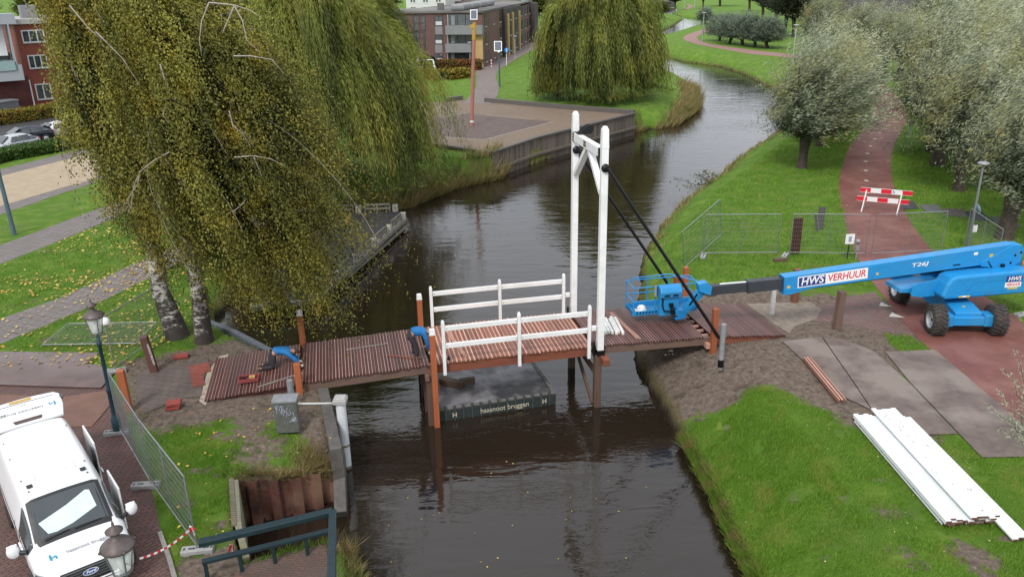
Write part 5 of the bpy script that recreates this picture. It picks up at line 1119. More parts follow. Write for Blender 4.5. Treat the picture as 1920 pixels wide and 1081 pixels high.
for k in range(9):
    mb.add([bk_(.1+k*.12, -.009, .04), bk_(.16+k*.12, -.009, .04), bk_(.21+k*.12, -.009, .13), bk_(.15+k*.12, -.009, .13)], [(0, 1, 2, 3)])
    if k < 4: mb.add([bk_(-.009, .75-k*.18, .04), bk_(-.009, .67-k*.18, .04), bk_(-.009, .60-k*.18, .13), bk_(-.009, .68-k*.18, .13)], [(0, 1, 2, 3)])
    if k > 5: mb.add([bk_(1.25+(k-5)*.14, -.009, .04), bk_(1.31+(k-5)*.14, -.009, .04), bk_(1.36+(k-5)*.14, -.009, .13), bk_(1.30+(k-5)*.14, -.009, .13)], [(0, 1, 2, 3)])
obj('hazard_stripe', mb, black, lift)
x0 = .92
mb = MB(); mb.prism([(0, .0), (.74, 0), (.74, .78), (0, .78)], -.26, -.02, fn=lambda p: bk_(x0+p[0], p[2], p[1])); obj('console_body', mb, blue, lift, bev=.025)
mb = MB(); mb.prism([(-.36, .72), (-.40, .95), (-.30, 1.10), (-.12, 1.17), (.05, 1.12), (.08, .95), (.06, .72)], x0-.03, x0+.80, fn=lambda p: bk_(p[2], p[0], p[1])); obj('console_cowl', mb, blue, lift, bev=.04, seg=3)
mb = MB(); mb.prism([(.12, .80), (.32, .80), (.32, .86), (.12, .86)], -.392, -.38, fn=lambda p: bk_(x0+p[0], p[2], p[1])); mb.prism([(.45, .80), (.65, .80), (.65, .86), (.45, .86)], -.392, -.38, fn=lambda p: bk_(x0+p[0], p[2], p[1])); obj('console_slot', mb, black, lift)
mb = MB(); mb.tube([bk_(x0+.1, -.29, .7), bk_(x0+.07, -.33, .45), bk_(x0+.15, -.35, .22), bk_(x0+.4, -.34, .2), bk_(x0+.6, -.32, .3)], .03, 6); mb.tube([bk_(x0+.35, -.3, .5), bk_(x0+.4, -.36, .3), bk_(x0+.55, -.4, .05)], .035, 6); mb.tube([bk_(x0+.45, -.32, .1), bk_(x0+.5, -.45, .05), bk_(x0+.7, -.4, .0)], .04, 6); mb.box(bk_(x0+.42, -.34, .42), (.13, .1, .16)); mb.box(bk_(x0+.52, -.36, .12), (.2, .14, .12)); obj('hose', mb, black, lift)
mb = MB(); mb.tube([bk_(x0-.12, -.1, .75), bk_(x0-.13, -.1, 1.12)], [.06, .045], 8); mb.ball(bk_(x0-.13, -.1, 1.13), .05, 8); obj('holder', mb, zinc, lift)
J0 = bk_(x0+.85, -.36, -.06); J1 = lb(Pb)+Vector((-.28, -.02, .14)); dj = (J1-J0).normalized(); uj = nrm.cross(dj)
mb = MB(); mb.beam(J0+Vector((.05, 0, .22)), J1, .20, .20, up=nrm); obj('jib', mb, blue, lift, bev=.015); mb = MB(); mb.beam(J0, J1+Vector((.04, 0, -.22)), .12, .10, up=nrm); obj('jib_link', mb, blue, lift, bev=.01)
mb = MB(); a_ = J0+dj*.45+nrm*.105+Vector((-.02, 0, .12)); mb.beam(a_, a_+dj*.75, .012, .07, up=uj); obj('jib_cylinder', mb, black, lift)
mb = MB(); mb.prism([(-.22, .16), (.10, .2), (.28, 0), (.22, -.32), (.02, -.22), (-.2, -.1)], -.17, .17, fn=lambda p: J1+bd*p[0]+upb*p[1]+nrm*p[2]); obj('jib_head', mb, blue, lift, bev=.015)
mb = MB(); mb.prism([(-.3, .35), (.1, .3), (.1, -.05), (-.3, -.05)], -.1, .22, fn=lambda p: J0+bd*p[0]+Vector((0, 0, p[1]))-nrm*p[2]); obj('jib_mount', mb, blued, lift, bev=.02)
hp_ = o3 + bk_(.45, .38, .03); hel = thing('hard_hat', 'white hard hat lying on the floor of the blue basket', 'hard hat', tuple(hp_)); mb = MB(); mb.lathe([(.20, .0), (.205, .015), (.17, .03), (.165, .10), (.13, .17), (.07, .20), (.001, .21)], n=18); obj('shell', mb, white, hel); mb = MB(); mb.box((-.19, 0, .015), (.1, .2, .015)); obj('peak', mb, white, hel, bev=.004)
# ------------------------------------------------------------------ van
vf = Vector((.62, -.785, 0)).normalized(); vang = math.atan2(vf.y, vf.x); wsx = .98
_p = (Vector(at3(42, 943, 1.9))+Vector(at3(185, 892, 1.9)))/2; VO = _p - vf*wsx; VO.z = 0
van = thing('delivery_van', 'white panel van with open tailgate parked in the lower left corner', 'van', tuple(VO), vang)
vw = mat('van_white', (.80, .81, .82), .22, var=.02, scale=1, c2=(.78, .79, .80), bmp=0, spec=.6); vgl = mat('van_glass', (.045, .055, .06), .06, var=.1, scale=1, bmp=0, spec=.9); vbl = mat('van_black_plastic', (.02, .021, .023), .5, var=.2)
XS = [-2.74, -2.70, -2.5, -1.8, -.6, .4, .90, 1.02, 1.35, 1.70, 1.80, 2.05, 2.35, 2.55, 2.68, 2.74]
ZT = [1.80, 1.93, 1.965, 1.985, 1.99, 1.985, 1.965, 1.90, 1.60, 1.27, 1.19, 1.13, 1.03, .93, .80, .66]
HT = [.76, .78, .79, .80, .80, .79, .77, .76, .76, .80, .82, .80, .76, .71, .64, .58]
HW = [.93, .97, .99, 1.0, 1.0, 1.0, 1.0, 1.0, 1.0, .99, .98, .97, .94, .89, .80, .72]
ZW = [1.05, 1.05, 1.05, 1.05, 1.05, 1.05, 1.05, 1.05, 1.04, 1.02, .98, .92, .84, .76, .66, .58]
ZB_ = [.42, .36, .33, .32, .32, .32, .32, .32, .32, .32, .32, .32, .32, .32, .34, .38]
def vsec(x, off=0):
    g = lambda A_: float(np.interp(x, XS, A_)); zt, ht, hw, zw, zb = g(ZT), g(HT), g(HW), g(ZW), g(ZB_)
    k = (zt-zw)
    return [(0, zt+.02), (ht*.45, zt+.012), (ht*.85, zt-.012), (ht, zt-.06 if k > .5 else zt-.04), (ht+(hw-ht)*.45, zw+k*.5), (hw*.985, zw+k*.12), (hw, zw-.1), (hw, zb+(zw-zb)*.45), (hw*.97, zb+.05), (hw*.85, zb), (0, zb)]
def vpt(x, j, off=.0):
    s_ = vsec(x); n = len(s_); j0 = min(int(j), n-2); f_ = j-j0; y = s_[j0][0]*(1-f_)+s_[j0+1][0]*f_; z = s_[j0][1]*(1-f_)+s_[j0+1][1]*f_
    dy, dz = s_[j0+1][0]-s_[j0][0], s_[j0+1][1]-s_[j0][1]; l_ = math.hypot(dy, dz) or 1
    return y, z, -dz/l_, dy/l_
mb = MB(); allx = sorted(set(XS+[-2.2, -1.2, 0, .65, 1.18, 1.52, 1.92, 2.2, 2.45, 2.62])); vs = []; nsec = len(vsec(0)); ring = nsec*2-2
for x in allx:
    s_ = vsec(x); full = [(x, y, z) for y, z in s_]+[(x, -y, z) for y, z in s_[-2:0:-1]]; vs += full
fs = [(i*ring+k, i*ring+(k+1) % ring, (i+1)*ring+(k+1) % ring, (i+1)*ring+k) for i in range(len(allx)-1) for k in range(ring)]
fs.append(tuple(range(ring))[::-1]); fs.append(tuple((len(allx)-1)*ring+k for k in range(ring)))
mb.add(vs, fs, sm=True); obj('body', mb, vw, van, sub=2)
def vpatch(name, x0, x1, j0, j1, m, side=1, off=.012, nx=8, nj=4, thick=None, xf=None, parent=None):
    mb = MB()
    def fn(u, v):
        x = x0+(x1-x0)*u
        if xf: x = xf(u, v)
        j = j0+(j1-j0)*v; y, z, ny, nz_ = vpt(x, j); return (x+(off*.6 if x > .95 else 0), side*(y+ny*off*-1*(-1)), z+abs(nz_)*off+.001)
    mb.grid(fn, nx, nj); o = obj(name, mb, m, parent or van); s_ = o.modifiers.new('s', 'SOLIDIFY'); s_.thickness = .01; s_.offset = 0; return o
# windscreen: patch over the top ring both sides
def wscr(x0, x1, w0, w1, m, off, name, z_in=.0, n=10):
    mb = MB()
    def fn(u, v):
        x = x0+(x1-x0)*u; w_ = (w0+(w1-w0)*u); y = (v*2-1)*w_; g = lambda A_: float(np.interp(x, XS, A_)); ht, zt = g(HT), g(ZT); a_ = abs(y)/ht
        z = zt+.02-.032*a_**2 if a_ < .85 else zt-.012-(.048)*(a_-.85)/.15
        return (x+off*.75, y, z+off)
    mb.grid(fn, n, 12); return obj(name, mb, m, van)
wscr(1.0, 1.80, .74, .80, vbl, .006, 'windscreen_frame'); ws_ = wscr(1.06, 1.69, .66, .71, vgl, .012, 'windscreen')
sheetm = mat('paper_sheet', (.55, .68, .70), .4, var=.08, scale=2, c2=(.62, .72, .73), bmp=.05)
mb = MB(); 
def wz(x, y, off): g = lambda A_: float(np.interp(x, XS, A_)); ht, zt = g(HT), g(ZT); a_ = abs(y)/ht; return (x+off*.75, y, zt+.02-.032*a_**2+off)
corn = [(1.60, -.60), (1.66, -.40), (1.60, -.05), (1.50, .52), (1.28, .58), (1.13, .44), (1.22, .10), (1.36, -.30)]
corn = [(1.645, -.50), (1.66, -.33), (1.62, .0), (1.47, .54), (1.17, .50), (1.15, .42), (1.30, -.02), (1.43, -.62)]
mb.add([wz(x, y, .018) for x, y in corn], [(0, 1, 2, 6), (0, 6, 7), (2, 3, 4, 5), (2, 5, 6)]); obj('paper_sheet', mb, sheetm, van)
mb = MB(); mb.tube([wz(1.74, -.6, .03), wz(1.70, -.1, .03)], .009, 4); mb.tube([wz(1.73, .0, .03), wz(1.70, .55, .03)], .009, 4); obj('wiper', mb, black, van)
for sd_ in (1, -1):
    vpatch('side_window', .92, 1.72, 3.35, 4.85, vgl, sd_, .012, xf=None)
    mb = MB(); mb.tube([(1.72, sd_*.97, 1.13), (1.62, sd_*1.10, 1.14)], .05, 6); o = obj('mirror_arm', mb, vbl, van)
    mb = MB(); mb.ball((1.62, sd_*1.20, 1.20), (.085, .13, .17), 14); mb.box((1.55, sd_*1.20, 1.18), (.06, .2, .26)); obj('mirror', mb, [vw], van, bev=.01)
    mb = MB()
    for x in (-1.7, -.75): mb.box((x, sd_*.02, 0), (.001, .001, .001))
    for ax_ in (-1.45, 1.75):
        T_ = Matrix.Rotation(rad(90), 3, 'X'); mb = MB(); mb.lathe([(.2, -.11), (.33, -.11), (.35, -.07), (.35, .07), (.33, .11), (.2, .11)], (0, 0, 0), 24, tilt=T_); wh = obj('wheel', mb, tyre, van); wh.location = (ax_, sd_*.92, .35)
        mb = MB(); mb.lathe([(.001, -.09), (.18, -.08), (.21, -.10), (.21, .1), (.18, .08), (.001, .09)], (0, 0, 0), 20, tilt=T_); obj('rim', mb, rimm, wh)
    # headlight
    mb = MB(); hx = [(2.30, .93, .93), (2.42, .90, .92), (2.60, .74, .87), (2.68, .58, .83), (2.70, .60, .76), (2.64, .76, .75), (2.50, .90, .76), (2.32, .965, .80)]
    mb.add([(x+.012, sd_*(y+.012), z+.01) for x, y, z in hx], [tuple(range(8)) if sd_ < 0 else tuple(range(8))[::-1]]); hlm = mat('headlight_glass', (.09, .10, .11), .08, var=.3, scale=14, bmp=0, spec=1); o = obj('headlight', mb, hlm, van); s_ = o.modifiers.new('s', 'SOLIDIFY'); s_.thickness = .02
    mb = MB(); mb.ball((2.60, sd_*.76, .83), .035, 8); mb.ball((2.50, sd_*.86, .84), .035, 8); mb.beam((2.35, sd_*.96, .93), (2.66, sd_*.66, .87), .02, .02); obj('lamp_lens', mb, mat('chrome', (.75, .77, .78), .15, .9, var=.1, bmp=0), o)
for sd_ in (1, -1):
    mb = MB()
    for x in (-1.95, .35, .98):
        mb.tube([(x, sd_*(vpt(x, j)[0]+.004), vpt(x, j)[1]) for j in (4.9, 5.3, 6, 6.6, 7.2, 7.8)], .006, 4)
    mb.tube([(x, sd_*(vpt(x, 5.4)[0]+.006), vpt(x, 5.4)[1]) for x in (-2.5, -1.5, -.5, .5, 1.5)], .006, 4); obj('panel_gap', mb, vbl, van)
mb = MB()
for y in (-.42, -.21, 0, .21, .42): mb.beam((-2.4, y, 1.992), (.35, y, 2.012), .05, .012)
obj('roof_rib', mb, vw, van, bev=.005)
# roof fixings
mb = MB(); 
for x, y in ((-2.45, .72), (-1.9, .70), (.2, .66), (.75, .60), (.2, -.66), (.75, -.60), (-1.9, -.70), (-1.0, -.70)): mb.box((x, y, float(np.interp(x, XS, ZT))+.012), (.035, .035, .012))
obj('roof_fixing', mb, vbl, van); mb = MB()
for y in (.55, -.55): mb.box((.55, y, 2.0), (.14, .12, .012))
obj('roof_hatch', mb, vbl, van, bev=.004)
# grille and bumper
mb = MB(); mb.add([(2.66, -.56, .90), (2.66, .56, .90), (2.775, .50, .66), (2.775, -.50, .66), (2.775, .40, .52), (2.775, -.40, .52)], [(3, 2, 1, 0), (5, 4, 2, 3)]); o = obj('grille', mb, vbl, van); s_ = o.modifiers.new('s', 'SOLIDIFY'); s_.thickness = .03
mb = MB()
for k in range(5): mb.beam((2.70+.024*k, -.54+.01*k, .875-.05*k), (2.70+.024*k, .54-.01*k, .875-.05*k), .03, .012)
obj('grille_bar', mb, mat('satin_grey', (.14, .145, .15), .4, .5, var=.1), o)
nrm_g = Vector((.9, 0, .43)); fg = frame((0, 1, 0), nrm_g); og = Vector((2.755, 0, .79)); mb = MB(); 
def oval(rx, ry, d0, d1, m_, nm, par):
    mb = MB(); ps = [(rx*math.cos(2*math.pi*k/28), ry*math.sin(2*math.pi*k/28)) for k in range(28)]; mb.prism(ps, d0, d1, fn=lambda p: og+fg @ Vector(p)); return obj(nm, mb, m_, par)
badge = oval(.155, .066, -.01, .008, MATS['chrome'], 'badge', van); oval(.142, .055, .0, .011, mat('badge_blue', (.02, .05, .20), .3, var=.05, bmp=0), 'badge_field', badge)
text('badge_lettering', 'Ford', .088, MATS['chrome'], badge, og+nrm_g.normalized()*.014, fg, shear=.35, bold=.002, sx=1.15)
pm = mat('number_plate_yellow', (.80, .52, .03), .4, var=.05, bmp=0)
mb = MB(); mb.beam((2.80, -.26, .46), (2.80, .26, .46), .02, .11); mb.prism([(-.52, .34), (.52, .34), (.50, .50), (-.50, .50)], 2.74, 2.785, fn=lambda p: (p[2], p[0], p[1]), mi=1); obj('number_plate', mb, [pm, vw], van)
mb = MB(); mb.beam((2.76, -.62, .56), (2.76, .62, .56), .08, .03); obj('bumper_lip', mb, vw, van, bev=.01)
# lettering on the bonnet
hood_n = Vector((.3, 0, 1)); fh = frame((0, 1, 0), hood_n); grey_l = mat('grey_lettering', (.22, .23, .24), .5, bmp=0); cy_ = mat('cyan_mark', (.02, .30, .50), .5, bmp=0)
text('lettering', 'haasnoot bruggen', .125, grey_l, van, (2.22, .14, 1.12), fh, sx=1.0); 
def hmark(x, y, z, f_, k_, par):
    mb = MB()
    for poly in ([(-.09, -.10), (-.04, -.10), (-.04, .10), (-.09, .10)], [(-.02, .0), (.05, .03), (.09, .0), (.09, -.10), (.05, -.10), (.05, -.01), (-.02, -.04)]): mb.prism([(p[0]*k_, p[1]*k_) for p in poly], 0, .003, fn=lambda p: Vector((x, y, z))+f_ @ Vector(p))
    obj('emblem', mb, cy_, par)
hmark(2.20, -.56, 1.105, fh, .8, van)
# tailgate (open, seen from above) and doors
tga = rad(7); tg = MB(); TH = Vector((-2.73, 0, 1.97)); fx = Vector((-math.cos(tga), 0, math.sin(tga))); fy = Vector((0, -1, 0)); fzv = fx.cross(fy); ftg = Matrix((fx, fy, fzv)).transposed()
tgp = [(0, -.80), (.5, -.90), (1.02, -.93), (1.20, -.80), (1.26, -.4), (1.28, 0), (1.26, .4), (1.20, .80), (1.02, .93), (.5, .90), (0, .80)]
tg.prism(tgp, -.10, 0, fn=lambda p: TH+ftg @ Vector(p)); tgo = obj('tailgate', tg, vw, van, bev=.03)
mb = MB(); mb.prism([(.06, -.30), (.20, -.34), (.20, .34), (.06, .30)], .002, .02, fn=lambda p: TH+ftg @ Vector(p)); obj('tailgate_spoiler', mb, mat('spoiler_brown', (.09, .045, .04), .4), tgo, bev=.006)
mb = MB(); mb.prism([(1.10, -.26), (1.20, -.26), (1.20, .26), (1.10, .26)], .002, .01, fn=lambda p: TH+ftg @ Vector(p)); obj('number_plate', mb, mat('rear_plate', (.55, .33, .04), .5, var=.2, scale=30), tgo)
mb = MB(); mb.prism([(1.02, -.75), (1.04, -.75), (1.06, 0), (1.04, .7), (1.02, .7), (1.035, 0)], .002, .006, fn=lambda p: TH+ftg @ Vector(p)); obj('seam', mb, vbl, tgo)
mb = MB(); mb.prism([(.80, -.96), (.98, -.965), (.98, -.90), (.80, -.885)], -.06, .004, fn=lambda p: TH+ftg @ Vector(p)); obj('tail_light', mb, vgl, tgo)
ftx = ftg @ Matrix(((0, 1, 0), (-1, 0, 0), (0, 0, 1)))   # reads from the back of the van
ft2 = frame(Vector((0, 1, 0)), fzv); ft2 = frame(Vector((0, -1, 0)), fzv)
text('lettering', 'haasnoot bruggen', .16, grey_l, tgo, TH+ftg @ Vector((.60, .13, .006)), ft2, sx=1.0)
pz_ = TH+ftg @ Vector((.60, -.66, .006)); hmark(pz_.x, pz_.y, pz_.z, ft2, .9, tgo)
p_ = MB(); q = TH+ftg @ Vector((.92, .0, .008)); p_.ball(q, (.03, .11, .012), 12); obj('badge', p_, MATS['chrome'], tgo)
sdm = MB(); sdm.box((-1.55, 1.09, 1.08), (1.15, .05, 1.35)); sdo = obj('sliding_door', sdm, vw, van, bev=.02); mb = MB(); mb.box((-.85, 1.02, 1.3), (.5, .02, .7)); obj('door_opening', mb, vbl, van)
mb = MB(); mb.box((.62, 1.10, .95), (1.0, .045, 1.15)); fdo = obj('front_door', mb, vw, van, bev=.02); fdo.rotation_euler.z = 0
for x, y, z in ((-.9, 1.13, 1.0), (.2, 1.14, 1.0), (1.3, -1.02, .95), (1.0, -1.02, .92)): mb = MB(); mb.beam((x-.1, y, z), (x+.1, y, z), .05, .05); obj('door_handle', mb, vw, van, bev=.015)
# ------------------------------------------------------------------ site fences
def heras_meshes():
    fr_ = MB(); W_, H_ = 3.45, 2.0
    fr_.tube([(0, 0, 0), (0, 0, H_)], .021, 6); fr_.tube([(W_, 0, 0), (W_, 0, H_)], .021, 6); fr_.tube([(0, 0, H_-.02), (W_, 0, H_-.02)], .021, 6); fr_.tube([(0, 0, .12), (W_, 0, .12)], .021, 6); fr_.tube([(W_/2, 0, .12), (W_/2, 0, H_)], .015, 6)
    wi = MB()
    for k in range(1, 34): x = k*W_/34; wi.tube([(x, 0, .12), (x, 0, H_-.02)], .0042, 3, cap=False)
    for k in range(1, 9): z = .12+k*(H_-.14)/9; wi.tube([(0, 0, z), (W_, 0, z)], .0050, 3, cap=False)
    return fr_, wi
_f, _w = heras_meshes(); FG = 'mesh fence panels closing off the site'
def heras(label, p, q=None, z=.1, rot_=None):
    x, y = p; a = math.atan2(q[1]-y, q[0]-x) if q else 0
    t_ = thing('site_fence', label, 'fence panel', (x, y, z), a, FG); obj('frame', _f, galv, t_); obj('wire_mesh', _w, galv, t_)
    if rot_ is not None: t_.rotation_euler = rot_
    return t_
fb_m = mat('fence_block_concrete', (.36, .36, .35), .85, var=.25, scale=5)
def foot(label, p, a, z=0):
    t_ = thing('concrete_block', label, 'fence foot', (p[0], p[1], z), a, 'blocks carrying the fence panels'); mb = MB(); mb.box((0, 0, .075), (.72, .24, .11)); mb.box((-.26, 0, .03), (.2, .24, .06)); mb.box((.26, 0, .03), (.2, .24, .06)); obj('block', mb, fb_m, t_, bev=.012)
    mb = MB(); mb.box((-.12, 0, .131), (.16, .06, .004)); mb.box((.2, 0, .131), (.14, .06, .004)); mb.box((-.29, 0, .131), (.05, .08, .004)); mb.box((.32, 0, .131), (.05, .08, .004)); obj('slot', mb, mat('slot_dark', (.07, .07, .07), .9), t_); return t_
n0, n1, n2 = at(206, 778), at(270, 893), at(371, 1035)
def ext(p, q, L_=3.45): d = math.hypot(q[0]-p[0], q[1]-p[1]); return (p[0]+(q[0]-p[0])*L_/d, p[1]+(q[1]-p[1])*L_/d)
n2b = n2; n1b = ext(n2b, n1); n0b = ext(n1b, n0)
heras('fence panel in front of the van, with red and white tape at its end', n1b, n2b); heras('fence panel between the open van door and the classic lamp post', (n0b[0], n0b[1]), n1b)
foot('concrete fence block beside the bumper lip of the green railing', n2, rad(8)); foot('grey fence block between the van mirror and the grass', (n1b[0]-.15, n1b[1]), rad(4)); foot('grey fence block near the open side door of the van', (n0b[0]-.1, n0b[1]), rad(10))
B0_, B1_ = at(217, 698), at(318, 627); heras('upright fence panel leaning towards the left birch', B0_, B1_); foot('fence block at the foot of the panel beside the purple brown post', B0_, rad(15))
l1, l2 = at(78, 653), at(258, 650); ly = thing('site_fence', 'fence panel lying flat in the grass left of the birches', 'fence panel', (l1[0], l1[1], .10), math.atan2(l2[1]-l1[1], l2[0]-l1[0]), FG)
ly.rotation_euler = (rad(-88), 0, math.atan2(l2[1]-l1[1], l2[0]-l1[0])); obj('frame', _f, galv, ly); obj('wire_mesh', _w, galv, ly)
ly.rotation_euler.x = rad(-90+1.5); ly.rotation_euler = (rad(-88.5), 0, ly.rotation_euler.z)
ly.rotation_euler[0] = rad(88.5) - rad(177)
q0, q1, q2, q3, q4 = at(1319, 482), at(1472, 481), at(1479, 481), at(1633, 483), at(1801, 474)
heras('fence panel on the bank grass left of the brown board', q0, q1); heras('fence panel standing in front of the brown board', q2, q3); heras('fence panel crossing the red cycle path', q3, ext(q3, q4))
lp = heras('tilted fence panel sliding down the bank to the water', ext(q0, at(1212, 545), .35), at(1210, 535)); lp.location.z = -.05
pa = at(1352, 462); lp.location = (pa[0], pa[1], .55); tl = at(1205, 540, -.2); lp.rotation_euler = (0, rad(14), math.atan2(tl[1]-pa[1], tl[0]-pa[0]))
heras('fence panel running behind the lamp post with the round sign', at(1806, 470), at(1920, 560))
foot('small fence block at the left end of the bank panels', q0, rad(70)); foot('fence block between the two panels on the bank', q1, rad(60)); foot('fence block in the grass right of the turntable', at(1917, 592), rad(20))
t_ = thing('timber_block', 'dark timber sleeper lying before the middle fence block', 'timber', (*at(1463, 490), 0), rad(5)); mb = MB(); mb.box((0, 0, .08), (.65, .2, .16)); obj('beam', mb, pilem, t_, bev=.01)
# tape
rw = mat('tape_white', (.8, .8, .8), .4, bmp=0); rr = mat('tape_red', (.65, .03, .04), .4, bmp=0)
p_ = Vector(at3(360, 988, 1.05)); q_ = Vector(at3(262, 1046, .85)); tp_ = thing('barrier_tape', 'red and white tape from the last fence panel to the van', 'tape', tuple(p_)); mb = MB(); nn_ = 16
for k in range(nn_):
    a_ = (q_-p_)*(k/nn_); b_ = (q_-p_)*((k+1)/nn_); sg_ = Vector((0, 0, -.12)); a_ = a_+sg_*4*(k/nn_)*(1-k/nn_); b_ = b_+sg_*4*((k+1)/nn_)*(1-(k+1)/nn_); mb.beam(a_, b_, .006, .05, mi=k % 2)
obj('strip', mb, [rr, rw], tp_); mb = MB(); r = random.Random(3)
for k in range(7): mb.beam((0, 0, 0), (r.uniform(-.1, .1), r.uniform(-.1, .1), r.uniform(-.25, .05)), .006, .05, mi=k % 2)
obj('knot', mb, [rr, rw], tp_)
tp2 = thing('barrier_tape', 'scrap of red and white tape wound round the green railing', 'tape', at3(433, 1020, .6)); mb = MB(); r = random.Random(5)
for k in range(8): mb.beam((r.uniform(-.05, .05), 0, 0), (r.uniform(-.06, .06), r.uniform(-.1, .02), r.uniform(-.4, -.1)), .006, .06, mi=k % 2)
obj('strip', mb, [rr, rw], tp2)
# ------------------------------------------------------------------ classic street lamps
cap_m = mat('lamp_cap_brown', (.13, .105, .10), .5, .3, var=.3, scale=6, c2=(.09, .07, .065)); pole_m = mat('lamp_pole_green', (.02, .055, .075), .4, .2, var=.2)
m, t, b = nodes('lamp_glass'); b.inputs['Base Color'].default_value = (.78, .80, .78, 1); b.inputs['Roughness'].default_value = .12; b.inputs['Alpha'].default_value = .5
b.inputs['Specular IOR Level'].default_value = .6; LG = m
def lamp(label, x, y, H_):
    t_ = thing('street_lamp', label, 'street lamp', (x, y, 0), 0, 'classic lantern street lamps'); h = H_
    mb = MB(); mb.lathe([(.13, 0), (.13, .5), (.10, .55), (.075, .7), (.07, 1.4), (.085, 1.42), (.06, 1.5), (.05, h-1.35), (.075, h-1.33), (.075, h-1.25), (.045, h-1.2), (.045, h-.98), (.001, h-.98)], n=14); obj('pole', mb, pole_m, t_)
    mb = MB(); z0 = h-.98
    for k in range(4):
        an = math.pi/4+k*math.pi/2; c_, s_ = math.cos(an), math.sin(an); mb.tube([(0, 0, z0-.12), (c_*.13, s_*.13, z0-.06), (c_*.15, s_*.15, z0+.05)], .014, 6); mb.tube([(c_*.15, s_*.15, z0+.05), (c_*.235, s_*.235, z0+.50), (c_*.26, s_*.26, z0+.56)], .013, 6)
    mb.lathe([(.15, z0+.03), (.17, z0+.03), (.17, z0+.06), (.15, z0+.06), (.15, z0+.03)], n=20); obj('bracket', mb, mat('lamp_bracket', (.16, .17, .17), .5, .4), t_)
    mb = MB(); mb.lathe([(.135, z0+.06), (.22, z0+.52)], n=20); obj('glass', mb, LG, t_)
    mb = MB(); mb.lathe([(.26, z0+.50), (.285, z0+.53), (.27, z0+.57), (.20, z0+.64), (.10, z0+.70), (.07, z0+.72), (.065, z0+.82), (.08, z0+.83), (.14, z0+.84), (.145, z0+.86), (.05, z0+.92), (.02, z0+.95), (.025, z0+.98), (.006, z0+1.06), (.001, z0+1.08)], n=24)
    for k in range(4): an = math.pi/4+k*math.pi/2; mb.ball((math.cos(an)*.285, math.sin(an)*.285, z0+.55), .03, 8)
    obj('hood', mb, cap_m, t_); mb = MB(); mb.lathe([(.001, z0+.34), (.05, z0+.32), (.05, z0+.14), (.03, z0+.08)], n=12); obj('bulb', mb, mat('bulb_white', (.7, .7, .66), .4), t_)
    mb = MB(); mb.lathe([(.02, z0+.06), (.02, z0+.45)], n=8); obj('stem', mb, MATS['lamp_bracket'], t_)
    return t_
lx, ly_ = at(222, 812); lamp('classic lantern lamp behind the fence, on a dark green post by the rusty plates', lx, ly_, 4.22)
lx, ly_ = at(214, 990, 3.95); lamp('classic lantern lamp in front of the van bonnet, cut off at the lower edge', lx, ly_-.02, 4.05)
t_ = thing('hard_hat', 'white round cap on top of the fence post by the lamp', 'hard hat', at3(198, 606, 1.93)); mb = MB(); mb.lathe([(.001, .2), (.1, .19), (.15, .12), (.165, .02), (.16, 0), (.001, 0)], n=16); obj('shell', mb, white, t_)
# ------------------------------------------------------------------ ground items
def tilestack(label, px, py, n, m, s=(.3, .3, .05)):
    x, y = at(px, py); t_ = thing('tile_stack', label, 'tiles', (x, y, 0), .3); r = random.Random(px)
    for k in range(n): mb = MB(); mb.box((r.uniform(-.04, .04), r.uniform(-.03, .03), .03+s[2]/2+k*(s[2]+.004)), s, rz=r.uniform(-.15, .15)); obj('tile', mb, m, t_, bev=.005)
rtm = mat('red_rubber_tile', (.30, .06, .045), .8, var=.25, scale=8)
tilestack('stack of red tiles on the sandy soil beside the slab paving', 325, 764, 3, rtm, (.42, .36, .06)); tilestack('broken red tile lying in the grass below the left birch', 340, 670, 1, rtm, (.5, .3, .08))
x, y = at(1490, 478); bd_ = thing('notice_board', 'brown slatted upright board behind the fence on the bank', 'board', (x, y, 0), .1); mb = MB(); mb.box((0, 0, .95), (.42, .10, 1.75)); o = obj('panel', mb, mat('brown_board', (.10, .035, .025), .6, var=.3), bd_, bev=.01); mb = MB()
for k in range(4): mb.box((-.15+.1*k, -.055, .95), (.012, .02, 1.7))
obj('groove', mb, black, o)
x, y = at(1541, 432); sl_ = thing('picnic_board', 'two small weathered boards tilted in the grass behind the fence', 'board', (x, y, 0), .6); mb = MB(); mb.beam((-.35, 0, 0), (-.55, .1, 1.0), .3, .05); obj('board', mb, jl, sl_); mb = MB(); mb.beam((.1, .2, 0), (.25, .3, 1.15), .35, .05); obj('board', mb, jw, sl_)
x, y = at(1588, 487); sg_ = thing('notice_sign', 'small white notice on a thin post before the cycle path', 'sign', (x, y, 0), .05); mb = MB(); mb.tube([(0, 0, 0), (0, 0, 1.25)], .025, 6); obj('post', mb, dg, sg_); mb = MB(); mb.box((0, -.03, 1.02), (.42, .02, .48)); o = obj('plate', mb, wsign, sg_, bev=.005); mb = MB(); mb.box((0, -.046, 1.02), (.14, .004, .26)); obj('symbol', mb, mat('notice_grey', (.35, .38, .45), .5), o)
x, y = at(1604, 488); lk = thing('valve_post', 'grey metal device on a short post right of the white notice', 'post', (x, y, 0)); mb = MB(); mb.tube([(0, 0, 0), (0, 0, .8)], .03, 6); obj('post', mb, zinc, lk); mb = MB(); mb.ball((0, 0, .92), .12, 10); mb.box((0, 0, .6), (.16, .12, .2)); obj('head', mb, zinc, lk)
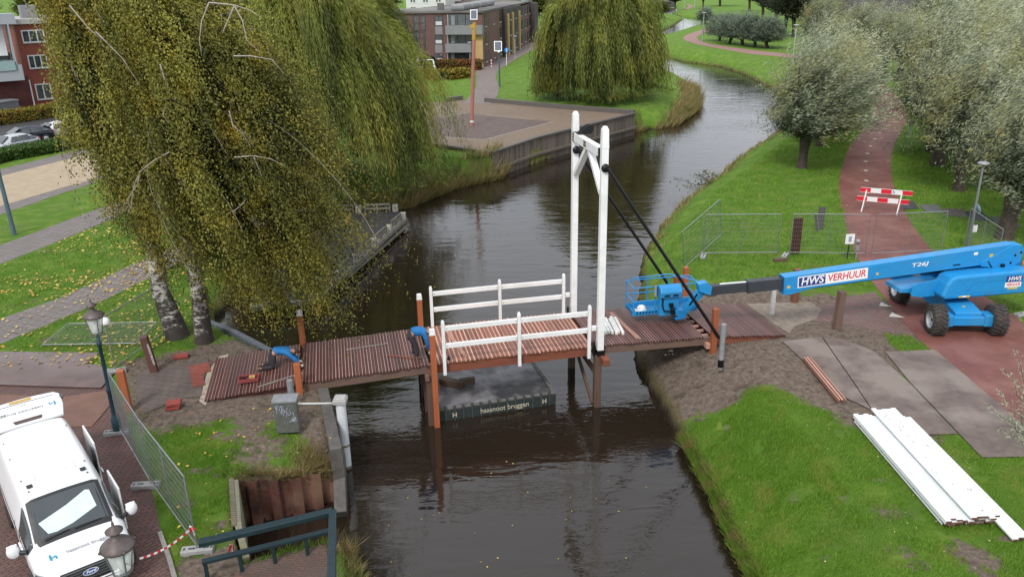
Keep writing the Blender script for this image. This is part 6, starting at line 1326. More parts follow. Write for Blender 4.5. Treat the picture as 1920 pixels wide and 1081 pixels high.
# barrier
a_, b_ = at(1631, 390), at(1676, 391); bx0 = at(1611, 360, 1.0); bx1 = at(1709, 368, 1.0); ba_ = math.atan2(bx1[1]-bx0[1], bx1[0]-bx0[0]); bl_ = math.hypot(bx1[0]-bx0[0], bx1[1]-bx0[1]); bar = thing('road_barrier', 'red and white double board barrier across the red cycle path', 'barrier', ((bx0[0]+bx1[0])/2, (bx0[1]+bx1[1])/2, 0), ba_)
br_ = mat('board_red', (.68, .015, .035), .45, var=.05, bmp=0)
for zc, off in ((1.16, .05), (.66, -.08)):
    mb = MB(); n_ = 5
    for k in range(n_): mb.box((-bl_/2+bl_*(k+.5)/n_+off, -.02, zc), (bl_/n_-.002, .03, .25), mi=(k % 2)); 
    for z_ in (-.128, .128): mb.box((off, -.022, zc+z_), (bl_, .028, .012), mi=1)
    bo_ = obj('board', mb, [br_, wsign], bar)
    if zc > 1: text('board_marking', 'h', .24, cy_, bo_, (.42, -.04, zc), frame((1, 0, 0), (0, -1, 0)), bold=.006)
for x_ in (-.95, .85):
    mb = MB(); mb.beam((x_, 0, 1.2), (x_-.12, -.45, 0), .05, .05); mb.beam((x_, 0, 1.2), (x_-.05, .5, 0), .05, .05); obj('leg', mb, wsign, bar)
# lamp post with round sign
x, y = at(1813, 472); lpz = thing('lamp_post', 'slim grey lamp post with a round sign, behind the boom', 'lamp post', (x, y, 0), 0, 'slim grey lamp posts along the paths')
mb = MB(); mb.tube([(0, 0, 0), (0, 0, 4.2)], [.075, .05], 10); obj('pole', mb, galv, lpz); mb = MB(); mb.lathe([(.001, 4.32), (.20, 4.30), (.27, 4.24), (.24, 4.20), (.06, 4.16), (.05, 4.0)], n=20); obj('lamp_head', mb, zinc, lpz)
mb = MB(); mb.lathe([(.001, .02), (.3, .02), (.3, 0), (.001, 0)], (.12, .05, 2.05), 24, tilt=Matrix.Rotation(rad(80), 3, 'Y')); obj('round_sign', mb, mat('sign_back', (.22, .33, .42), .4, .3), lpz); mb = MB(); mb.box((.16, -.02, 1.15), (.2, .02, .34)); obj('small_plate', mb, wsign, lpz)
def slamp(label, px, py, h, tall=1.0, colr=None):
    x, y = at(px, py); t_ = thing('lamp_post', label, 'lamp post', (x, y, 0), 0, 'slim grey lamp posts along the paths'); r_ = .05*tall; m_ = colr or mat('pale_pole', (.5, .52, .54), .5, .3); mb = MB(); mb.tube([(0, 0, 0), (0, 0, h)], [r_*1.4, r_], 8); obj('pole', mb, m_, t_)
    mb = MB(); mb.lathe([(.001, h+.1), (.25*tall, h+.08), (.3*tall, h), (.06, h-.1)], n=12); obj('lamp_head', mb, m_, t_); return t_
slamp('thin lamp post on the verge right of the red path, half hidden by willows', 1704, 256, 5, 1.3); slamp('pale lamp post inside the bend of the far path', 1317, 77, 5.5, 1.6); slamp('pale lamp post showing above the nearest silvery willow', 1486, 120, 5.5, 1.6)
slamp('thin pale lamp post left of the distant path', 1283, 16, 6, 2.5); slamp('second thin lamp post beside the distant path', 1302, 15, 6, 2.5)
x, y = at(27, 440); bp_ = thing('lamp_post', 'blue grey leaning lamp post at the left edge by the paved path', 'lamp post', (x, y, 0)); mb = MB(); tpb = onray(-22, 250, y); mb.tube([(0, 0, 0), ((tpb[0]-x), 0, tpb[2])], [.12, .10], 10); obj('pole', mb, mat('blue_grey_pole', (.13, .20, .26), .4, .4), bp_)
# bench
bx_, by_ = at(1583, 238); bn = thing('park_bench', 'dark wooden bench beside the red path', 'bench', (bx_, by_, 0), rad(-8)); bw_ = mat('bench_wood', (.05, .055, .05), .6)
mb = MB(); mb.box((0, -.1, .45), (2.1, .12, .05)); mb.box((0, .06, .45), (2.1, .12, .05)); mb.box((0, -.26, .45), (2.1, .12, .05)); obj('seat', mb, bw_, bn); mb = MB(); mb.beam((-1.05, .2, .68), (1.05, .2, .68), .05, .12); mb.beam((-1.05, .24, .88), (1.05, .24, .88), .05, .12); obj('backrest', mb, bw_, bn)
for x_ in (-.8, .8): mb = MB(); mb.box((x_, -.25, .22), (.08, .08, .44)); mb.beam((x_, .15, 0), (x_, .28, .95), .08, .08); obj('leg', mb, bw_, bn)
# ------------------------------------------------------------------ white planks and timber strips on the right bank
r = random.Random(9); wp = mat('painted_plank', (.80, .82, .82), .45, var=.06, scale=2, c2=(.74, .77, .78), big=(.70, .74, .73), bmp=.1); pend = mat('plank_end', (.16, .07, .05), .8); gband = mat('green_liner', (.03, .16, .12), .6)
TL, TR_, BR_, BL2 = [Vector((*at(*p, .25), 0)) for p in ((1600, 778), (1679, 770), (1880, 986), (1780, 976))]
pk = thing('plank_stack', 'stack of long white painted planks lying on the grass', 'planks', (*((TL+BR_)/2).to_2d(), 0)); o_ = Vector((*((TL+BR_)/2).to_2d(), 0)); D_ = ((BL2-TL)+(BR_-TR_)).normalized(); S_ = Vector((-D_.y, D_.x, 0)); S_ = S_ if S_.x > 0 else -S_; Ln = (BL2-TL).length
def row(z, s0, n, wd, e0, e1, jit=.06, tmb=None):
    for k in range(n):
        a_ = TL-o_+S_*(s0+(k+.5)*wd)+D_*(e0+r.uniform(-jit, jit)); b_ = TL-o_+S_*(s0+(k+.5)*wd)+D_*(Ln+e1+r.uniform(-jit, jit)); a_.z = b_.z = z
        mb = MB(); mb.beam(a_, b_, wd-.006, .05); p_ = obj('plank', mb, wp, pk, bev=.004); e = MB(); e.beam(b_-D_*.002, b_+D_*.012, wd-.012, .044); obj('end_grain', e, pend, p_); e = MB(); e.beam(a_-D_*.012, a_+D_*.002, wd-.012, .044); obj('end_grain', e, pend, p_)
row(.08, .02, 9, .145, .05, -.10); row(.20, .0, 8, .145, .0, -.02); row(.26, .0, 3, .145, .0, .0); row(.31, .62, 5, .145, -.18, .02); row(.08, 1.33, 3, .145, -.05, .55)
mb = MB()
for k in (.08, .35, .7, .97): c_ = TL-o_+D_*(Ln*k)+S_*.65; c_.z = .14; mb.beam(c_-S_*.62, c_+S_*.62, .07, .05)
obj('batten', mb, gband, pk); mb = MB()
for _ in range(46):
    c_ = TL-o_+D_*(Ln*r.random())+S_*(r.uniform(.62, 1.3)); mb.box((c_.x, c_.y, .339), (r.uniform(.01, .05), r.uniform(.01, .03), .004), rz=r.uniform(0, 3))
tag(obj('plank_litter', mb, mat('dry_bit', (.16, .11, .05), .8)), 'small leaves and twigs lying on the white plank stack', 'leaves', kind='stuff'); bpy.context.view_layer.update()
for o in COL.objects:
    if o.name.startswith('plank_litter'): o.location = o_
a_, b_ = Vector(at3(1512, 671, .1)), Vector(at3(1578, 751, .1)); ts = thing('timber_strips', 'bundle of long reddish timber strips on the grey plate', 'timber', tuple((a_+b_)/2)); d = (b_-a_).normalized(); s_ = Vector((-d.y, d.x, 0)); c0 = (a_+b_)/2
for k in range(6):
    mb = MB(); z_ = -.02+.05*(k % 2); o2 = s_*(.05*(k-2.5)); e = d*r.uniform(-.08, .08); mb.beam(a_-c0+o2+e+Vector((0, 0, z_)), b_-c0+o2+e+Vector((0, 0, z_)), .045, .04, a=r.random()); obj('strip', mb, stripe_r if k % 2 else hard_red, ts)
# ------------------------------------------------------------------ workers
skin = mat('skin', (.42, .22, .15), .5, var=.1, bmp=0); jack = mat('blue_jacket', (.010, .17, .44), .75, var=.25, scale=7, c2=(.008, .11, .30), bmp=.5); trou = mat('dark_trousers', (.035, .032, .036), .85, var=.3, scale=8, bmp=.5); boot = mat('work_boot', (.13, .09, .055), .8, var=.3); glove = mat('pale_glove', (.55, .54, .5), .8); hairm = mat('dark_hair', (.035, .022, .016), .8)
def skinobj(name, V, E, R, m, parent, sub=1, root_i=0):
    me = bpy.data.meshes.new(name); me.from_pydata([tuple(v) for v in V], E, []); me.materials.append(m); o = bpy.data.objects.new(name, me); COL.objects.link(o); o.parent = parent
    md = o.modifiers.new('skin', 'SKIN'); 
    if not me.skin_vertices: me.attributes.new if False else None
    bpy.context.view_layer.update()
    if not len(me.skin_vertices): bpy.context.view_layer.objects.active = o; bpy.ops.mesh.customdata_skin_add() if hasattr(bpy.ops.mesh, 'customdata_skin_add') else None
    for i, r_ in enumerate(R): me.skin_vertices[0].data[i].radius = (r_, r_)
    me.skin_vertices[0].data[root_i].use_root = True; md.use_smooth_shade = True
    s_ = o.modifiers.new('sub', 'SUBSURF'); s_.levels = sub; s_.render_levels = sub; return o
def person(label, loc, rz, J, hair=True, gl=True):
    p = thing('person', label, 'person', loc, rz); g = {k: Vector(v) for k, v in J.items()}
    V = [g['pel'], g['belly'], g['chest'], g['neck'], g['head0'], g['head1']]; R = [.14, .13, .15, .06, .09, .085]; E = [(0, 1), (1, 2), (2, 3), (3, 4), (4, 5)]
    for s_ in 'lr':
        i = len(V); V += [g['sh'+s_], g['el'+s_], g['wr'+s_], g['pa'+s_]]; R += [.065, .045, .03, .035]; E += [(2, i), (i, i+1), (i+1, i+2), (i+2, i+3)]
        pal = g['pa'+s_]; hd_ = (g['pa'+s_]-g['wr'+s_]).normalized(); sdv = Vector((0, 1, 0)); b_ = i+3
        for q, (o_, l_) in enumerate(((-.03, .065), (-.01, .075), (.012, .07), (.032, .055))):
            j = len(V); V += [pal+hd_*.03+sdv*o_, pal+hd_*(.03+l_*.6)+sdv*o_*1.1, pal+hd_*(.02+l_)+sdv*o_*1.1+Vector((.015, 0, 0))]; R += [.010, .009, .007]; E += [(b_, j), (j, j+1), (j+1, j+2)]
        j = len(V); V += [pal-sdv*.045, pal-sdv*.06+hd_*.04]; R += [.012, .009]; E += [(b_, j), (j, j+1)]
        i = len(V); V += [g['hip'+s_], g['kn'+s_], g['an'+s_], g['to'+s_]]; R += [.085, .058, .04, .035]; E += [(0, i), (i, i+1), (i+1, i+2), (i+2, i+3)]
    skinobj('body', V, E, R, skin, p)
    V = [g['pel']*.6+g['belly']*.4, g['belly'], g['chest'], g['neck']*.7+g['chest']*.3]; R = [.165, .165, .18, .085]; E = [(0, 1), (1, 2), (2, 3)]
    for s_ in 'lr': i = len(V); V += [g['sh'+s_], g['el'+s_], g['wr'+s_]*.9+g['el'+s_]*.1]; R += [.09, .072, .055]; E += [(2, i), (i, i+1), (i+1, i+2)]
    skinobj('jacket', V, E, R, jack, p, 2)
    V = [g['pel']*.7+g['belly']*.3, g['pel']]; R = [.15, .165]; E = [(0, 1)]
    for s_ in 'lr': i = len(V); V += [g['hip'+s_], g['kn'+s_], g['an'+s_]]; R += [.115, .085, .075]; E += [(1, i), (i, i+1), (i+1, i+2)]
    skinobj('trousers', V, E, R, trou, p, 2)
    for s_ in 'lr': skinobj('boot', [g['an'+s_], g['to'+s_]*.5+g['an'+s_]*.5, g['to'+s_]], [(0, 1), (1, 2)], [.065, .065, .045], boot, p, 2)
    if gl:
        for s_ in 'lr': mb = MB(); mb.ball(g['pa'+s_], (.055, .055, .05), 10); obj('glove', mb, glove, p)
    hd = g['head1']; mb = MB(); dh = (g['head1']-g['neck']).normalized(); c_ = g['head0']*.5+g['head1']*.5; mb.ball(c_+Vector((-.01, 0, .045)), (.105, .09, .085), 14); obj('hair', mb, hairm, p)
    face = c_+Vector((.09, 0, -.05)); mb = MB(); mb.ball(face+Vector((.02, 0, 0)), (.02, .013, .02), 8); obj('nose', mb, skin, p)
    for s_ in (-1, 1): mb = MB(); mb.ball(c_+Vector((0, s_*.09, -.01)), (.03, .015, .035), 8); obj('ear', mb, skin, p); mb = MB()
    for s_ in (-1, 1): mb.ball(face+Vector((.005, s_*.035, .025)), .011, 8)
    obj('eyes', mb, black, p); return p
s_, t0 = brc(785, 673, .47); x, y, _ = brw(s_, t0)
person('worker in a blue jacket bending down beside the left railing', (x-.05, y+.1, zdeck(s_)+.02), BA, dict(pel=(-.22, 0, .92), belly=(-.05, 0, 1.00), chest=(.22, 0, 1.00), neck=(.38, 0, .95), head0=(.46, 0, .88), head1=(.50, 0, .80),
    shl=(.26, .18, .95), ell=(.33, .22, .66), wrl=(.38, .20, .42), pal=(.40, .20, .33), shr=(.26, -.18, .93), elr=(.34, -.22, .62), wrr=(.40, -.14, .30), par=(.42, -.12, .2),
    hipl=(-.20, .10, .86), knl=(-.08, .12, .48), anl=(-.12, .13, .09), tol=(.06, .14, .05), hipr=(-.20, -.10, .86), knr=(-.02, -.12, .46), anr=(-.02, -.13, .09), tor=(.16, -.14, .05)))
s_, t0 = brc(508, 690, .25); x, y, _ = brw(s_, t0)
person('worker in a blue jacket kneeling on the left ramp behind the orange post', (x, y, zdeck(s_)+.02), BA, dict(pel=(.06, .08, .52), belly=(.24, .08, .60), chest=(.56, .06, .60), neck=(.76, .04, .56), head0=(.87, .03, .50), head1=(.93, .02, .42),
    shl=(.62, .24, .56), ell=(.82, .30, .30), wrl=(.92, .24, .08), pal=(.98, .22, .05), shr=(.62, -.13, .54), elr=(.86, -.20, .30), wrr=(.98, -.18, .10), par=(1.04, -.16, .06),
    hipl=(.06, .19, .46), knl=(.14, .24, .08), anl=(-.28, .24, .07), tol=(-.44, .25, .06), hipr=(.06, -.05, .46), knr=(.10, -.08, .08), anr=(-.32, -.08, .07), tor=(-.48, -.08, .06)))
# ------------------------------------------------------------------ buildings
class Facade:
    """vertical wall plane through two ground points of the photo"""
    def __init__(s, p0, p1): s.p0 = Vector(p0).to_2d(); s.p1 = Vector(p1).to_2d(); s.d = (s.p1-s.p0).normalized(); s.L = (s.p1-s.p0).length; s.n = Vector((s.d.y, -s.d.x)); s.ang = math.atan2(s.d.y, s.d.x)
    def uz(s, px, py):
        c_ = Vector(at3(px, py, 0)); o_ = Vector((0, 0, CAMH)); r_ = c_-o_
        if r_.y < 0: r_ = -r_
        k = ((s.p0.x)*s.n.x+(s.p0.y)*s.n.y)/(r_.x*s.n.x+r_.y*s.n.y); p = o_+r_*k; return ((Vector((p.x, p.y))-s.p0).dot(s.d), p.z)
    def block(s, name, u0, u1, z0, z1, front, back, m, parent, bev=0):     # front > 0 stands proud of the wall
        mb = MB(); vs = []
        for z in (z0, z1):
            for u, o_ in ((u0, front), (u1, front), (u1, back), (u0, back)): q = s.p0+s.d*u+s.n*o_; vs.append((q.x, q.y, z))
        mb.add(vs, [(3, 2, 1, 0), (4, 5, 6, 7), (0, 1, 5, 4), (1, 2, 6, 5), (2, 3, 7, 6), (3, 0, 4, 7)]); return obj(name, mb, m, parent, True, bev=bev)
    def px(s, name, x0, y0, x1, y1, front, m, parent, back=-.1):
        u0, z1 = s.uz(x0, y0); u1, z0 = s.uz(x1, y1); return s.block(name, u0, u1, z0, z1, front, back, m, parent)
    def win(s, u0, u1, z0, z1, parent, fm, gm, nx=2, nz=1, fr=.09, sill=None, off=.0):
        mb = MB(); t_ = fr
        def bb(a, b, c_, d_, f0, f1):
            vs = []
            for z in (c_, d_):
                for u, o_ in ((a, f1), (b, f1), (b, f0), (a, f0)): q = s.p0+s.d*u+s.n*(o_+off); vs.append((q.x, q.y, z))
            mb.add(vs, [(3, 2, 1, 0), (4, 5, 6, 7), (0, 1, 5, 4), (1, 2, 6, 5), (2, 3, 7, 6), (3, 0, 4, 7)])
        bb(u0, u1, z0, z0+t_, -.05, .07); bb(u0, u1, z1-t_, z1, -.05, .07); bb(u0, u0+t_, z0+t_, z1-t_, -.05, .068); bb(u1-t_, u1, z0+t_, z1-t_, -.05, .068)
        for k in range(1, nx): c_ = u0+(u1-u0)*k/nx; bb(c_-t_/2, c_+t_/2, z0+t_, z1-t_, -.05, .066)
        for k in range(1, nz): c_ = z0+(z1-z0)*k/nz; bb(u0+t_, u1-t_, c_-t_/2, c_+t_/2, -.05, .062)
        w_ = obj('window', mb, fm, parent, True); mb = MB(); bb(u0+t_*.5, u1-t_*.5, z0+t_*.5, z1-t_*.5, -.03, .03); obj('pane', mb, gm, w_, True)
        if sill: mb = MB(); bb(u0-.08, u1+.08, z0-.12, z0-.02, -.05, .16); obj('sill', mb, sill, w_, True)
        return w_
brk = brickmat('brown_brick', (.17, .075, .062), (.14, .06, .052), (.13, .09, .08), .44, .16, 0, .03, axes='wall', blot=(.12, .055, .05)); dbrk = brickmat('dark_brick', (.075, .05, .055), (.06, .042, .046), (.06, .05, .05), .44, .16, 0, .03, axes='wall')
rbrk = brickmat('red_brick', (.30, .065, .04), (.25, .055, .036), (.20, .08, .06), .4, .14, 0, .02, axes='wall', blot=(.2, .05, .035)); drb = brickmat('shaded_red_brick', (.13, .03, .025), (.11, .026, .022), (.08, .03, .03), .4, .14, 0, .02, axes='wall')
yel = mat('yellow_panel', (.50, .34, .14), .7, var=.15, scale=.6); gpan = mat('grey_panel', (.23, .235, .24), .6, var=.12, scale=.7); rfm = mat('roof_felt', (.12, .115, .11), .9, var=.3, scale=.4, big=(.19, .18, .165)); gls = mat('window_glass', (.03, .04, .048), .08, var=.5, scale=.8, c2=(.09, .10, .10), bmp=0, spec=.8); frd = mat('dark_frame', (.035, .05, .055), .5); frw = mat('white_frame', (.62, .63, .62), .5, var=.1); curtain = mat('white_blind', (.55, .57, .58), .8, var=.1)
c0, c1 = at(749, 127), at(907, 127); fa = Facade(c0, c1); H1 = fa.uz(907, 24)[1]; bA = thing('apartment_building', 'three storey brown brick apartment block with grey balconies and a yellow corner', 'building', (*c0, 0), 0)
ce = at(999, 76); fsd = Facade(c1, ce); Ls = fsd.L
fa.block('wall', -4, fa.L, -.2, H1, 0, -12, brk, bA)
mb = MB(); pts_ = [fa.p0-fa.d*4-fa.n*-.3, fa.p1+fa.d*.3+fa.n*.3, fa.p1+fsd.d*Ls, fa.p1+fsd.d*Ls-fa.d*12-fsd.n*0, fa.p1+fsd.d*18-fa.d*14, fa.p0-fa.d*4-fa.n*12]
mb.prism([(p.x, p.y) for p in pts_], H1+.001, H1+.28); obj('roof', mb, rfm, bA, True)
for x0, y0, x1, y1, nx, nz in ((752, 31, 760, 63, 1, 2), (752, 66, 760, 96, 1, 3)): a, b = fa.uz(x0, y0), fa.uz(x1, y1); fa.win(a[0], b[0], b[1], a[1], bA, frd, gls, nx, nz)
for y0, y1, nz in ((29, 58, 2), (60, 95, 3), (98, 125, 2)): a, b = fa.uz(775, y0), fa.uz(799, y1); fa.win(a[0], b[0], b[1], a[1], bA, frd, gls, 2, nz, off=.05)
fa.px('entrance_sign', 781, 105, 792, 115, .2, curtain, bA)
for (y0, y1) in ((30, 49), (66, 83), (101, 116)):
    a, b = fa.uz(815, y0), fa.uz(831, y1); w_ = fa.win(a[0], b[0], b[1], a[1], bA, frd, gls, 2, 2, off=.04); fa.px('blind', 817, y0+(y1-y0)*.55, 829, y1-1.5, .12, curtain, w_)
for y0, y1 in ((49.5, 64.5), (83.5, 99)): fa.px('spandrel', 816, y0, 830, y1, .06, gpan, bA)
for y0, y1 in ((27.5, 48), (64.5, 82), (97.5, 117)):
    fa.px('balcony_recess', 839, y0, 887, y1, .04, gls, bA)
    for x in (839, 857, 872): fa.px('balcony_frame', x, y0, x+1.6, y1, .12, frd if x > 840 else frw, bA)
    fa.px('balcony_curtain', 846, y0+2, 853, y1-1, .09, gpan, bA)
for y0, y1, x1 in ((48, 64, 906.5), (82, 97.5, 886)): fa.px('balcony_front', 838, y0, x1, y1, 1.1, gpan, bA)
fa.px('yellow_corner', 886.5, 64, 906.8, 126, .30, yel, bA); fa.px('plinth', 839, 117, 886.5, 120, .25, yel, bA)
fsd.block('side_wall', .05, Ls*.30, -.2, H1-.01, .02, -10, brk, bA); fsd.block('side_wall', Ls*.30, Ls*.62, -.2, H1-.01, .6, -10, dbrk, bA); fsd.block('side_wall', Ls*.62, Ls*.9, -.2, H1-.3, .2, -10, brk, bA); fsd.block('side_wall', Ls*.9, Ls, -.2, H1-.1, 1.2, -10, dbrk, bA)
for u in (.33, .42, .56): fsd.block('yellow_pillar', Ls*u, Ls*u+1.1, -.1, H1-.9, .9, 0, yel, bA)
for fl in range(3):
    z0 = .7+fl*H1/3.05
    for k, u in enumerate((.03, .075, .15, .20, .26, .36, .385, .46, .50, .60, .66, .70, .76, .82, .87)):
        o_ = .02 if u < .3 else (.6 if u < .62 else .2); fsd.win(Ls*u, Ls*u+1.05, z0, z0+H1/3*.66, bA, frd, gls, 1, 1, .1, sill=frw if k % 2 == 0 else None, off=o_)
    fsd.block('spandrel', Ls*.115, Ls*.115+1.3, z0-.4, z0+.9, .08, 0, gpan, bA)
mb = MB(); q = [fa.uz(x, y) for x, y in ((884, 14), (945, 14))]; 
for k in range(4): c_ = fsd.p0+fsd.d*(4+k*7)-fsd.n*4; mb = MB(); mb.box((c_.x, c_.y, H1+.75), (2.2, 5.8, .9), rz=fsd.ang-rad(90)); obj('roof_unit', mb, gpan, bA, True, bev=.3)
mb = MB(); mb.box((fa.p0.x+6.5, fa.p0.y+4, H1+.8), (1, 1, 1)); obj('chimney', mb, rfm, bA, True)
# pale block behind, turquoise roof
fb = Facade(at(765, 68), at(838, 68)); hb_ = 17; bB = thing('pale_building', 'pale office block with tall windows behind the brick apartments', 'building', (*at(765, 68), 0)); fb.block('wall', 0, fb.L, 0, hb_, 0, -12, frw, bB)
for k in range(3):
    for fl in range(5): fb.win(1+k*fb.L/3.1, k*fb.L/3.1+fb.L/3.9, 1+fl*3.3, 3.6+fl*3.3, bB, frw, gls, 2, 1, .2)
fc = Facade(at(938, 62), at(1000, 60)); bC = thing('brown_building', 'brown flat with a turquoise roof top at the end of the street', 'building', (*at(938, 62), 0)); hC = fc.uz(970, 9)[1]; fc.block('wall', 0, fc.L*.95, 0, hC, 0, -10, brk, bC); tq_ = mat('turquoise_roof', (.12, .42, .36), .6, var=.15); fc.px('roof', 969, 2, 992, 8, .4, tq_, bC, back=-6)
for k in range(3): fc.win(3+k*fc.L*.28, 5+k*fc.L*.28, hC-4, hC-1.5, bC, frw, gls, 2, 1, .15)
fe = Facade(at(835, 64), at(940, 66)); bE = thing('brick_building', 'long brown roofed building between the pale block and the turquoise roof', 'building', (*at(835, 64), 0)); hE = fe.uz(880, 3)[1]; fe.block('wall', 0, fe.L, 0, hE, 0, -10, brk, bE)
for k in range(5): fe.win(2+k*fe.L*.19, 4.5+k*fe.L*.19, hE-4, hE-1.8, bE, frw, gls, 2, 1, .2)
# red building top left
r0, r1 = at(-60, 222), at(215, 196); frd_ = Facade(r0, r1); bR = thing('red_building', 'red brick apartments with a big light grey projecting frame, top left', 'building', (*r0, 0)); uL = frd_.uz(24, 40)[0]; HR = frd_.uz(80, 44)[1]; zun = frd_.uz(60, 148)[1]
frd_.block('wall', uL, frd_.L+14, -.1, HR, 0, -10, rbrk, bR); frd_.block('roof_edge', uL-.4, frd_.L+14.3, HR, HR+.5, .35, -10.3, mat('roof_edge_grey', (.42, .41, .39), .7, var=.2), bR)
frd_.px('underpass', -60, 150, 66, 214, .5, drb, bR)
gfr = mat('frame_grey', (.34, .37, .40), .6, var=.1, scale=.5)
a = frd_.uz(-80, 28); b = frd_.uz(22, 28); c_ = frd_.uz(40, 140)
for x0, y0, x1, y1 in ((-80, 28, 24, 44), (9, 44, 26, 130), (-80, 126, 40, 147)): frd_.px('projecting_frame', x0, y0, x1, y1, 2.2, gfr, bR)
frd_.px('white_wall', -80, 44, 12, 103, 1.2, mat('white_render', (.66, .68, .68), .8, var=.05), bR); frd_.px('balcony_recess', -80, 103, 22, 128, 1.0, gls, bR); frd_.px('balcony_glass', -80, 118, 24, 129, 2.3, mat('pale_glass', (.30, .42, .42), .2, var=.1, bmp=0), bR)
for x0, y0, x1, y1, nx in ((38, 57, 86, 80, 3), (50, 104, 92, 128, 3), (64, 158, 100, 186, 2), (120, 52, 150, 80, 2), (128, 100, 158, 128, 2), (172, 58, 205, 90, 2), (180, 105, 212, 135, 2)):
    a, b = frd_.uz(x0, y0), frd_.uz(x1, y1); w_ = frd_.win(a[0], b[0], b[1], a[1], bR, frw, gls, nx, 1, .12, off=.03)
    mb = MB(); q0 = frd_.p0+frd_.d*a[0]+frd_.n*.5; q1 = frd_.p0+frd_.d*b[0]+frd_.n*.5; mb.beam((q0.x, q0.y, b[1]+.15), (q1.x, q1.y, b[1]+.15), .08, .10); obj('rail', mb, frw, w_, True)
for u, z in ((uL+2, 1.1), (uL+5, 1.3), (uL+8, .9), (uL+12, .8)): q = frd_.p0+frd_.d*u-frd_.n*3; mb = MB(); mb.box((q.x, q.y, HR+z), (1.5, 1.5, 1.4), rz=frd_.ang); obj('roof_unit', mb, gpan, bR, True)
mb = MB(); q = frd_.uz(52, 150)[0]; q_ = frd_.p0+frd_.d*q+frd_.n*.9; mb.tube([(q_.x, q_.y, 0), (q_.x, q_.y, zun)], .07, 6); obj('drain_pipe', mb, frw, bR, True)
# dark houses top right
d0, d1 = at(1660, 108), at(1990, 84); fd = Facade(d0, d1); bD = thing('dark_house', 'grey slate clad houses above the silvery willows, top right', 'building', (*d0, 0)); fd.block('wall', 0, fd.L, 0, 17, 0, -10, mat('slate_purple', (.14, .125, .135), .8, var=.2, scale=.5), bD)
for x0, y0, x1, y1 in ((1870, 20, 1890, 33), (1877, -8, 1892, 4), (1755, -8, 1775, 4), (1920, 20, 1940, 34)): a, b = fd.uz(x0, y0), fd.uz(x1, y1); fd.win(a[0], b[0], b[1], a[1], bD, frw, curtain, 1, 2, .3, off=.05)
fd.px('dark_bay', 1720, -20, 1832, 14, .6, mat('slate_dark', (.045, .055, .07), .7, var=.2), bD)
rsh = leafmat('red_leaf', (.10, .015, .01), (.32, .05, .03), (.2, .03, .02), .7, .2, .2)
rs = pollard('red_shrub', 'dark red autumn shrub at the upper right edge', 9, 4, 260, 12, 95, .5, .18, 'red leaved garden shrubs', 2, .2, .3, rsh); rs.location = (*at(1925, 92), 0); rs.scale = (1, 1, 1.15); del rs['group']
# small far bridge
p0, p1 = at(1216, 6.0, .0), at(1258, 7.5, .0); fbz = thing('footbridge', 'small grey footbridge over the canal in the far distance', 'bridge', (*p0, 0)); mb = MB(); mb.beam((p0[0]-40, p0[1], 1.6), (*p1, 1.6), 5, 1.1); obj('deck', mb, gpan, fbz, True); mb = MB(); mb.beam((*lerp(p0, p1, .75), 0), (*lerp(p0, p1, 1.0), 0), 6, 3.2); obj('abutment', mb, rfm, fbz, True)
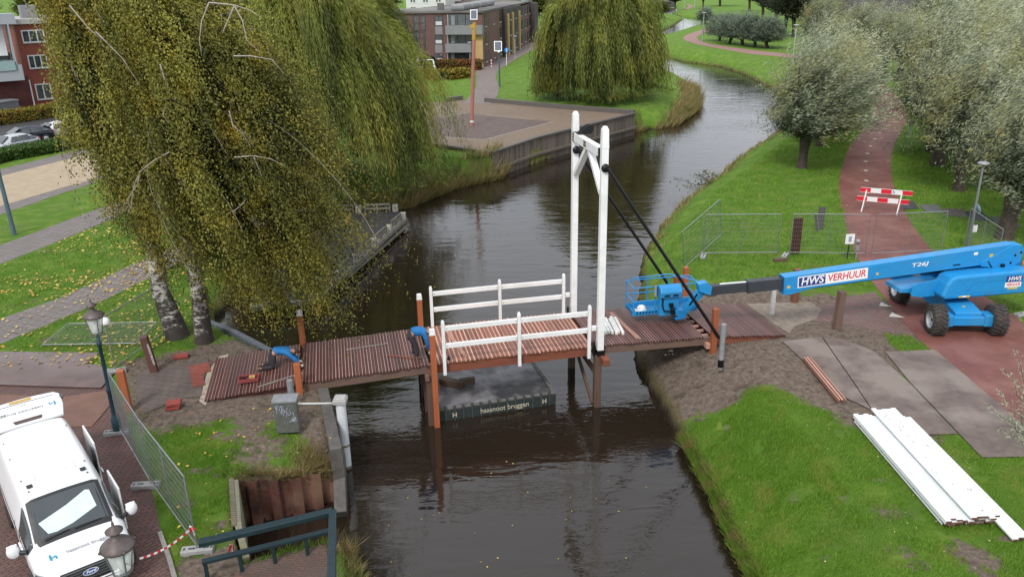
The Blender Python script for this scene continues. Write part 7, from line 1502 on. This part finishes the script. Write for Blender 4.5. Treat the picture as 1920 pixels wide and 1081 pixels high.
# ------------------------------------------------------------------ cars
def car(label, rear, fwd, col_, L_=4.3, grp='cars parked by the red building'):
    d = Vector((fwd[0]-rear[0], fwd[1]-rear[1])).normalized(); a_ = math.atan2(d.y, d.x); o_ = Vector(rear)+d*L_/2; t_ = thing('parked_car', label, 'car', (o_.x, o_.y, 0), a_, grp)
    cm_ = mat('car_'+col_[0], col_[1], .25, .3, var=.05, bmp=0, spec=.7); X = [-2.12, -2.05, -1.7, -1.2, -.3, .35, .95, 1.2, 1.8, 2.05, 2.12]; ZTT = [.80, 1.05, 1.18, 1.44, 1.50, 1.44, 1.05, .98, .86, .70, .55]; HT_ = [.62, .62, .60, .58, .57, .56, .66, .72, .66, .6, .55]; HWW = [.74, .82, .87, .89, .89, .89, .88, .87, .82, .74, .66]; Zw = [.7, .86, .90, .92, .92, .92, .90, .86, .74, .6, .48]
    mb = MB(); vs = []; n_ = 0
    for i, x in enumerate(X):
        half = [(0, ZTT[i]+.01), (HT_[i], ZTT[i]-.03), (HWW[i]*.985, Zw[i]), (HWW[i], Zw[i]-.2 if i not in (0, 10) else .5), (HWW[i]*.96, .25), (0, .22)]; ring_ = [(x, y, z) for y, z in half]+[(x, -y, z) for y, z in half[-2:0:-1]]; vs += ring_; n_ = len(ring_)
    fs = [(i*n_+k, i*n_+(k+1) % n_, (i+1)*n_+(k+1) % n_, (i+1)*n_+k) for i in range(len(X)-1) for k in range(n_)]+[tuple(range(n_))[::-1], tuple((len(X)-1)*n_+k for k in range(n_))]
    mb.add(vs, fs, sm=True); obj('body', mb, cm_, t_, sub=2)
    for s_ in (-1, 1):
        for x0, x1, z0, z1 in ((-1.75, -1.15, 1.0, 1.20), (-1.1, -.25, .97, 1.36), (-.18, .55, .97, 1.34)):
            mb = MB(); mb.add([(x0, s_*.885, z0), (x1, s_*.885, z0), (x1-(.25 if x1 > .3 else 0), s_*.68, z1), (x0+(.2 if x0 < -1.5 else 0), s_*.68, z1)], [(0, 1, 2, 3) if s_ < 0 else (3, 2, 1, 0)]); o = obj('side_window', mb, gls, t_); m_ = o.modifiers.new('s', 'SOLIDIFY'); m_.thickness = .03
        for x in (-1.3, 1.3):
            T_ = Matrix.Rotation(rad(90), 3, 'X'); mb = MB(); mb.lathe([(.2, -.1), (.31, -.1), (.33, -.06), (.33, .06), (.31, .1), (.2, .1)], n=20, tilt=T_); w_ = obj('wheel', mb, tyre, t_); w_.location = (x, s_*.80, .33); mb = MB(); mb.lathe([(.001, -.09), (.2, -.11), (.21, .11), (.001, .09)], n=14, tilt=T_); obj('rim', mb, rimm, w_)
        mb = MB(); mb.box((-2.02, s_*.62, .93), (.12, .34, .14)); obj('tail_light', mb, mat('tail_red', (.35, .02, .03), .3, bmp=0), t_, bev=.02)
    mb = MB(); mb.add([(-2.03, -.58, 1.08), (-2.03, .58, 1.08), (-1.55, .48, 1.40), (-1.55, -.48, 1.40)], [(3, 2, 1, 0)]); o = obj('rear_window', mb, gls, t_); m_ = o.modifiers.new('s', 'SOLIDIFY'); m_.thickness = .05
    mb = MB(); mb.add([(1.22, -.68, 1.0), (1.22, .68, 1.0), (.45, .5, 1.42), (.45, -.5, 1.42)], [(0, 1, 2, 3)]); o = obj('windscreen', mb, gls, t_); m_ = o.modifiers.new('s', 'SOLIDIFY'); m_.thickness = .05
    mb = MB(); mb.box((-2.14, 0, .62), (.03, .5, .11)); obj('number_plate', mb, pm, t_); mb = MB(); mb.box((-2.08, 0, .38), (.14, 1.4, .2)); obj('rear_bumper', mb, cm_, t_, bev=.04); return t_
car('silver hatchback parked behind the low green hedge, nose out of the picture', at(70, 277), at(0, 291), ('silver', (.50, .52, .54)))
car('dark blue car parked beyond the silver hatchback', at(100, 262), at(30, 272), ('dark', (.02, .025, .04)))
car('white car glimpsed through the birch leaves, beyond the dark car', at(150, 252), at(90, 262), ('white', (.75, .76, .77))); car('white car deepest behind the birch crown', at(200, 240), at(140, 250), ('white', (.75, .76, .77)))
car('pale car parked left of the swing frame by the apartment entrance', at(775, 134), at(752, 134), ('silver', (.50, .52, .54)), grp='cars parked by the apartments'); car('pale car parked just behind the swing frame', at(800, 136), at(780, 136), ('silver', (.50, .52, .54)), grp='cars parked by the apartments')
# ------------------------------------------------------------------ hedges
def hedge(label, pl, w_, h_, n, m, s_, nm='hedge'):
    r = np.random.default_rng(len(label)); t_ = thing(nm, label, 'hedge', (*pl[0], 0)); mb = MB()
    for a_, b_ in zip(pl[:-1], pl[1:]): mb.beam((*a_, h_*.45), (*b_, h_*.45), w_*.85, h_*.88)
    obj('core', mb, mat('hedge_core', (.02, .03, .008), .9, var=.3), t_, True); seg = [math.hypot(b[0]-a[0], b[1]-a[1]) for a, b in zip(pl[:-1], pl[1:])]; tot = sum(seg); Pp = []
    for (ax, ay), (bx, by), l_ in zip(pl[:-1], pl[1:], seg):
        k = int(n*l_/tot); u = r.random(k); dx, dy = (bx-ax)/l_, (by-ay)/l_; side_ = r.uniform(-.5, .5, k)*w_; z = h_*(1-.15*(side_/w_*2)**2)+r.normal(0, .05, k); f_ = r.random(k) < .45; side_ = np.where(f_, -w_*.5*np.sign(dx)+0*side_, side_)*1.0; z = np.where(f_, r.uniform(.05, 1, k)*h_, z)
        Pp.append(np.stack([ax+dx*l_*u-dy*side_, ay+dy*l_*u+dx*side_, z], -1)+r.normal(0, .06, (k, 3)))
    Pp = np.concatenate(Pp); V = leaves_np(Pp, r.normal(0, 1, Pp.shape), s_, s_*.6, r); o = npobj('foliage', V, np.arange(len(V)).reshape(-1, 4), m, t_, {'v': np.repeat(r.random(len(Pp)), 4)}); o.location = (-pl[0][0], -pl[0][1], 0); return t_
gh = leafmat('green_hedge', (.02, .05, .008), (.09, .17, .03), (.05, .1, .01), .6, .15, .6); yh = leafmat('yellow_hedge', (.09, .08, .01), (.33, .27, .04), (.3, .18, .03), .6, .15, .6); rh = leafmat('rust_hedge', (.09, .04, .012), (.28, .12, .035), (.15, .12, .03), .6, .15, .4)
hedge('broad low green hedge between the silver car and the sandy ground', P([(-150, 342), (0, 300), (70, 288), (150, 272), (260, 250)]), 2.2, .75, 24000, gh, .16); hedge('clipped yellowish hedge in front of the red building', P([(-150, 250), (0, 234), (75, 223), (160, 206)]), 1.3, 1.2, 14000, yh, .16)
hedge('rust brown hedge under the apartment windows', P([(817, 131), (903, 131)]), 1.6, 1.3, 5000, rh, .3); hedge('yellow green hedge behind the swing frame', P([(786, 147), (830, 150), (873, 145)]), 2.0, 1.1, 5000, yh, .3)
hb = thing('dark_bush', 'round dark bush beside the swing frame', 'bush', (*at(806, 138), 0)); r = np.random.default_rng(4); d = r.normal(0, 1, (1500, 3)); d /= np.linalg.norm(d, axis=1, keepdims=True); Pp = d*np.array([1.1, 1.1, 1.2])*r.uniform(.7, 1, (1500, 1))+np.array([0, 0, 1.1]); V = leaves_np(Pp, d, .35, .2, r); npobj('foliage', V, np.arange(len(V)).reshape(-1, 4), DK, hb, {'v': np.repeat(r.random(1500), 4)})
# ------------------------------------------------------------------ poles on the plaza
x, y = at(884.5, 237); cp = thing('light_pole', 'tall copper coloured pole with yellow top and solar panel on the plaza', 'light pole', (x, y, 0)); tz = lambda px, py: (onray(px, py, y)[0]-x, 0, onray(px, py, y)[2])
cpm = mat('copper_pink', (.42, .17, .13), .55, .1, var=.15, scale=.8); ylw = mat('pole_yellow', (.50, .30, .05), .6, var=.2); top_ = tz(888.5, 75); tp_ = tz(889.5, 42)
mb = MB(); mb.tube([(0, 0, 0), top_], [.17, .16], 12); obj('shaft', mb, cpm, cp); mb = MB(); mb.tube([top_, tp_], .17, 12); mb.box((tp_[0]-.15, 0, tp_[2]-.35), (.5, .3, .3)); obj('yellow_top', mb, ylw, cp); mb = MB(); mb.tube([tz(884.8, 229), tz(884.9, 226)], .178, 12); obj('ring', mb, wsign, cp)
pv = mat('solar_cell', (.10, .115, .14), .25, .2, var=.15, scale=6, bmp=0)
def solar(par, c_, w_, h_):
    mb = MB(); u_ = Vector((0, .55, .83)); n_ = Vector((0, -.83, .55)); c_ = Vector(c_); mb.beam(c_-u_*h_/2, c_+u_*h_/2, w_, .06, up=n_); o = obj('solar_panel', mb, wsign, par); mb = MB(); mb.beam(c_-u_*h_*.43+n_*.035, c_+u_*h_*.43+n_*.035, w_*.82, .01, up=n_); obj('solar_cells', mb, pv, o)
solar(cp, (tz(888.5, 28)[0], -.1, tz(888.5, 28)[2]), .62, .95)
x, y = at(937, 163); l2_ = thing('light_pole', 'blue grey lamp pole with a tilted solar panel at the edge of the lawn', 'light pole', (x, y, 0)); mb = MB(); t1_ = tz(935.5, 97); mb.tube([(0, 0, 0), t1_], [.12, .09], 8); obj('shaft', mb, mat('pole_blue', (.10, .16, .18), .5, .3), l2_); mb = MB(); mb.ball((t1_[0], -.2, t1_[2]+.0), (.2, .3, .15), 8); obj('lamp_head', mb, wsign, l2_); solar(l2_, (t1_[0]-.1, 0, tz(935, 87)[2]), .95, 1.35)
x, y = at(949.5, 123); sgn = thing('traffic_sign', 'round blue pedestrian sign on a white post beside the brick street', 'traffic sign', (x, y, 0)); mb = MB(); mb.tube([(0, 0, 0), tz(949.7, 97)], .06, 6); obj('post', mb, wsign, sgn); cz = tz(950, 95); mb = MB(); mb.lathe([(.001, .03), (.42, .03), (.42, 0), (.001, 0)], (cz[0], -.06, cz[2]), 20, tilt=Matrix.Rotation(rad(90), 3, 'X')); obj('disc', mb, mat('sign_blue', (.02, .20, .55), .4, bmp=0), sgn)
mb = MB(); mb.ball((cz[0], -.10, cz[2]+.2), (.06, .02, .06), 8); mb.beam((cz[0], -.1, cz[2]+.14), (cz[0], -.1, cz[2]-.05), .12, .03, up=(0, 1, 0)); mb.beam((cz[0]-.02, -.1, cz[2]-.05), (cz[0]-.09, -.1, cz[2]-.28), .05, .03, up=(0, 1, 0)); mb.beam((cz[0]+.02, -.1, cz[2]-.05), (cz[0]+.09, -.1, cz[2]-.28), .05, .03, up=(0, 1, 0)); obj('walking_figure', mb, wsign, sgn)
def thin(label, px, py, py1):
    x, y = at(px, py); t_ = thing('lamp_post', label, 'lamp post', (x, y, 0), 0, 'thin pale posts along the brick street'); h = onray(px, py1, y)[2]; mb = MB(); mb.tube([(0, 0, 0), (0, 0, h)], .07, 6); obj('pole', mb, MATS['pale_pole'], t_); mb = MB(); mb.lathe([(.001, h+.3), (.35, h+.25), (.3, h), (.001, h-.1)], n=10); obj('lamp_head', mb, zinc, t_)
thin('thin pale lamp post in front of the yellow corner', 882, 128, 82); thin('pale lamp post right of the round blue sign', 966, 112, 70); thin('pale post at the far end of the brick street', 1011, 85, 52)
x, y = at(921.5, 126); bo2 = thing('bollard', 'red and white banded bollard on the brick street', 'bollard', (x, y, 0)); mb = MB()
for k in range(5): mb.tube([(0, 0, k*.22), (0, 0, (k+1)*.22)], .1, 8, mi=k % 2)
obj('shaft', mb, [wsign, br_], bo2)
x, y = at(973, 82); tr_ = thing('small_tree', 'small round street tree before the brick block', 'tree', (x, y, 0)); mb = MB(); hs = onray(973, 68, y)[2]; mb.tube([(0, 0, 0), (0, 0, hs)], .12, 6); obj('trunk', mb, BARK, tr_); r = np.random.default_rng(6); d = r.normal(0, 1, (1600, 3)); d /= np.linalg.norm(d, axis=1, keepdims=True); V = leaves_np(d*1.1*r.uniform(.5, 1, (1600, 1))+np.array([0, 0, hs]), d, .4, .25, r); npobj('crown', V, np.arange(len(V)).reshape(-1, 4), MATS['green_hedge'], tr_, {'v': np.repeat(r.random(1600), 4)})
# swing
s0, s1 = at(787, 140), at(821, 150); sw_ = thing('swing_frame', 'white metal swing frame on the lawn near the hedges', 'swing', (*lerp(s0, s1, .5), 0)); Yw = lerp(s0, s1, .5)[1]; ta, tb_ = Vector(onray(795, 112.5, Yw)), Vector(onray(812, 112.5, Yw)); mb = MB(); mb.tube([ta, tb_], .09, 6)
for t_, fx_ in ((ta, 788.5), (tb_, 819)):
    b_ = at(fx_, 146)
    for dy_ in (-1.3, 1.3): mb.tube([t_, (b_[0], Yw+dy_, 0)], .08, 6)
obj('frame', mb, wsign, sw_, True)
# grey planter wall, left
mb = MB(); pw = thing('planter_wall', 'low grey wall left of the clipped hedge', 'wall', (*at(10, 225), 0)); a_, b_ = at(-120, 238), at(27, 216); mb.beam((*a_, .8), (*b_, .8), 2.5, 1.6); obj('wall', mb, mat('planter_grey', (.16, .165, .17), .8, var=.2), pw, True, bev=.05); mb = MB(); mb.beam((*a_, 1.65), (*b_, 1.65), 2.7, .12); obj('coping', mb, gpan, pw, True)
# ------------------------------------------------------------------ lettering to real meshes
bpy.context.view_layer.update(); dgp = bpy.context.evaluated_depsgraph_get()
for o in [o for o in COL.objects if o.type == 'FONT']:
    fits = o['fit']
    me = bpy.data.meshes.new_from_object(o.evaluated_get(dgp)); me.materials.clear(); me.materials.append(o.data.materials[0])
    n = bpy.data.objects.new(o.name, me); nm = o.name; par, mb_ = o.parent, (o.location.copy(), o.rotation_euler.copy(), o.scale.copy()); bpy.data.objects.remove(o)
    n.name = nm; COL.objects.link(n); n.parent = par; n.location, n.rotation_euler, n.scale = mb_
    if fits: wd_ = max(v.co.x for v in me.vertices)-min(v.co.x for v in me.vertices); n.scale.x = fits/wd_
